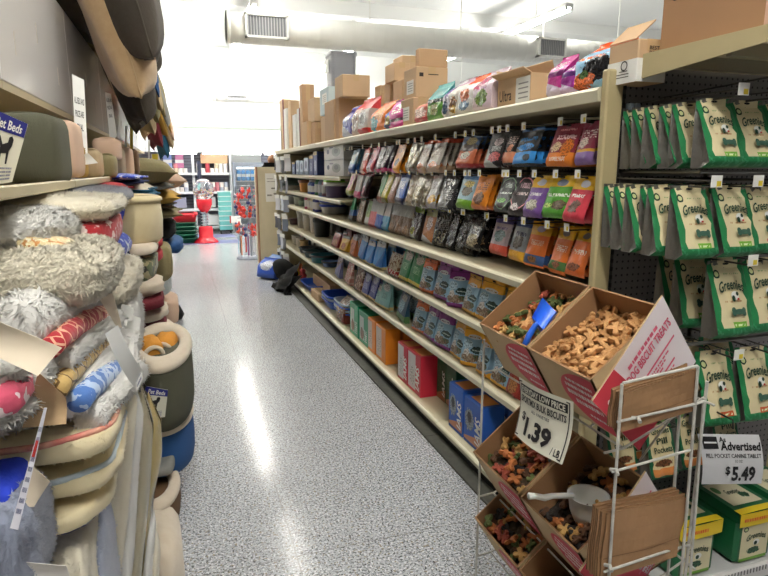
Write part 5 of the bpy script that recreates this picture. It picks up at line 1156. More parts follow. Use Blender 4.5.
# folded paper bags in the end holders
PB = M('brown_paper', (160, 122, 86), .8, bump=.25, bscale=18, var=.14, vscale=12)
PBE = M('brown_paper_edge', (120, 88, 58), .85)
def paper_bags(corn, n, where, th=.0058, Y0=.962):
    """corn: picture corners of the front bag lower-left, lower-right, upper-right, upper-left"""
    src = None
    ps = [AY(x, y, Y0) for x, y in corn]; base = ps[0].copy()
    for i in range(n):
        b = MB() if src is None else None
        if b is not None:
            def fn(u, v, e_=0.0): p = ps[0].lerp(ps[1], u).lerp(ps[3].lerp(ps[2], u), v)-base; p.y += e_+.003*math.sin(7*u+3*v)*math.sin(5*v); return p
            t = thing('paper_bag', 'x', 'paper bag', base, group='folded brown paper bags in the %s holder' % where)
            s_ = MB(); s_.grid(lambda u, v: fn(u, v), 8, 6); s_.grid(lambda u, v: fn(u, v, .0038), 8, 6, 0, True)
            for a_ in (0, 1): s_.grid(lambda u, v, a_=a_: fn(a_, v, .0038*u), 1, 6, 1, a_ == 1); s_.grid(lambda u, v, a_=a_: fn(u, a_, .0038*v), 8, 1, 1, a_ == 1)
            s_.build('bag_body', [PB, PBE], t)
            f_ = MB(); f_.grid(lambda u, v: fn(.02+.96*u, .30+.012*v, -.0012), 8, 1) ; f_.build('fold_crease', PBE, t)
            f_ = MB(); f_.grid(lambda u, v: fn(u, .0+.28*v, -.0022+.0015*v), 8, 2); f_.build('folded_bottom', PB, t)
            src = t; c = t
        else: c = copy_thing(src, 'x', None, base+Vector((-.0015*i+R.uniform(-.004, .003), th*i, R.uniform(-.004, .004)+.0008*i)), (R.uniform(-.01, .01), R.uniform(-.02, .02), R.uniform(-.02, .02)))
        lab = 'flat brown paper bag in the %s holder, %s' % (where, 'front one' if i == 0 else '%s from the front' % nth(i))
        tag(c, lab, 'paper bag', 'folded brown paper bags in the %s holder' % where)
    return src
paper_bags([(620, 432), (694, 410), (699, 369), (624, 395)], 7, 'upper', th=.0048)
paper_bags([(600, 580), (676, 556), (690, 497), (607, 514)], 7, 'lower')
# ------------------------------------------------------------------ bed shelving on the left
GLW = M('glossy_white_fascia', (246, 246, 246), .22, coat=.3)
LTAN = M('left_shelf_tan', (190, 176, 142), .45)
lg = thing('gondola_shelving', 'shelving with a glossy white fascia holding pet beds along the left of the aisle', 'shelving', (0, 0, 0))
XF = -.46
for i in range(8):
    y0, y1 = -.4+1.2*i, .8+1.2*i
    MB().box((-1.06, y0, 0), (-1.03, y1, 2.3)).build('back_panel', M('left_back_panel', (170, 160, 140), .7), lg)
    f = MB(); f.box((XF-.012, y0+.0015, 1.80), (XF, y1-.0015, 2.27), 0, .003); fo = f.build('fascia_panel', GLW, lg)
    f = MB()
    for q in range(3): f.box((XF-.001, y0+.2+q*.35, 1.9+.1*(q % 2)), (XF+.0015, y0+.206+q*.35, 1.97+.1*(q % 2)))
    f.build('price_card_slot', M('pale_card', (205, 200, 190), .5), fo)
    MB().box((-1.03, y0+.002, 2.24), (XF-.013, y1-.002, 2.262)).build('top_shelf', LTAN, lg)
    MB().box((-1.03, y0+.002, 1.775), (XF, y1-.002, 1.798)).build('fascia_underside', LTAN, lg)
    s_ = MB().box((-1.03, y0+.002, 1.495), (-.31, y1-.002, 1.512), 0, .003).build('shelf', LTAN, lg)
    MB().box((-.312, y0+.002, 1.498), (-.30, y1-.002, 1.522), 0, .003).build('price_rail', M('left_rail', (196, 184, 150), .4), s_)
    MB().box((-1.03, y0+.002, .07), (-.40, y1-.002, .10)).build('base_deck', LTAN, lg)
    MB().box((-.44, y0+.002, 0), (-.42, y1-.002, .07)).build('kick_plate', KICK, lg)
# ------------------------------------------------------------------ soft goods
def tufts(mb, n, ln, mi=0, seed=0, zmin=None, droop=.4, width=.09, filt=None):
    """short wool locks as small tapering blades over the surface already in mb (fn material mi only)"""
    r = random.Random(seed); V = mb.v; tris = []
    for f, m in zip(mb.f, mb.m):
        if m != mi: continue
        for k in range(1, len(f)-1):
            a, b, c = V[f[0]], V[f[k]], V[f[k+1]]; nn = (b-a).cross(c-a)
            if nn.length > 1e-9: tris.append((nn.length, a, b-a, c-a, nn.normalized()))
    tot = []; s = 0
    for t in tris: s += t[0]; tot.append(s)
    import bisect
    vs, fs, fn_ = [], [], []
    n = int(n*2.2); ln = ln*.75
    for _ in range(n):
        t = tris[min(len(tris)-1, bisect.bisect(tot, r.random()*s))]; u, v = r.random(), r.random()
        if u+v > 1: u, v = 1-u, 1-v
        p = t[1]+t[2]*u+t[3]*v
        n_ = t[4]; tg = Vector((r.uniform(-1, 1), r.uniform(-1, 1), r.uniform(-1, 1)-droop)); tg = (tg-n_*tg.dot(n_)).normalized()
        d = (tg+n_*r.uniform(.15, .75)).normalized(); sd = n_.cross(d).normalized(); L = ln*r.uniform(.5, 1.2); w = L*width
        mid = p+d*L*.55+sd*L*r.uniform(-.1, .1); tip = p+d*L+sd*L*r.uniform(-.3, .3)
        b = len(vs); vs += [p+sd*w-n_*.001, p-sd*w-n_*.001, mid-sd*w*.75, mid+sd*w*.75, tip]; fs += [(b, b+1, b+2, b+3), (b+3, b+2, b+4)]; q = (t[4]*1.0+d*.25).normalized(); fn_ += [q, q]
    st = len(mb.f); mb.add(vs, fs, mi)
    for i, q in enumerate(fn_): mb.fn[st+i] = q
    return mb
def sblob(c, s, e1=.5, e2=.5, nu=28, nv=16, nz=.0, seed=0, rot=None, mi=0, freq=3.0, mb=None):
    """rounded cushion: superellipsoid with lumpy surface"""
    mb = mb or MB(); r = random.Random(seed); ph = [r.uniform(0, 6.28) for _ in range(6)]
    rot = rot or Matrix.Identity(3)
    def sp(x, p): return math.copysign(abs(x)**p, x)
    vs, fs = [], []
    for j in range(nv+1):
        th = -math.pi/2+math.pi*j/nv
        for i in range(nu):
            a = 2*math.pi*i/nu
            x, y, z = sp(math.cos(th), e1)*sp(math.cos(a), e2), sp(math.cos(th), e1)*sp(math.sin(a), e2), sp(math.sin(th), e1)
            k = 1+nz*(math.sin(freq*2*x+ph[0]+freq*y)*math.sin(freq*1.7*y+ph[1])+.6*math.sin(freq*3.1*z+ph[2]+freq*2*x)+.5*math.sin(freq*5*y+ph[3]+4*x))
            vs.append(Vector(c)+rot @ Vector((x*s[0]*k, y*s[1]*k, z*s[2]*k)))
    for j in range(nv):
        for i in range(nu):
            i2 = (i+1) % nu; fs.append((j*nu+i, j*nu+i2, (j+1)*nu+i2, (j+1)*nu+i))
    return mb.add(vs, fs, mi)
def fleece(name, c, c2, bump=1.0):
    if name in MATS: return MATS[name]
    t = NT(name); co_ = t.coord()
    f = t.noise(co_, 22, 4, .65); g = t.noise(co_, 5, 2)
    m = t.mix(f, lin(c2), lin(c)); m = t.mix(t.math('MULTIPLY', g, .35), m, lin(c2))
    t.setb(**{'Base Color': m, 'Roughness': .95, 'Sheen Weight': .35, 'Sheen Roughness': .6, 'Specular IOR Level': .1})
    t.b.inputs['Subsurface Weight'].default_value = .0
    gm = t.n('ShaderNodeNewGeometry'); sc_ = t.n('ShaderNodeVectorMath', operation='SCALE'); t.put(sc_.inputs[0], gm.outputs['Normal']); t.put(sc_.inputs['Scale'], t.math('SUBTRACT', 1.0, t.math('MULTIPLY', gm.outputs['Backfacing'], 2.0)))
    bn = t.n('ShaderNodeBump'); t.put(bn.inputs['Height'], t.noise(co_, 90, 4, .7)); bn.inputs['Strength'].default_value = bump*.12; bn.inputs['Distance'].default_value = .006; t.put(bn.inputs['Normal'], sc_.outputs[0]); t.t.links.new(bn.outputs[0], t.b.inputs['Normal'])
    MATS[name] = t.m; return t.m
def prnt(name, base, motif, scale, thr=.55, kind='noise', col3=None):
    if name in MATS: return MATS[name]
    t = NT(name); co_ = t.coord()
    if kind == 'noise': f = t.math('GREATER_THAN', t.noise(co_, scale, 2, .6), thr)
    elif kind == 'zig':
        v = t.n('ShaderNodeTexVoronoi', feature='DISTANCE_TO_EDGE'); t.put(v.inputs['Vector'], co_); v.inputs['Scale'].default_value = scale
        f = t.math('LESS_THAN', v.outputs['Distance'], thr)
    c = t.mix(f, lin(base), lin(motif))
    if col3: c = t.mix(t.math('GREATER_THAN', t.noise(co_, scale*1.9, 2), .60), c, lin(col3))
    t.setb(**{'Base Color': c, 'Roughness': .85, 'Sheen Weight': .2}); t.bump(t.noise(co_, 60, 3), .3, .01); MATS[name] = t.m; return t.m
CREAM = fleece('cream_sheepskin', (250, 245, 230), (238, 226, 198)); WHITEF = fleece('white_sheepskin', (251, 250, 247), (236, 234, 229)); YCREAM = fleece('yellow_cream_sheepskin', (248, 238, 208), (232, 212, 162))
GREYF = fleece('grey_fleece', (120, 124, 138), (78, 82, 96)); DGREYF = fleece('dark_grey_fleece', (70, 72, 78), (46, 46, 50)); BGREY = fleece('blue_grey_fleece', (172, 180, 200), (140, 148, 172)); TANF = fleece('tan_fleece', (205, 178, 140), (172, 140, 100), .8)
BERB = fleece('berber_fleece', (232, 222, 205), (206, 188, 164), .8); BUTTER = fleece('butter_fleece', (236, 222, 182), (220, 200, 150), .5)
DBROWN = M('dark_brown_cloth', (62, 54, 44), .8, var=.15, vscale=5, bump=.3, bscale=40); OLIVE = M('olive_cloth', (84, 84, 68), .85, bump=.25, bscale=300, var=.1)
REDSN = prnt('red_snowflake_print', (178, 36, 46), (225, 205, 200), 34, .60); BLUESN = prnt('blue_snowflake_print', (40, 70, 180), (210, 218, 235), 34, .57); SPECK = prnt('speckled_cream_print', (226, 208, 160), (190, 130, 70), 70, .58, col3=(235, 230, 205))
REDZ = prnt('red_zigzag_print', (180, 40, 52), (235, 180, 150), 30, .06, 'zig'); TANZ = prnt('tan_scribble_print', (205, 172, 108), (110, 80, 40), 26, .05, 'zig'); BLUEP_ = prnt('blue_paisley_print', (82, 124, 196), (180, 200, 230), 36, .54); PINKF = prnt('pink_floral_print', (222, 90, 120), (245, 225, 228), 26, .54)
NAVYP = prnt('navy_paisley_print', (36, 46, 110), (190, 190, 205), 40, .60); CAMO = prnt('camouflage_print', (84, 92, 58), (48, 46, 36), 14, .52, col3=(150, 140, 104)); REDPL = M('red_cloth', (170, 44, 52), .85, bump=.3, bscale=50); MAR = M('maroon_cloth', (120, 36, 48), .85, bump=.3, bscale=50)
BLUEC = M('blue_cloth', (38, 84, 140), .85, bump=.2, bscale=200); BRBLUE = M('bright_blue_cloth', (40, 70, 215), .8, bump=.2, bscale=80); NAVYC = M('navy_cloth', (34, 44, 90), .85); TEALC = M('teal_cloth', (30, 92, 120), .85); MUST = M('mustard_cloth', (190, 150, 66), .85, var=.1, bump=.2, bscale=60)
TANC = M('tan_cloth', (188, 166, 132), .85, var=.1, bump=.2, bscale=60); KHAKI = M('khaki_cloth', (142, 132, 94), .85, var=.1, bump=.2, bscale=60); PEACHC = M('peach_cloth', (222, 190, 165), .85); GREYC = M('grey_cloth', (138, 138, 134), .85, bump=.2, bscale=60); ORANGEC = M('orange_cloth', (205, 140, 50), .85, bump=.2, bscale=60)
BRNIN = M('brown_suede', (112, 84, 58), .9); BLKC = M('black_cloth', (30, 30, 32), .9); PINKTR = M('peach_piping', (232, 190, 160), .8, col2=(214, 128, 118), vscale=22); BLUTR = M('pale_blue_piping', (196, 210, 220), .85)
GB_ = 'pet beds stacked on the left'
def bed(label, cat='pet bed', name='pet_bed', loc=(0, 0, 0), rot=(0, 0, 0), group=GB_): return thing(name, label, cat, loc, rot, group)
def span(x0, y0, x1, y1, Y):
    """picture box at distance Y -> X and Z range"""
    a, b = AY(x0, y1, Y), AY(x1, y0, Y); return a.x, b.x, a.z, b.z
def mat_bed(label, bb, Y0, dep, m, under=None, fuzz=3000, ln=.018, e=.4, nz=.03, piping=None, seed=1, left=None, uh=.18):
    x0, x1, z0, z1 = span(*bb, Y0)
    if left is not None: x0 = left
    t = bed(label, loc=((x0+x1)/2, Y0+dep/2, z0)); s = ((x1-x0)/2, dep/2, (z1-z0)/2)
    mb = sblob((0, 0, s[2]), s, e, e, 36, 16, nz, seed)
    if fuzz: tufts(mb, fuzz, ln, 0, seed)
    o = mb.build('fleece_body', m, t, True)
    if under: sblob((0, -.004, s[2]*uh), (s[0]*.985, s[1]*.995, s[2]*uh*1.2), .4, .35, 28, 8, .02, seed+1).build('cover_base', under, t, True)
    if piping:
        pts = []
        for q in range(40):
            a = 2*math.pi*q/40; ex = e
            pts.append((math.copysign(abs(math.cos(a))**ex, math.cos(a))*s[0]*.99, math.copysign(abs(math.sin(a))**ex, math.sin(a))*s[1]*.99, s[2]*1.80+.004*math.sin(5*a)))
        MB().tube(pts, .006, 0, 6, closed=True).build('piping', piping, t, True)
    return t
# --- near stack, top to bottom
mat_bed('grey curly fleece bed on top of the near stack under the shelf', (28, 189, 117, 213), 1.85, .8, GREYF, None, 7000, .014, .5, .03, left=-.85, seed=2)
t = mat_bed('dark grey fleece bed behind the cream one, under the shelf edge', (-30, 188, 60, 205), 2.05, .5, DGREYF, None, 3000, .014, .5, .03, seed=3)
t = mat_bed('cream sheepskin bed with red snowflake sides near the top of the stack', (-60, 197, 111, 262), 1.56, .55, CREAM, None, 0, left=-.80, seed=4, nz=.0, e=.45)
for ch in list(t.children): bpy.data.objects.remove(ch)
x0, x1, z0, z1 = span(-60, 197, 111, 262, 1.56); zm = span(0, 197, 0, 227, 1.56)[2]
cx_ = t.location.x; lx, hx = -.80-cx_, x1-cx_
sblob(((lx+hx)/2, 0, (z0+zm)/2-z0), ((hx-lx)/2-.012, .27, (zm-z0)/2+.01), .35, .3, 36, 12, .015, 5).build('cover_side', REDSN, t, True)
m = sblob(((lx+hx)/2, 0, (zm+z1)/2-z0), ((hx-lx)/2, .285, (z1-zm)/2+.004), .6, .4, 40, 16, .03, 6); tufts(m, 8000, .018, 0, 6); m.build('fleece_top', CREAM, t, True)
MB().tube([(hx-.02, -.276, (zm-z0)*.45+.0), (0, -.279, (zm-z0)*.45), (lx+.02, -.276, (zm-z0)*.45)], .004, 0, 6).build('seam', MAR, t)
mat_bed('bright blue bed edge seen right of the red snowflake bed', (80, 205, 113, 236), 2.0, .6, BRBLUE, None, 0, e=.5, left=-.8, seed=7)
mat_bed('blue and white snowflake bed right of the red one', (70, 238, 120, 272), 2.05, .5, BLUESN, None, 0, e=.6, left=-.7, seed=8)
# white fluffy folded bed with speckled side
x0, x1, z0, z1 = span(-60, 214, 54, 264, 1.30)
t = bed('fluffy white sheepskin bed with speckled cream fabric, folded in front', loc=((x0+x1)/2, 1.5, z0))
m = sblob((0, 0, (z1-z0)*.52), ((x1-x0)/2, .2, (z1-z0)*.5), .7, .7, 32, 16, .03, 9); tufts(m, 7000, .022, 0, 9); m.build('fleece_body', WHITEF, t, True)
x2, x3, z2_, z3_ = span(6, 232, 84, 268, 1.30)
m = MB(); sblob(((x2+x3)/2-t.location.x, -.13, (z2_+z3_)/2-z0-.012), ((x3-x2)/2, .085, (z3_-z2_)/2), .8, .7, 24, 14, .03, 10, Matrix.Rotation(.38, 3, 'Y')).build('cover_side', SPECK, t, True)
# big cream roll
x0, x1, z0, z1 = span(-60, 252, 103, 325, 1.18)
t = bed('thick cream sheepskin bed rolled at the front of the near stack', loc=((x0+x1)/2, 1.18+.22, z0))
m = sblob((0, 0, (z1-z0)/2), ((x1-x0)/2, .22, (z1-z0)/2), .62, .5, 44, 22, .02, 11); tufts(m, 14000, .020, 0, 11); m.build('fleece_body', CREAM, t, True)
xa, xb, za, zb = span(-60, 309, 34, 322, 1.14)
sblob(((xa+xb)/2-t.location.x, -.17, (za+zb)/2-z0), ((xb-xa)/2, .06, (zb-za)/2+.004), .6, .5, 20, 10, .02, 12).build('cover_base', NAVYC, t, True)
# three beds with diagonal bolsters
def bolster_bed(label, p0, p1, r1, cov, ws, seed, side=1):
    a, b = AY(*p0), AY(*p1); c = (a+b)/2
    t = bed(label, loc=c); d = (b-a); n = 9
    def path(off, ext=0.0): return [a-c+d*(-ext+(1+2*ext)*k/(n-1))+Vector(off)+Vector((0, 0, .012*math.sin(math.pi*k/(n-1)))) for k in range(n)]
    MB().tube(path((0, 0, 0), .02), [r1*(.8+.2*math.sin(math.pi*k/(n-1))+.03*(-1)**k) for k in range(n)], 0, 16).build('bolster_cover', cov, t, True)
    m = MB()
    for off, rr_ in ws: m.tube(path(off, .10), [rr_*(.75+.3*math.sin(math.pi*(k+.4)/n)) for k in range(n)], 0, 14)
    tufts(m, 7000, .022, 0, seed); m.build('fleece_body', WHITEF, t, True)
bolster_bed('white sheepskin bed with a red zigzag bolster, topmost of three diagonal ones', (52, 347, 1.08), (104, 313, 1.5), .022, REDZ, [((-.05, .05, .030), .058), ((.0, .10, -.046), .032), ((-.13, .05, .0), .08)], 21)
bolster_bed('white sheepskin bed with a tan scribbled bolster, middle of three diagonal ones', (56, 390, 1.08), (106, 340, 1.5), .023, TANZ, [((-.05, .09, .016), .04), ((.012, .09, -.048), .034), ((-.12, .1, -.03), .09)], 22)
bolster_bed('white sheepskin bed with a blue paisley bolster, lowest of three diagonal ones', (80, 400, 1.12), (125, 362, 1.55), .026, BLUEP_, [((-.06, .09, .0), .045), ((.012, .07, -.055), .036), ((-.14, .1, -.03), .09)], 23)
mat_bed('thick white sheepskin bed under the three diagonal bolster beds', (-40, 402, 122, 440), 1.16, .7, WHITEF, None, 6000, .02, .5, .05, seed=24)
# pink floral
x0, x1, z0, z1 = span(-70, 372, 27, 440, .95)
t = bed('pink floral sheepskin bed nearest the camera at the left edge', loc=((x0+x1)/2, 1.02, z0))
sblob((-.002, -.03, (z1-z0)*.52), ((x1-x0)/2-.006, .06, (z1-z0)*.30), .6, .5, 24, 14, .03, 25).build('cover_side', PINKF, t, True)
m = sblob((-.01, .02, (z1-z0)*.16), ((x1-x0)/2, .09, (z1-z0)*.17), .7, .6, 24, 12, .06, 26); sblob((-.01, .03, (z1-z0)*.84), ((x1-x0)/2-.005, .09, (z1-z0)*.17), .7, .6, 24, 12, .06, 27, mb=m)
sblob((.0, .07, (z1-z0)*.5), ((x1-x0)/2+.006, .06, (z1-z0)*.4), .7, .6, 24, 12, .06, 28, mb=m); tufts(m, 8000, .022, 0, 26); m.build('fleece_body', WHITEF, t, True)
# flat cream mats
mat_bed('flat cream sheepskin mat with peach piping, topmost of the three flat mats', (10, 434, 112, 475), 1.10, .6, YCREAM, None, 7000, .011, .27, .02, PINKTR, 31, left=-.75)
mat_bed('flat cream sheepskin mat with pale blue piping, middle of the three flat mats', (26, 472, 112, 508), 1.13, .6, YCREAM, None, 6000, .011, .27, .02, BLUTR, 32, left=-.72)
mat_bed('flat cream sheepskin mat with a navy paisley underside, lowest of the three', (26, 507, 107, 543), 1.12, .6, YCREAM, NAVYP, 6000, .011, .27, .02, None, 33, left=-.72, uh=.12)
mat_bed('cream fleece bed folded upright under the flat mats', (50, 545, 86, 640), 1.14, .3, CREAM, None, 3000, .012, .5, .03, seed=34)
mat_bed('blue grey fleece bed standing between the cream beds', (70, 535, 104, 660), 1.22, .3, BGREY, None, 3000, .012, .5, .03, seed=35)
mat_bed('blue grey fleece bed at the lower left corner', (-60, 508, 27, 640), .93, .2, BGREY, None, 5000, .014, .6, .04, seed=36)
mat_bed('bright blue folded bed at the left edge behind the long paper tag', (-60, 488, 12, 556), .97, .14, BRBLUE, None, 0, .01, .5, .02, seed=37)
# yellowed sheepskins in clear wrap hanging down
WRAP = M('clear_wrap', (245, 242, 228), .12, bump=.9, bscale=14, trans=.9, spec=.6)
YEL2 = fleece('yellowed_sheepskin', (246, 230, 172), (234, 204, 118), .5)
def drape(label, pl, w, dep, m, seed, wrap=True):
    """folded skins standing on edge: pl = list of picture points down the front edge with distance Y"""
    P_ = [AY(*p) for p in pl]; base = P_[-1].copy(); t = bed(label, 'sheepskin', 'folded_sheepskin', base, group='folded sheepskins standing on edge'); n = len(P_)
    r = random.Random(seed); ph = r.uniform(0, 6)
    def fn(u, v, e_=0.0):
        k = v*(n-1); i = min(int(k), n-2); p = P_[i].lerp(P_[i+1], k-i)-base
        a = 2*math.pi*u; wob = 1+.07*math.sin(3*v*math.pi+ph)+.06*math.sin(3*a+3*v)
        cap = min(1, 3.2*min(v+.02, 1.02-v)+.15)
        return p+Vector((math.copysign(abs(math.cos(a))**.7, math.cos(a))*(w+e_)*wob*cap, dep+math.sin(a)*(dep+e_)*cap, .01*math.sin(2*a+ph)))
    b = MB(); b.grid(fn, 24, 22, 0, True); tufts(b, 2500, .010, 0, seed); b.build('fleece_body', m, t, True)
    if wrap:
        b = MB(); b.grid(lambda u, v: fn(u, v, .006+.003*math.sin(9*v+4*u)), 28, 30, 0, True); b.build('clear_wrap', WRAP, t, True)
for lb_, pl, w, m, wr in (
    ('cream sheepskin standing on edge right of the flat mats', [(121, 372, 1.45), (123, 420, 1.42), (118, 480, 1.4), (112, 540, 1.38), (106, 660, 1.36)], .026, CREAM, False),
    ('white sheepskin fold standing second from the flat mats', [(130, 392, 1.50), (131, 430, 1.48), (126, 500, 1.46), (121, 570, 1.44), (116, 680, 1.42)], .024, WHITEF, False),
    ('yellow sheepskin fold deep between the white ones', [(128, 430, 1.60), (129, 490, 1.58), (125, 560, 1.56), (120, 680, 1.54)], .030, YEL2, False),
    ('cream sheepskin in clear wrap, third from the flat mats', [(138, 396, 1.58), (140, 440, 1.56), (137, 500, 1.54), (130, 580, 1.52), (125, 690, 1.5)], .022, CREAM, True),
    ('yellowed sheepskin in clear wrap beside the olive cuddler bed', [(146, 402, 1.68), (149, 432, 1.66), (147, 470, 1.64), (140, 520, 1.62), (136, 700, 1.6)], .024, YEL2, True),
    ('white sheepskin fold hanging lowest beside the beige roll', [(146, 505, 1.66), (145, 550, 1.64), (141, 600, 1.62), (138, 720, 1.6)], .024, WHITEF, False),
    ('cream sheepskin fold at the bottom next to the beige roll', [(153, 540, 1.72), (152, 590, 1.70), (148, 740, 1.68)], .018, CREAM, False)):
    drape(lb_, pl, w, .06, m, len(lb_), wr)
mat_bed('fluffy white sheepskin bed tucked above the wrapped skins', (84, 275, 133, 310), 1.75, .5, CREAM, None, 4000, .02, .6, .06, seed=46)
mat_bed('loose white sheepskin bed behind the diagonal bolsters', (100, 305, 134, 372), 1.75, .4, WHITEF, None, 4000, .02, .6, .06, seed=47)
# cards and tags
def card(label, pts, Y, txt=None, m=None, th=.0012, bars=0, cat='tag', bow=.01, grp='paper tags on the beds', name='paper_tag', red=None):
    P_ = [AY(x, y, Y if not isinstance(Y, (list, tuple)) else Y[i]) for i, (x, y) in enumerate(pts)]; c = sum(P_, Vector())/4
    t = thing(name, label, cat, c, group=grp)
    def fn(u, v, e_=0.0): p = P_[0].lerp(P_[1], u).lerp(P_[3].lerp(P_[2], u), v)-c; p.y += bow*math.sin(math.pi*v)-e_; return p
    b = MB(); b.grid(fn, 6, 6); b.grid(lambda u, v: fn(u, v, -th), 6, 6, 0, True)
    for e_ in (0, 1): b.grid(lambda u, v, e_=e_: fn(e_, u, -th*v), 6, 1, 0); b.grid(lambda u, v, e_=e_: fn(u, e_, -th*v), 6, 1, 0)
    b.build('card', m or WHITE, t, True)
    if bars:
        b = MB(); dashes(b, lambda u, v: fn(u, v, .001), [(.15, .85, .12+.76*k/bars, .35/bars) for k in range(bars)], bars); b.build('small_print', M('grey_ink', (120, 122, 150), .6), t)
    if red: b = MB(); b.grid(lambda u, v: fn(.2+.6*u, red[0]+(red[1]-red[0])*v, .0012), 1, 2); b.build('red_mark', REDC, t)
    if txt:
        b = MB()
        for s_, bx in txt: put_text(b, s_, lambda u, v: fn(u, v, .0014), bx, 0, .015)
        b.build('lettering', MATS['ink_black'], t)
    return t
CRD = M('cream_card', (228, 214, 192), .6); CRD2 = M('tan_card', (196, 166, 128), .7)
card('big blank cream card hanging before the diagonal bolster beds', [(-14, 352), (38, 376), (62, 348), (-10, 318)], [.93, .93, 1.0, .93], m=CRD, bow=.012)
card('tan cardboard tag under the big cream card', [(22, 428), (66, 424), (66, 398), (38, 372)], 1.02, m=CRD2, bow=.008)
card('long white paper tag with red print hanging at the lower left', [(10, 528), (18, 530), (47, 408), (44, 408)], [.90, .90, .93, .93], bars=9, bow=.006, red=(.58, .72), m=M('tag_lilac', (225, 224, 236), .5))
card('blank white tag below the long paper tag', [(25, 507), (34, 507), (50, 482), (28, 462)], .98, m=CRD, bow=.004)
card('blank white card at the bottom of the near stack', [(20, 600), (72, 600), (66, 566), (20, 562)], .95, m=M('tag_white', (230, 226, 222), .6), bow=.01)
card('white strip tag curling over the tan and blue bolsters', [(136, 390), (144, 372), (118, 325), (105, 334)], [1.3, 1.3, 1.22, 1.22], bars=0, bow=-.02)
card('small printed label at the end of the white strip tag', [(137, 392), (143, 378), (139, 362), (133, 370)], 1.29, bars=3, bow=.0)
card('tan tag by the white fluff right of the cream roll', [(116, 326), (122, 328), (112, 292), (94, 293)], 1.4, m=CRD, bow=.008)
for i, (x, y) in enumerate(((126, 312), (133, 322), (128, 333))): card('white price tag dangling right of the tan tag, %s of three' % ('upper', 'middle', 'lower')[i], [(x-7, y+6), (x+6, y+9), (x+8, y-4), (x-4, y-8)], 1.7+.02*i, bars=2 if i == 2 else 0, bow=.002)
card('white price tag on the brown bed near the floor', [(140, 512), (154, 512), (150, 490), (138, 490)], 2.1, bow=.004)
# --- second stack
x0, x1, z0, z1 = span(104, 197, 158, 250, 2.5); xa = (x0+x1)/2; w2 = (x1-x0)/2
t = bed('round cream plush bed rolled into a drum with a white label', loc=(x1-.20, 2.75, z0))
m = MB(); hh = z1-z0; m.lathe([(.05, .01), (.185, .0), (.20, .02), (.205, hh*.5), (.20, hh*.85), (.195, hh*.97), (.18, hh), (.168, hh*.95), (.16, hh*.85), (.02, hh*.84)], 0, 36, 1, 1.15); m.build('fleece_body', BUTTER, t, True)
m = MB(); m.lathe([(.198, hh*.86), (.209, hh*.89), (.206, hh*.95), (.192, hh*.985)], 0, 36, 1, 1.15, caps=False); m.build('rim_seam', BUTTER, t, True)
card('white label on the cream drum bed', [(116, 233), (121, 235), (123, 216), (117, 215)], 2.47, bars=3, bow=0)
mat_bed('tan plush bed with a navy label under the cream drum', (112, 244, 155, 260), 2.5, .5, BERB, None, 0, .01, .4, .02, seed=51, left=-.75)
card('navy label on the tan plush bed', [(119, 257), (130, 254), (129, 250), (119, 252)], 2.48, m=NAVYC, bow=0)
mat_bed('camouflage cloth bed below the tan plush one', (118, 258, 154, 288), 2.5, .5, CAMO, None, 0, .01, .4, .02, seed=52, left=-.75)
mat_bed('white plush bed with tag left of the camouflage one', (100, 262, 128, 290), 2.2, .3, WHITEF, None, 1500, .01, .5, .03, seed=53)
def cup(label, cxp, py_top, Y, rx, ry, ht, m_out, m_lip, m_in, tilt=0.0, name='pet_bed', rotz=0.0, base=None):
    """cuddler bed: padded oval wall with a fleece lip"""
    c = AY(cxp, py_top, Y); t = bed(label, 'pet bed', name, (c.x, Y, c.z-ht), (tilt, 0, rotz))
    MB().lathe([(.80, .0), (.93, .005), (.99, .05), (1.0, ht*.45), (.985, ht*.80), (.97, ht*.9)], 0, 40, rx, ry, caps=True).build('outer_wall', m_out, t, True)
    lr = min(.03, rx*.22); k = lr/rx; m = MB(); prof = []
    for q in range(9):
        a = -.6+(math.pi+1.2)*q/8; prof.append((1.0-k*.9+k*math.cos(a), ht*.92+lr*math.sin(a)))
    prof += [(.80, ht*.5), (.70, ht*.3)]
    m.lathe(prof, 0, 40, rx, ry, caps=False); tufts(m, 1800, .008, 0, 7); m.build('fleece_lip', m_lip, t, True)
    MB().lathe([(.74, ht*.28), (.66, ht*.36), (.3, ht*.42), (.01, ht*.42)], 0, 30, rx, ry).build('cushion', m_in, t, True)
    return t
cup('round cuddler bed with berber lip, olive outside and orange inside', 161, 340, 2.85, .135, .38, .31, OLIVE, BERB, ORANGEC, .0)
c = AY(160, 332, 3.0)
for i, (px, py, Y) in enumerate(((150, 347, 2.78), (166, 343, 2.9))):
    p = AY(px, py, Y); t = bed('orange cushion folded inside the olive cuddler bed, %s one' % ('left', 'right')[i], 'pet pillow', 'bed_pillow', p, (.2, .1, .3-.5*i), 'orange cushions in the olive cuddler bed'); sblob((0, 0, -.03), (.05, .07, .075), .6, .6, 20, 12, .03, 90+i).build('cover', ORANGEC, t, True)
    MB().tube([(.045*math.cos(a*.314), -.066, -.03+.06*math.sin(a*.314)) for a in range(11)], .010, 0, 8).build('fleece_edge', BERB, t, True)
card('pet beds label with a dog figure on the olive cuddler bed', [(138, 420), (165, 417), (168, 390), (146, 386)], [2.46, 2.44, 2.44, 2.46], m=M('label_cream', (226, 224, 208), .5), bow=0, grp='bed labels', cat='label', name='bed_label')
lb = LB = [o for o in COL.objects if o.get('label', '').startswith('pet beds label')][0]
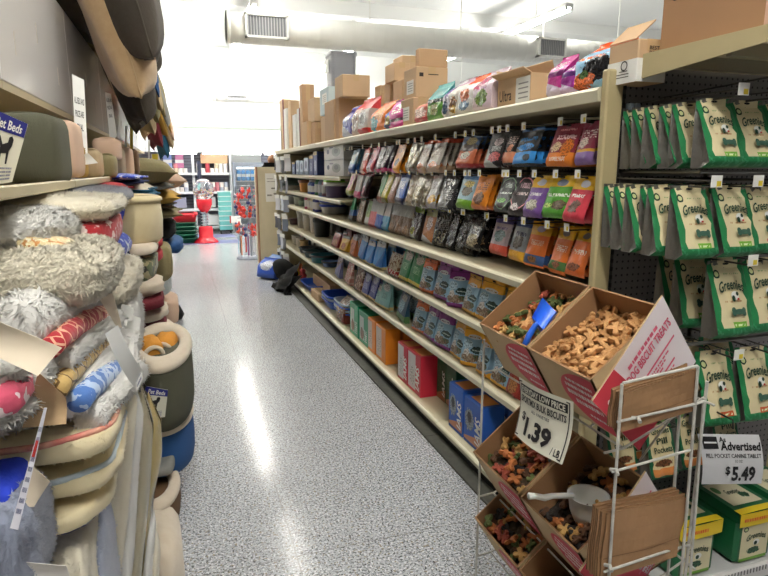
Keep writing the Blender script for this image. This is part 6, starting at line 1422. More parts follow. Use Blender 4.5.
def label_art(t, pts, Y, band=True):
    P_ = [AY(x, y, Y[i]) for i, (x, y) in enumerate(pts)]; c = Vector(t.location)
    def fn(u, v, e_=.002): p = P_[0].lerp(P_[1], u).lerp(P_[3].lerp(P_[2], u), v)-c; p.y -= e_; return p
    b = MB(); b.grid(lambda u, v: fn(u, .76+.24*v), 2, 1); bo = b.build('blue_band', M('label_blue', (36, 40, 130), .5), t)
    b = MB(); put_text(b, 'Pet Beds', lambda u, v: fn(u, v, .003), (.14, .80, .90, .94), 0, .02, .15); b.build('lettering', WHITE, bo)
    # standing dog silhouette with raised paw
    pts2 = [(.30, .30), (.36, .30), (.38, .45), (.55, .46), (.56, .30), (.62, .30), (.63, .50), (.70, .58), (.72, .68), (.66, .73), (.58, .70), (.56, .62), (.40, .58), (.30, .70), (.27, .66), (.33, .54), (.30, .45)]
    b = MB(); b.add([fn(u, v) for u, v in pts2], [tuple(range(len(pts2)))]); b.build('dog_figure', MATS['ink_black'], t)
    b = MB(); dashes(b, lambda u, v: fn(u, v), [(.15, .85, .22-.055*k, .028) for k in range(4)], 9); b.build('small_print', M('grey_ink', (120, 122, 150), .6), t)
label_art(LB, [(138, 420), (165, 417), (168, 390), (146, 386)], [2.46, 2.44, 2.44, 2.46])
cup('round blue cuddler bed with berber lip under the olive one', 161, 408, 2.85, .145, .26, .24, BLUEC, BERB, BERB)
cup('cuddler bed with berber lip and brown suede inside below the blue one', 152, 484, 2.55, .115, .22, .14, BRNIN, BERB, BRNIN, .0)
cup('black bottomed cuddler bed under the brown one', 152, 526, 2.55, .11, .20, .10, BLKC, BERB, BLKC)
mat_bed('beige plush roll on the base at the bottom of the second stack', (130, 552, 180, 660), 2.0, .5, BERB, None, 1500, .008, .6, .03, seed=54, left=-.5)
mat_bed('grey plush bed between the blue and brown cuddler beds', (146, 465, 174, 482), 2.5, .3, GREYC, None, 0, .01, .5, .02, seed=55)
# third stack, maroon edged beds
mat_bed('cream plush bed with a curled edge above the maroon ones', (135, 282, 161, 302), 3.5, .5, BERB, None, 1500, .01, .6, .04, seed=61, left=-.7)
mat_bed('maroon bed with cream lining, upper of two', (130, 300, 163, 316), 3.45, .5, MAR, None, 0, .01, .5, .02, seed=62, left=-.7)
mat_bed('cream plush layer between the two maroon beds', (130, 312, 166, 328), 3.5, .5, BERB, None, 1500, .01, .6, .03, seed=63, left=-.7)
mat_bed('maroon bed with cream lining, lower of two', (130, 325, 165, 345), 3.6, .5, MAR, None, 0, .01, .5, .02, seed=64, left=-.7)
cup('cream and maroon cuddler bed at floor level farther along', 152, 325, 4.0, .14, .28, .45, MAR, BERB, BERB)
for i, py in enumerate((228, 241, 254)): 
    p = AY(158, py, 3.9); t = bed('small rolled red mat beside the drum bed, %s of three' % ('top', 'middle', 'bottom')[i], loc=p); sblob((-.06, 0, 0), (.09, .2, .042), .7, .7, 20, 10, .02, 70+i).build('roll', REDPL, t, True)
mat_bed('khaki canvas bed behind the camouflage one', (140, 246, 171, 285), 4.3, .4, KHAKI, None, 0, .01, .5, .03, seed=66)
mat_bed('blue cushion bed overhanging the aisle farther along', (156, 240, 183, 257), 5.2, .7, BLUEC, None, 0, .01, .7, .03, seed=67)
mat_bed('black folded bed under the pillow pile', (150, 218, 175, 242), 5.0, .6, BLKC, None, 0, .01, .5, .03, seed=68, left=-.7)
t = bed('black cone shaped bag by the aisle below the blue cushion', loc=AZ(174, 319, 0.0)); MB().lathe([(.08, 0), (.11, .05), (.07, .14), (.02, .16)], 0, 16).build('body', BLKC, t, True)
mat_bed('white packed goods on the base deck below the khaki bed', (148, 272, 170, 300), 5.4, .5, M('white_pack', (225, 228, 228), .4), None, 0, .01, .4, .02, seed=69, left=-.8)
mat_bed('pale packed bedding at the floor below the black cone', (150, 300, 178, 330), 5.6, .6, PEACHC, None, 0, .01, .4, .02, seed=70, left=-.8)
# --- pillow piles on and under the shelf
def pillow(label, bb, Y0, dep, m, m2=None, seed=0, sag=.0, left=None, tilt=0.0, roll=0.0, cat='pet pillow', grp='bed pillows on the left', fz=0):
    x0, x1, z0, z1 = span(*bb, Y0)
    if left is not None: x0 = left
    t = thing('bed_pillow', label, cat, ((x0+x1)/2, Y0+dep/2, (z0+z1)/2), (tilt, roll, 0), grp)
    sx, sy, sz = (x1-x0)/2, dep/2, (z1-z0)/2; r = random.Random(seed); ph = [r.uniform(0, 6) for _ in range(4)]
    def fn(u, v, sg_):
        a, b = 2*u-1, 2*v-1; pin = 1-.10*(1-a*a)*(b*b)-.0; pin2 = 1-.10*(1-b*b)*(a*a)
        z = sg_*sz*max(0, (1-abs(a)**5.0)*(1-abs(b)**5.0))**.5*(1+.05*math.sin(9*a+ph[0])*math.sin(7*b+ph[1]))
        return (a*sx*pin2+.0, b*sy*pin, z-sag*(a*a+.4*b*b)*sz+.03*sz*math.sin(11*b+ph[2]))
    b = MB(); b.grid(lambda u, v: fn(u, v, 1), 18, 18)
    if fz: tufts(b, fz, .010, 0, seed)
    b.build('top_cover', m, t, True)
    b = MB(); b.grid(lambda u, v: fn(u, v, -1), 18, 18, 0, True); b.build('underside', m2 or m, t, True)
    pts = [Vector(fn(u, 0, 0)) for u in [k/12 for k in range(12)]]+[Vector(fn(1, k/12, 0)) for k in range(12)]+[Vector(fn(1-k/12, 1, 0)) for k in range(12)]+[Vector(fn(0, 1-k/12, 0)) for k in range(12)]
    MB().tube(pts, .006, 0, 6, closed=True).build('piping', m2 or m, t, True)
    return t
def over_pillow(label, Y0, dep, th, tip, m, m2=None, seed=0, fz=0, zs=2.275, skew=0.0):
    """pillow lying on the top shelf and slumping over the fascia; tip=(picture x, y) of its drooping end at its near side"""
    T_ = AY(tip[0], tip[1], Y0); xt, zt = T_.x, T_.z; z_ = zs+th/2
    ctrl = [Vector((-.98, 0, z_)), Vector((-.70, 0, z_+.01)), Vector((-.44, 0, z_+.012)), Vector((-.44+.45*(xt+.44), 0, z_-.18*(z_-zt)+th*.15)), Vector((-.44+.82*(xt+.44), 0, z_-.62*(z_-zt))), Vector((xt, 0, zt))]
    t = thing('bed_pillow', label, 'pet pillow', (0, Y0+dep/2, 0), group='bed pillows on the left'); r = random.Random(seed); ph = [r.uniform(0, 6) for _ in range(4)]
    def path(u):
        k = u*5; i = min(4, int(k)); s_ = k-i; p0, p1, p2, p3 = ctrl[max(0, i-1)], ctrl[i], ctrl[i+1], ctrl[min(5, i+2)]
        q = .5*((2*p1)+(p2-p0)*s_+(2*p0-5*p1+4*p2-p3)*s_*s_+(3*p1-p0-3*p2+p3)*s_**3)
        return q
    def fn(u, v, sg_):
        a, b = 2*u-1, 2*v-1; p = path(u); tn = (path(min(1, u+.02))-path(max(0, u-.02))).normalized(); n = Vector((-tn.z, 0, tn.x))
        pin = 1-.12*(1-a*a)*(b*b)
        h = sg_*th/2*max(0, (1-abs(a)**4)*(1-abs(b)**4.5))**.5*(1+.07*math.sin(8*a+ph[0])*math.sin(6*b+ph[1]))
        p = p+n*(h+.012*math.sin(9*b+ph[2])*u); return Vector((p.x-.10*v*u*u, b*dep/2*pin+skew*u, p.z-.05*u*(b*b)))
    b = MB(); E_ = lambda q: .5-.5*math.cos(math.pi*q)
    b.grid(lambda u, v: fn(E_(u), E_(v), 1), 26, 22)
    if fz: tufts(b, fz, .009, 0, seed)
    b.build('top_cover', m, t, True)
    b = MB(); b.grid(lambda u, v: fn(E_(u), E_(v), -1), 26, 22, 0, True); b.build('underside', m2 or m, t, True)
    pts = [fn(k/14, 0, 0) for k in range(14)]+[fn(1, k/12, 0) for k in range(12)]+[fn(1-k/14, 1, 0) for k in range(14)]+[fn(0, 1-k/12, 0) for k in range(12)]
    MB().tube(pts, .006, 0, 6, closed=True).build('piping', m2 or m, t, True)
over_pillow('dark brown pillow drooping under the tan fleece one', 3.35, .9, .22, (147, 113), DBROWN, None, 3)
over_pillow('tan fleece pillow with dark underside slumped over the fascia', 2.98, .95, .26, (142, 86), TANF, None, 2, 5000, 2.38)
over_pillow('large dark brown pillow at the top left above the tan fleece one', 2.88, 1.0, .27, (149, 47), DBROWN, None, 1, 0, 2.68)
over_pillow('dark brown pillow behind the tan fleece one, its corner sticking out', 4.1, .8, .22, (154, 66), DBROWN, None, 4, 0, 2.49)
over_pillow('topmost dark brown pillow farther along, corner above the others', 3.85, .8, .26, (150, 18), DBROWN, None, 5, 0, 2.90)
pc = [TANC, KHAKI, TANC, BLUEC, MAR, MUST, GREYC, KHAKI, TEALC, TANC, PEACHC, MUST]
pcn = ['tan', 'khaki', 'tan', 'blue', 'maroon', 'mustard', 'grey', 'khaki', 'teal', 'tan', 'peach', 'mustard']
for i in range(12):
    col, lev = i//4, i % 4
    tips = (((153, 128), (158, 116), (160, 104), (157, 90)), ((161, 142), (166, 131), (168, 121), (165, 111)), ((168, 153), (172, 144), (173, 136), (170, 128)))[col][lev]
    over_pillow('%s pillow on the top shelf beyond the dark brown ones, pile %s, %s up' % (pcn[i], ('one', 'two', 'three')[col], nth(lev)), 4.9+1.2*col, .85, .13, tips, pc[i], None, 10+i, 0, 2.275+.135*lev)
shelfp = [('grey tan pillow on the shelf in the far pile, topmost', (118, 157, 176, 184), 4.4, KHAKI), ('peach pillow sticking out past the khaki one', (150, 168, 186, 190), 5.2, PEACHC), ('grey flat pillow under the khaki one', (120, 181, 173, 191), 4.5, GREYC), ('mustard pillow in the far pile below the shelf', (120, 188, 180, 206), 4.6, MUST),
          ('brown flat pillow between mustard and olive ones', (120, 204, 176, 211), 4.7, M('brown_cloth', (96, 84, 66), .85)), ('olive green pillow lowest in the far pile', (120, 208, 182, 221), 4.7, KHAKI)]
for i, (lb_, bb, Y, m) in enumerate(shelfp): pillow(lb_, bb, Y, .7, m, None, 30+i, .15, left=-.85)
pillow('tan fleece pillow with teal edge left of the far pile', (112, 181, 152, 199), 3.3, .6, BERB, TEALC, 41, .1, left=-.8)
pillow('teal pillow beside the tan fleece one', (140, 182, 157, 206), 3.6, .4, TEALC, None, 42, .1, left=-.8)
pillow('red pillow under the shelf above the drum bed', (92, 182, 124, 197), 2.6, .5, REDPL, None, 43, .1, left=-.8)
pillow('navy flat pillow above the tan fleece pillow', (118, 178, 143, 186), 3.1, .5, NAVYC, None, 44, .1, left=-.8)
pillow('blue and white print pillow under the shelf', (116, 173, 142, 181), 3.0, .5, BLUESN, None, 45, .1, left=-.8)
# bags and beds standing on the shelf behind the price rail
def stander(label, bb, Y, m, dep=.12, seed=0, e=.45): 
    x0, x1, z0, z1 = span(*bb, Y); t = bed(label, loc=((x0+x1)/2, Y+dep/2, max(z0, 1.514)), group='beds standing on the left shelf'); z0 = max(z0, 1.514)
    sblob((0, 0, (z1-z0)/2), ((x1-x0)/2, dep/2, (z1-z0)/2), .35, e, 24, 14, .02, seed).build('cover', m, t, True)
    MB().tube([((x1-x0)*.3*math.cos(a*.314), 0, (z1-z0)*.96+.01*math.sin(a*.314)) for a in range(11)], .005, 0, 6).build('piping', m, t, True)
stander('dark olive bed standing on the shelf behind the big pet beds label', (-20, 112, 56, 186), 1.75, OLIVE, .2, 1, .3)
stander('peach bed standing on the shelf right of the dark olive one', (48, 120, 74, 178), 2.2, PEACHC, .2, 2)
stander('mustard bag standing on the shelf by the hanging price strip', (63, 145, 82, 178), 2.5, MUST, .15, 3)
stander('tan bed standing on the shelf right of the mustard bag', (80, 150, 99, 178), 2.7, TANC, .15, 4)
stander('khaki bed standing on the shelf farther right of the tan one', (96, 155, 114, 178), 2.95, KHAKI, .2, 5)
stander('peach bed tilted over the khaki one on the shelf', (92, 138, 118, 160), 3.1, PEACHC, .2, 6)
stander('tan bed on the shelf past the khaki one', (112, 147, 122, 177), 3.4, TANC, .2, 7)
stander('white and tan bed on the shelf farther along', (120, 148, 131, 176), 3.7, PEACHC, .2, 8)
stander('dark striped bed at the far end of the standing ones', (129, 150, 137, 174), 4.0, BRNIN, .2, 9)
q = [(-12, 186), (12, 182), (28, 124), (-8, 108)]
lb2 = card('large pet beds label with a dog figure standing on the left shelf', q, 1.60, m=MATS['label_cream'], bow=0, grp='bed labels', cat='label', name='bed_label'); label_art(lb2, q, [1.60]*4)
q = [(52, 165), (62, 164), (69, 137), (54, 134)]
lb3 = card('smaller pet beds label on the peach bed on the shelf', q, 2.14, m=MATS['label_cream'], bow=0, grp='bed labels', cat='label', name='bed_label'); label_art(lb3, q, [2.14]*4)
# price strips hanging from the fascia
card('white price strip hanging from the fascia over the shelf, nearer of two', [(76, 160), (88, 160), (84, 80), (72, 74)], [2.55, 2.55, 2.75, 2.75], [('ALL BEDS AND', (.10, .66, .92, .74)), ('PRICES ARE', (.14, .50, .84, .58)), ('FINAL', (.26, .34, .76, .42)), ('STYLE', (.36, .08, .84, .14))], bow=.0, name='price_strip', grp='price strips on the left fascia')
card('curled bottom end of the nearer white price strip', [(77, 166), (98, 163), (88, 153), (76, 158)], 2.54, bow=.004, name='price_strip', grp='price strips on the left fascia')
card('white price strip hanging from the fascia, farther of two', [(110, 142), (117, 136), (111, 94), (105, 92)], [3.4, 3.4, 3.5, 3.5], [('ALL BEDS AND', (.10, .80, .92, .88)), ('PRICES ARE', (.14, .64, .84, .72)), ('FINAL', (.26, .46, .76, .54))], bow=0, name='price_strip', grp='price strips on the left fascia')
card('yellow hanging strip farther along the fascia', [(130, 152), (133, 152), (133, 118), (130, 118)], 4.2, m=YEL, bow=0, name='price_strip', grp='price strips on the left fascia')
for i, x in enumerate((125, 148, 156)): card('thin white hanging strip along the far fascia, %s along' % nth(i), [(x, 158+8*i), (x+2, 158+8*i), (x+2, 126+14*i), (x, 126+14*i)], 4.0+.6*i, bow=0, name='price_strip', grp='price strips on the left fascia')
card('yellow tag on the far white strips', [(152, 162), (158, 162), (158, 154), (152, 154)], 4.9, m=YEL, bow=0)
# ------------------------------------------------------------------ far end of the shop
SLATW = bagmat('slatwall', (118, 120, 132), [], bump=0)
def slat_mat():
    t = NT('grey_slatwall'); z = t.sep(t.coord())[2]
    f = t.math('LESS_THAN', t.math('FRACT', t.math('DIVIDE', z, .076)), .14)
    t.setb(**{'Base Color': t.mix(f, lin((128, 130, 142)), lin((70, 72, 82))), 'Roughness': .5}); return t.m
SL = slat_mat(); SHW = M('white_enamel', (225, 228, 230), .4)
YBK = 15.9
u = thing('wall_shelving', 'white shelving with grey slatted back along the rear wall', 'shelving', (0, 0, 0))
MB().box((-3.0, YBK, .1), (1.22, YBK+.03, 2.05)).build('slat_panel', SL, u)
MB().box((2.02, YBK, .1), (3.4, YBK+.03, 2.05)).build('slat_panel', SL, u)
for z in (1.48, 1.02, .60, .16): 
    s_ = MB().box((-3.0, 15.5, z-.03), (1.20, YBK, z)).build('shelf', SHW, u); MB().box((-3.0, 15.485, z-.05), (1.2, 15.5, z+.005)).build('price_rail', SHW, s_)
for x in (-3.0, -1.2, .28, 1.18): MB().box((x, 15.6, 0), (x+.06, YBK, 2.0)).build('upright', SHW, u)
MB().box((-3.0, 15.48, 1.98), (3.4, YBK+.1, 2.30)).build('canopy', SHW, u)
CANL = EM('canopy_lamp', (255, 255, 255), 8.0)
for i, xa in enumerate((-2.3, -.25, .55, 1.3, 2.05)):
    t = thing('ceiling_light', 'white tube lamp under the rear wall canopy, %s from the left' % nth(i), 'light', (xa, 15.46, 1.95), group='canopy lamps on the rear wall')
    MB().tube([(0, 0, 0), (.66, 0, 0)], .022, 0, 8).build('lamp_tube', CANL, t); MB().box((-.02, -.02, .015), (.68, .02, .035)).build('housing', HOUS, t)
# tins on the shelves
TM = [M('tin_%d' % i, c, .35) for i, c in enumerate(((222, 215, 210), (200, 120, 130), (215, 200, 170), (180, 70, 80), (170, 175, 190), (230, 225, 220), (120, 130, 170)))]
tin_me = {}
rr = random.Random(12); k = 0
def tin(lab, x, y, z, mi, grp):
    key = mi
    if key not in tin_me:
        b = MB(); b.lathe([(.050, 0), (.052, .004), (.050, .012), (.050, .10), (.052, .108), (.048, .112), (.046, .108)], 0, 12); tin_me[key] = b.mesh('food_tin', [TM[mi]], True)
    o = obj('food_tin', tin_me[key], None, (x, y, z)); return tag(o, lab, 'tin', grp)
TN = ('white', 'pink', 'cream', 'red', 'grey', 'off-white', 'blue')
for z, nm, rows in ((1.481, 'upper', 2), (1.021, 'lower', 2)):
    for lv in range(rows):
        for i in range(30):
            x = -2.0+.106*i
            if x > 1.12 or rr.random() < .08: continue
            if abs(x-.31) < .09: continue
            mi = rr.choice((0, 0, 1, 2, 5, 5, 3)) if nm == 'upper' else rr.choice((0, 5, 5, 4, 1))
            if lv == 1 and rr.random() < .25: continue
            tin('%s food tin on the %s rear wall shelf, %s layer' % (TN[mi], nm, ('bottom', 'top')[lv]), x, 15.56, z+.113*lv, mi, '%s tins, %s rear shelf, %s layer' % (TN[mi], nm, ('bottom', 'top')[lv]))
bx = carton('brown carton high on the rear wall shelf left of the glass cooler', (.50, 15.62, 1.481+.23), (1.15, 15.85, 1.94), KRAFT2, group=None)
for i, (x, c, nm) in enumerate(((-.28, (150, 170, 230), 'blue'), (-.0, (210, 130, 170), 'pink'), (-.55, (225, 215, 210), 'white'))):
    t = thing('hanging_pack', '%s packs hanging on the grey slatted rear wall, column of one colour' % nm, 'hanging pack', (x, 15.86, 1.60)); b = MB()
    MB().box((-.10, -.03, 0), (.10, .0, .34), 0, .01).build('pack', M('pack_'+nm, c, .4), t); MB().box((-.10, -.034, .12), (.10, -.03, .2)).build('label_band', WHITE, t)
for i, (x, z, c, nm) in enumerate(((-.6, .63, (190, 185, 190), 'grey'), (-.2, .63, (150, 150, 170), 'lilac'), (.5, .63, (215, 215, 215), 'white'), (.55, .19, (225, 225, 225), 'pale'), (-.9, .19, (160, 150, 160), 'mauve'))):
    carton('%s carton on the low rear wall shelves' % nm, (x, 15.55, z), (x+.3, 15.85, z+.25), M('far_carton_'+nm, c, .6), group='cartons on the low rear shelves', tape=False)
# glass-door cooler
FRM = M('cooler_frame', (150, 158, 172), .35, metal=.3); GLASS = M('cooler_glass', (235, 245, 250), .03, trans=.95, spec=.5)
ck = thing('glass_cooler', 'glass door cooler with blue packs inside by the rear wall', 'cooler', (1.25, 15.35, 0))
W_c, H_c, D_c = .74, 1.74, .6
b = MB(); b.box((0, .1, 0), (.05, D_c, H_c)); b.box((W_c-.05, .1, 0), (W_c, D_c, H_c)); b.box((0, D_c-.03, 0), (W_c, D_c, H_c)); b.box((0, .1, H_c-.08), (W_c, D_c, H_c)); b.box((0, .1, 0), (W_c, D_c, .14)); b.build('cabinet', FRM, ck)
d_ = MB(); d_.box((0, .04, .14), (.06, .1, H_c)); d_.box((W_c-.06, .04, .14), (W_c, .1, H_c)); d_.box((.06, .04, H_c-.12), (W_c-.06, .1, H_c)); d_.box((.06, .04, .14), (W_c-.06, .1, .2)); do = d_.build('door', FRM, ck)
MB().box((.06, .06, .2), (W_c-.06, .068, H_c-.12)).build('glass', GLASS, do); MB().tube([(.03, .01, .7), (.03, .01, 1.15)], .012, 0, 8).build('handle', M('handle_steel', (90, 95, 100), .3, metal=.7), do)
for z in (.55, .95, 1.28): MB().box((.05, .15, z-.015), (W_c-.05, D_c-.04, z)).build('shelf', SHW, ck)
MB().tube([(.1, .14, H_c-.14), (W_c-.1, .14, H_c-.14)], .015, 0, 8).build('lamp', EM('cooler_lamp', (255, 255, 255), 6), ck)
for i in range(5):
    t = thing('blue_pack', 'blue food pack on the top shelf inside the glass cooler, %s from the left' % nth(i), 'food pack', (1.40+.115*i, 15.56, 1.282), group='blue packs in the cooler')
    MB().box((-.05, 0, 0), (.05, .08, .26), 0, .02).build('pack', M('pack_cyan', (60, 150, 215), .4), t); MB().box((-.05, -.003, .1), (.05, 0, .17)).build('label_band', WHITE, t)
for i in range(6):
    for j, z in enumerate((.952, .552)):
        t = thing('food_tub', '%s tub on the %s shelf inside the glass cooler, %s from the left' % (('white', 'grey')[i % 2], ('middle', 'low')[j], nth(i)), 'tub', (1.37+.10*i, 15.62, z), group='tubs in the cooler')
        MB().lathe([(.035, 0), (.042, .10), (.045, .10), (.045, .12), (.0, .122)], 0, 14).build('tub_body', M('cool_tub_%d' % (i % 2), ((225, 225, 228), (170, 176, 190))[i % 2], .4), t, True)
# stacked teal totes
for i in range(8):
    z = .10+.118*i
    t = thing('storage_tote', 'clear teal storage tote in the stack by the cooler, %s from the bottom' % nth(i), 'tote', (.83, 15.05, z), group='teal totes stacked by the rear wall')
    MB().box((.01, 0, 0), (.31, .36, .095), 0, .01).build('tub', M('teal_plastic', (110, 190, 185), .3), t); MB().box((0, -.01, .095), (.32, .37, .115), 0, .006).build('lid', M('pale_teal_plastic', (205, 225, 222), .3), t)
t = thing('tote_dolly', 'low dolly under the stack of teal totes', 'dolly', (.83, 15.05, 0)); MB().box((0, 0, .06), (.32, .36, .098)).build('platform', KICK, t)
for sx in (.04, .28):
    for sy in (.05, .31): MB().lathe([(.03, -.012), (.03, .012)], 0, 12).build('caster', BLKP, t, rot=(0, math.pi/2, 0), loc=(sx, sy, .03))
# red and green baskets
for i in range(6):
    red = i == 5
    z = .005+.085*i if not red else .40
    t = thing('shopping_basket', ('red shopping basket turned over on top of the green stack' if red else 'dark green shopping basket in the stack under the red one, %s from the floor' % nth(i)), 'basket', (.03, 13.6, z), group=None if red else 'green baskets stacked')
    MB().lathe([(.36, 0), (.37, .01), (.46, .09 if not red else .20), (.50, .09 if not red else .20), (.50, .11 if not red else .23), (.44, .11 if not red else .23), (.35, .02)], 0, 28, .56 if red else .5, .7, power=6).build('basket', plas((215, 50, 60)) if red else plas((30, 100, 75)), t, True)
    MB().tube([(-.2, 0, .11 if not red else .23), (-.1, -.02, .115 if not red else .24), (.1, -.02, .115 if not red else .24), (.2, 0, .11 if not red else .23)], .012, 0, 6).build('handle', BLKP, t)
# coin funnel machine
REDPL_ = M('glossy_red_plastic', (215, 35, 50), .25)
t = thing('gumball_machine', 'red and clear spiral gumball machine standing alone on the far floor', 'vending machine', (.45, 13.4, 0))
MB().lathe([(.255, 0), (.26, .02), (.20, .07), (.15, .12), (.145, .33), (.13, .35), (.02, .36)], 0, 32).build('base', REDPL_, t, True)
CLR = M('clear_acrylic', (240, 245, 250), .03, trans=.92)
MB().lathe([(.06, .36), (.06, .66)], 0, 20, caps=False).build('clear_tube', CLR, t, True)
b = MB()
for q in range(60): pass
b.tube([(.085*math.cos(q*.5), .085*math.sin(q*.5), .36+.30*q/60) for q in range(61)], .008, 0, 6); b.build('spiral_track', M('track_grey', (190, 195, 205), .3), t, True)
MB().lathe([(.05, .64), (.12, .72), (.16, .82), (.165, .93), (.15, .94)], 0, 28).build('coin_head', REDPL_, t, True)
MB().lathe([(.15, .94), (.20, 1.02), (.225, 1.12), (.20, 1.24), (.15, 1.30), (.05, 1.31)], 0, 28, caps=False).build('globe', CLR, t, True)
MB().lathe([(.12, 1.30), (.13, 1.33), (.05, 1.36)], 0, 20).build('lid', M('lid_white', (235, 225, 228), .3), t, True)
g2 = MB(); r3 = random.Random(5)
for q in range(90):
    a, rd, z = r3.uniform(0, 6.28), .17*math.sqrt(r3.random()), .98+.16*r3.random(); g2.lathe([(.001, -.014), (.012, -.008), (.014, 0), (.012, .008), (.001, .014)], q % 4, 6, c=(rd*math.cos(a), rd*math.sin(a), z))
go = g2.build('gumballs', [plas((230, 190, 190)), plas((240, 225, 220)), plas((205, 90, 90)), plas((225, 205, 150))], t, True); go['kind'] = 'stuff'
pl = thing('display_pole', 'dark pole with a small sign base rising behind the gumball machine', 'pole', (.40, 13.95, 0)); MB().tube([(0, 0, .02), (0, 0, 1.75)], .045, 0, 10).build('pole', M('dark_pole', (60, 66, 86), .4), pl); MB().lathe([(.2, 0), (.2, .02), (.05, .03)], 0, 20).build('foot', BLKP, pl, True)
# rope toy and leash stand
st = thing('display_stand', 'metal spinner stand full of red rope toys at the end of the aisle', 'display stand', (1.12, 10.7, 0))
MB().tube([(0, 0, .02), (0, 0, 1.32)], .018, 0, 8).build('pole', FRM, st); MB().lathe([(.26, 0), (.26, .02), (.04, .04)], 0, 24).build('foot', FRM, st, True)
for z in (1.28, 1.0, .72, .42):
    b = MB()
    for a in range(8): b.tube([(0, 0, z), (.22*math.cos(a*.785), .22*math.sin(a*.785), z)], .006, 0, 5)
    b.build('spoke_ring', FRM, st)
RC = [((215, 60, 60), 'red'), ((60, 70, 130), 'navy'), ((205, 205, 210), 'white'), ((225, 90, 60), 'orange'), ((120, 120, 140), 'grey')]
knot = {}
for lv, z in enumerate((1.26, .98, .70)):
    for a in range(8):
        for q in range(2):
            an = a*.785; rad = .15+.10*q; ci = (a+lv*2+q*3) % 5; ci = 0 if rr.random() < .2 else ci
            key = ci
            t = thing('rope_toy', '%s rope toy on the spinner stand, level %s from the top, arm %s, %s' % (RC[ci][1], nth(lv), nth(a), ('inner', 'outer')[q]), 'rope toy', (1.12+rad*math.cos(an), 10.7+rad*math.sin(an), z-.005-.05*((a*3+q*2+lv) % 3)), (.25*math.sin(a*5+lv), .25*math.cos(a*3+q), an), 'rope toys on the spinner stand')
            if key not in knot:
                b = MB(); b.tube([(0, 0, 0), (0, .006, -.06), (0, -.006, -.12), (0, 0, -.19)], .014, 0, 6); m1 = b.mesh('rope', [plas(RC[ci][0])], True)
                b = MB(); b.lathe([(.004, -.035), (.03, -.02), (.038, 0), (.03, .02), (.004, .03)], 0, 8); m2 = b.mesh('knot', [plas(RC[(ci+2) % 5][0] if ci else (225, 70, 60))], True); knot[key] = (m1, m2)
            obj('rope', knot[key][0], t); obj('knot', knot[key][1], t, (0, 0, -.06)); obj('knot', knot[key][1], t, (0, 0, -.17))
SC_ = [(70, 170, 90), (60, 70, 160), (225, 225, 228), (205, 50, 60), (40, 40, 45), (70, 160, 190), (215, 120, 60), (130, 70, 130), (225, 225, 225), (200, 60, 90)]
SN = ['green', 'blue', 'white', 'red', 'black', 'teal', 'orange', 'purple', 'pale', 'pink']
for i in range(10):
    an = i*.628; t = thing('leash', '%s leash hanging low from the spinner stand' % SN[i], 'leash', (1.12+.22*math.cos(an), 10.7+.22*math.sin(an), .42), (0, 0, an), 'leashes on the spinner stand')
    b = MB(); b.box((-.004, -.014, -.34), (.004, .014, 0), 0, .003); b.build('strap', plas(SC_[i]), t); MB().tube([(0, 0, -.34), (0, .02, -.36), (0, 0, -.385), (0, -.02, -.36)], .005, 0, 5, closed=True).build('clip', FRM, t)
card('white sign card low in front of the cooler', [(231, 223), (241, 223), (241, 216), (231, 216)], 14.9, bow=0, cat='sign', name='sign_card')
t = [o for o in COL.objects if o.get('label') == 'white sign card low in front of the cooler'][0]
MB().tube([(0, .01, -t.location.z), (0, .01, 0)], .012, 0, 6).build('post', FRM, t); MB().box((-.15, -.1, -t.location.z), (.15, .1, -t.location.z+.02)).build('foot', FRM, t); MB().box((-.15, -.004, -.09), (-.12, -.002, .09)).build('red_edge', REDC, t)
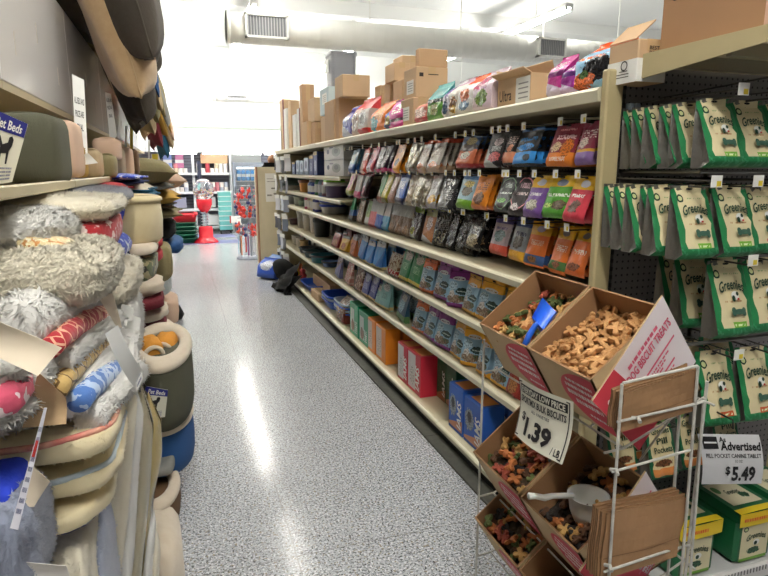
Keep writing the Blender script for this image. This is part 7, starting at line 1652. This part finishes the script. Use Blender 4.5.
# tall carton at the gondola end
YC = 9.7
a0, a1, a2 = AY(261, 262, YC), AY(283, 167, YC), AY(261, 167, YC)
tc = carton('tall beige carton standing on the floor past the gondola end', (a0.x, YC, 0), (a1.x+.1, YC+.45, a1.z), M('beige_carton', (186, 176, 152), .7, var=.08), tape=False, group=None)
b = MB(); b.grid(lambda u, v: (.12+.25*u, -.002, a1.z-.55+.45*v), 1, 1); b.build('paper_sheet', M('sheet_white', (205, 205, 205), .6), tc)
b = MB(); dashes(b, lambda u, v: (.12+.25*u, -.004, a1.z-.55+.45*v), [(.1, .5, .8, .02), (.1, .7, .7, .02), (.35, .8, .45, .05), (.1, .4, .2, .06), (.5, .95, .25, .06)], 5); b.build('small_print', PRINT, tc)
MB().box((-.012, -.002, .0), (.0, .2, a1.z)).build('brown_edge', M('brown_edge', (130, 90, 60), .7), tc)
t = thing('toy_ball', 'brown ball sitting in a black tray on the tall beige carton', 'ball', (a0.x+.28, YC+.2, a1.z+.12)); MB().lathe([(.002, -.09), (.06, -.065), (.09, 0), (.06, .065), (.002, .09)], 0, 20).build('ball', M('ball_brown', (150, 105, 75), .5), t, True)
t = thing('black_tray', 'black tray holding the brown ball on the tall carton', 'tray', (a0.x+.12, YC+.08, a1.z+.001)); MB().box((0, 0, 0), (.38, .3, .03), 0, .008).build('tray', BLKP, t); MB().box((0, 0, .03), (.38, .01, .07)).build('front_lip', BLKP, t)
# blue bags on the floor at the gondola end
for i, (x, y, c, nm) in enumerate(((1.26, 8.85, (120, 150, 200), 'pale blue'), (1.16, 8.55, (50, 90, 190), 'blue'))):
    bag('floor_'+nm.replace(' ', ''), nm, c, [('blob', .5, .6, .35, .25, (220, 225, 235)), ('band', 0, .2, (60, 90, 170))], bump=.6)
    make_pouch('block', .34, .30, .14, [BAG['floor_'+nm.replace(' ', '')][1]], '%s litter bag slumped on the floor at the far gondola corner' % nm, 'litter bag', 'litter_bag', (x, y, .001), (-.2, 0, -1.2+.3*i), 'bags on the floor')
# ------------------------------------------------------------------ labels: who shares one must share a group
_seen = {}
for o in COL.objects:
    if 'label' in o:
        n = len(o['label'].split()); assert 4 <= n <= 16, (n, o['label'])
        _seen.setdefault(o['label'], []).append(o)
for l, os_ in _seen.items():
    if len(os_) > 1 and len({o.get('group') for o in os_}) != 1: raise Exception('shared label '+l)
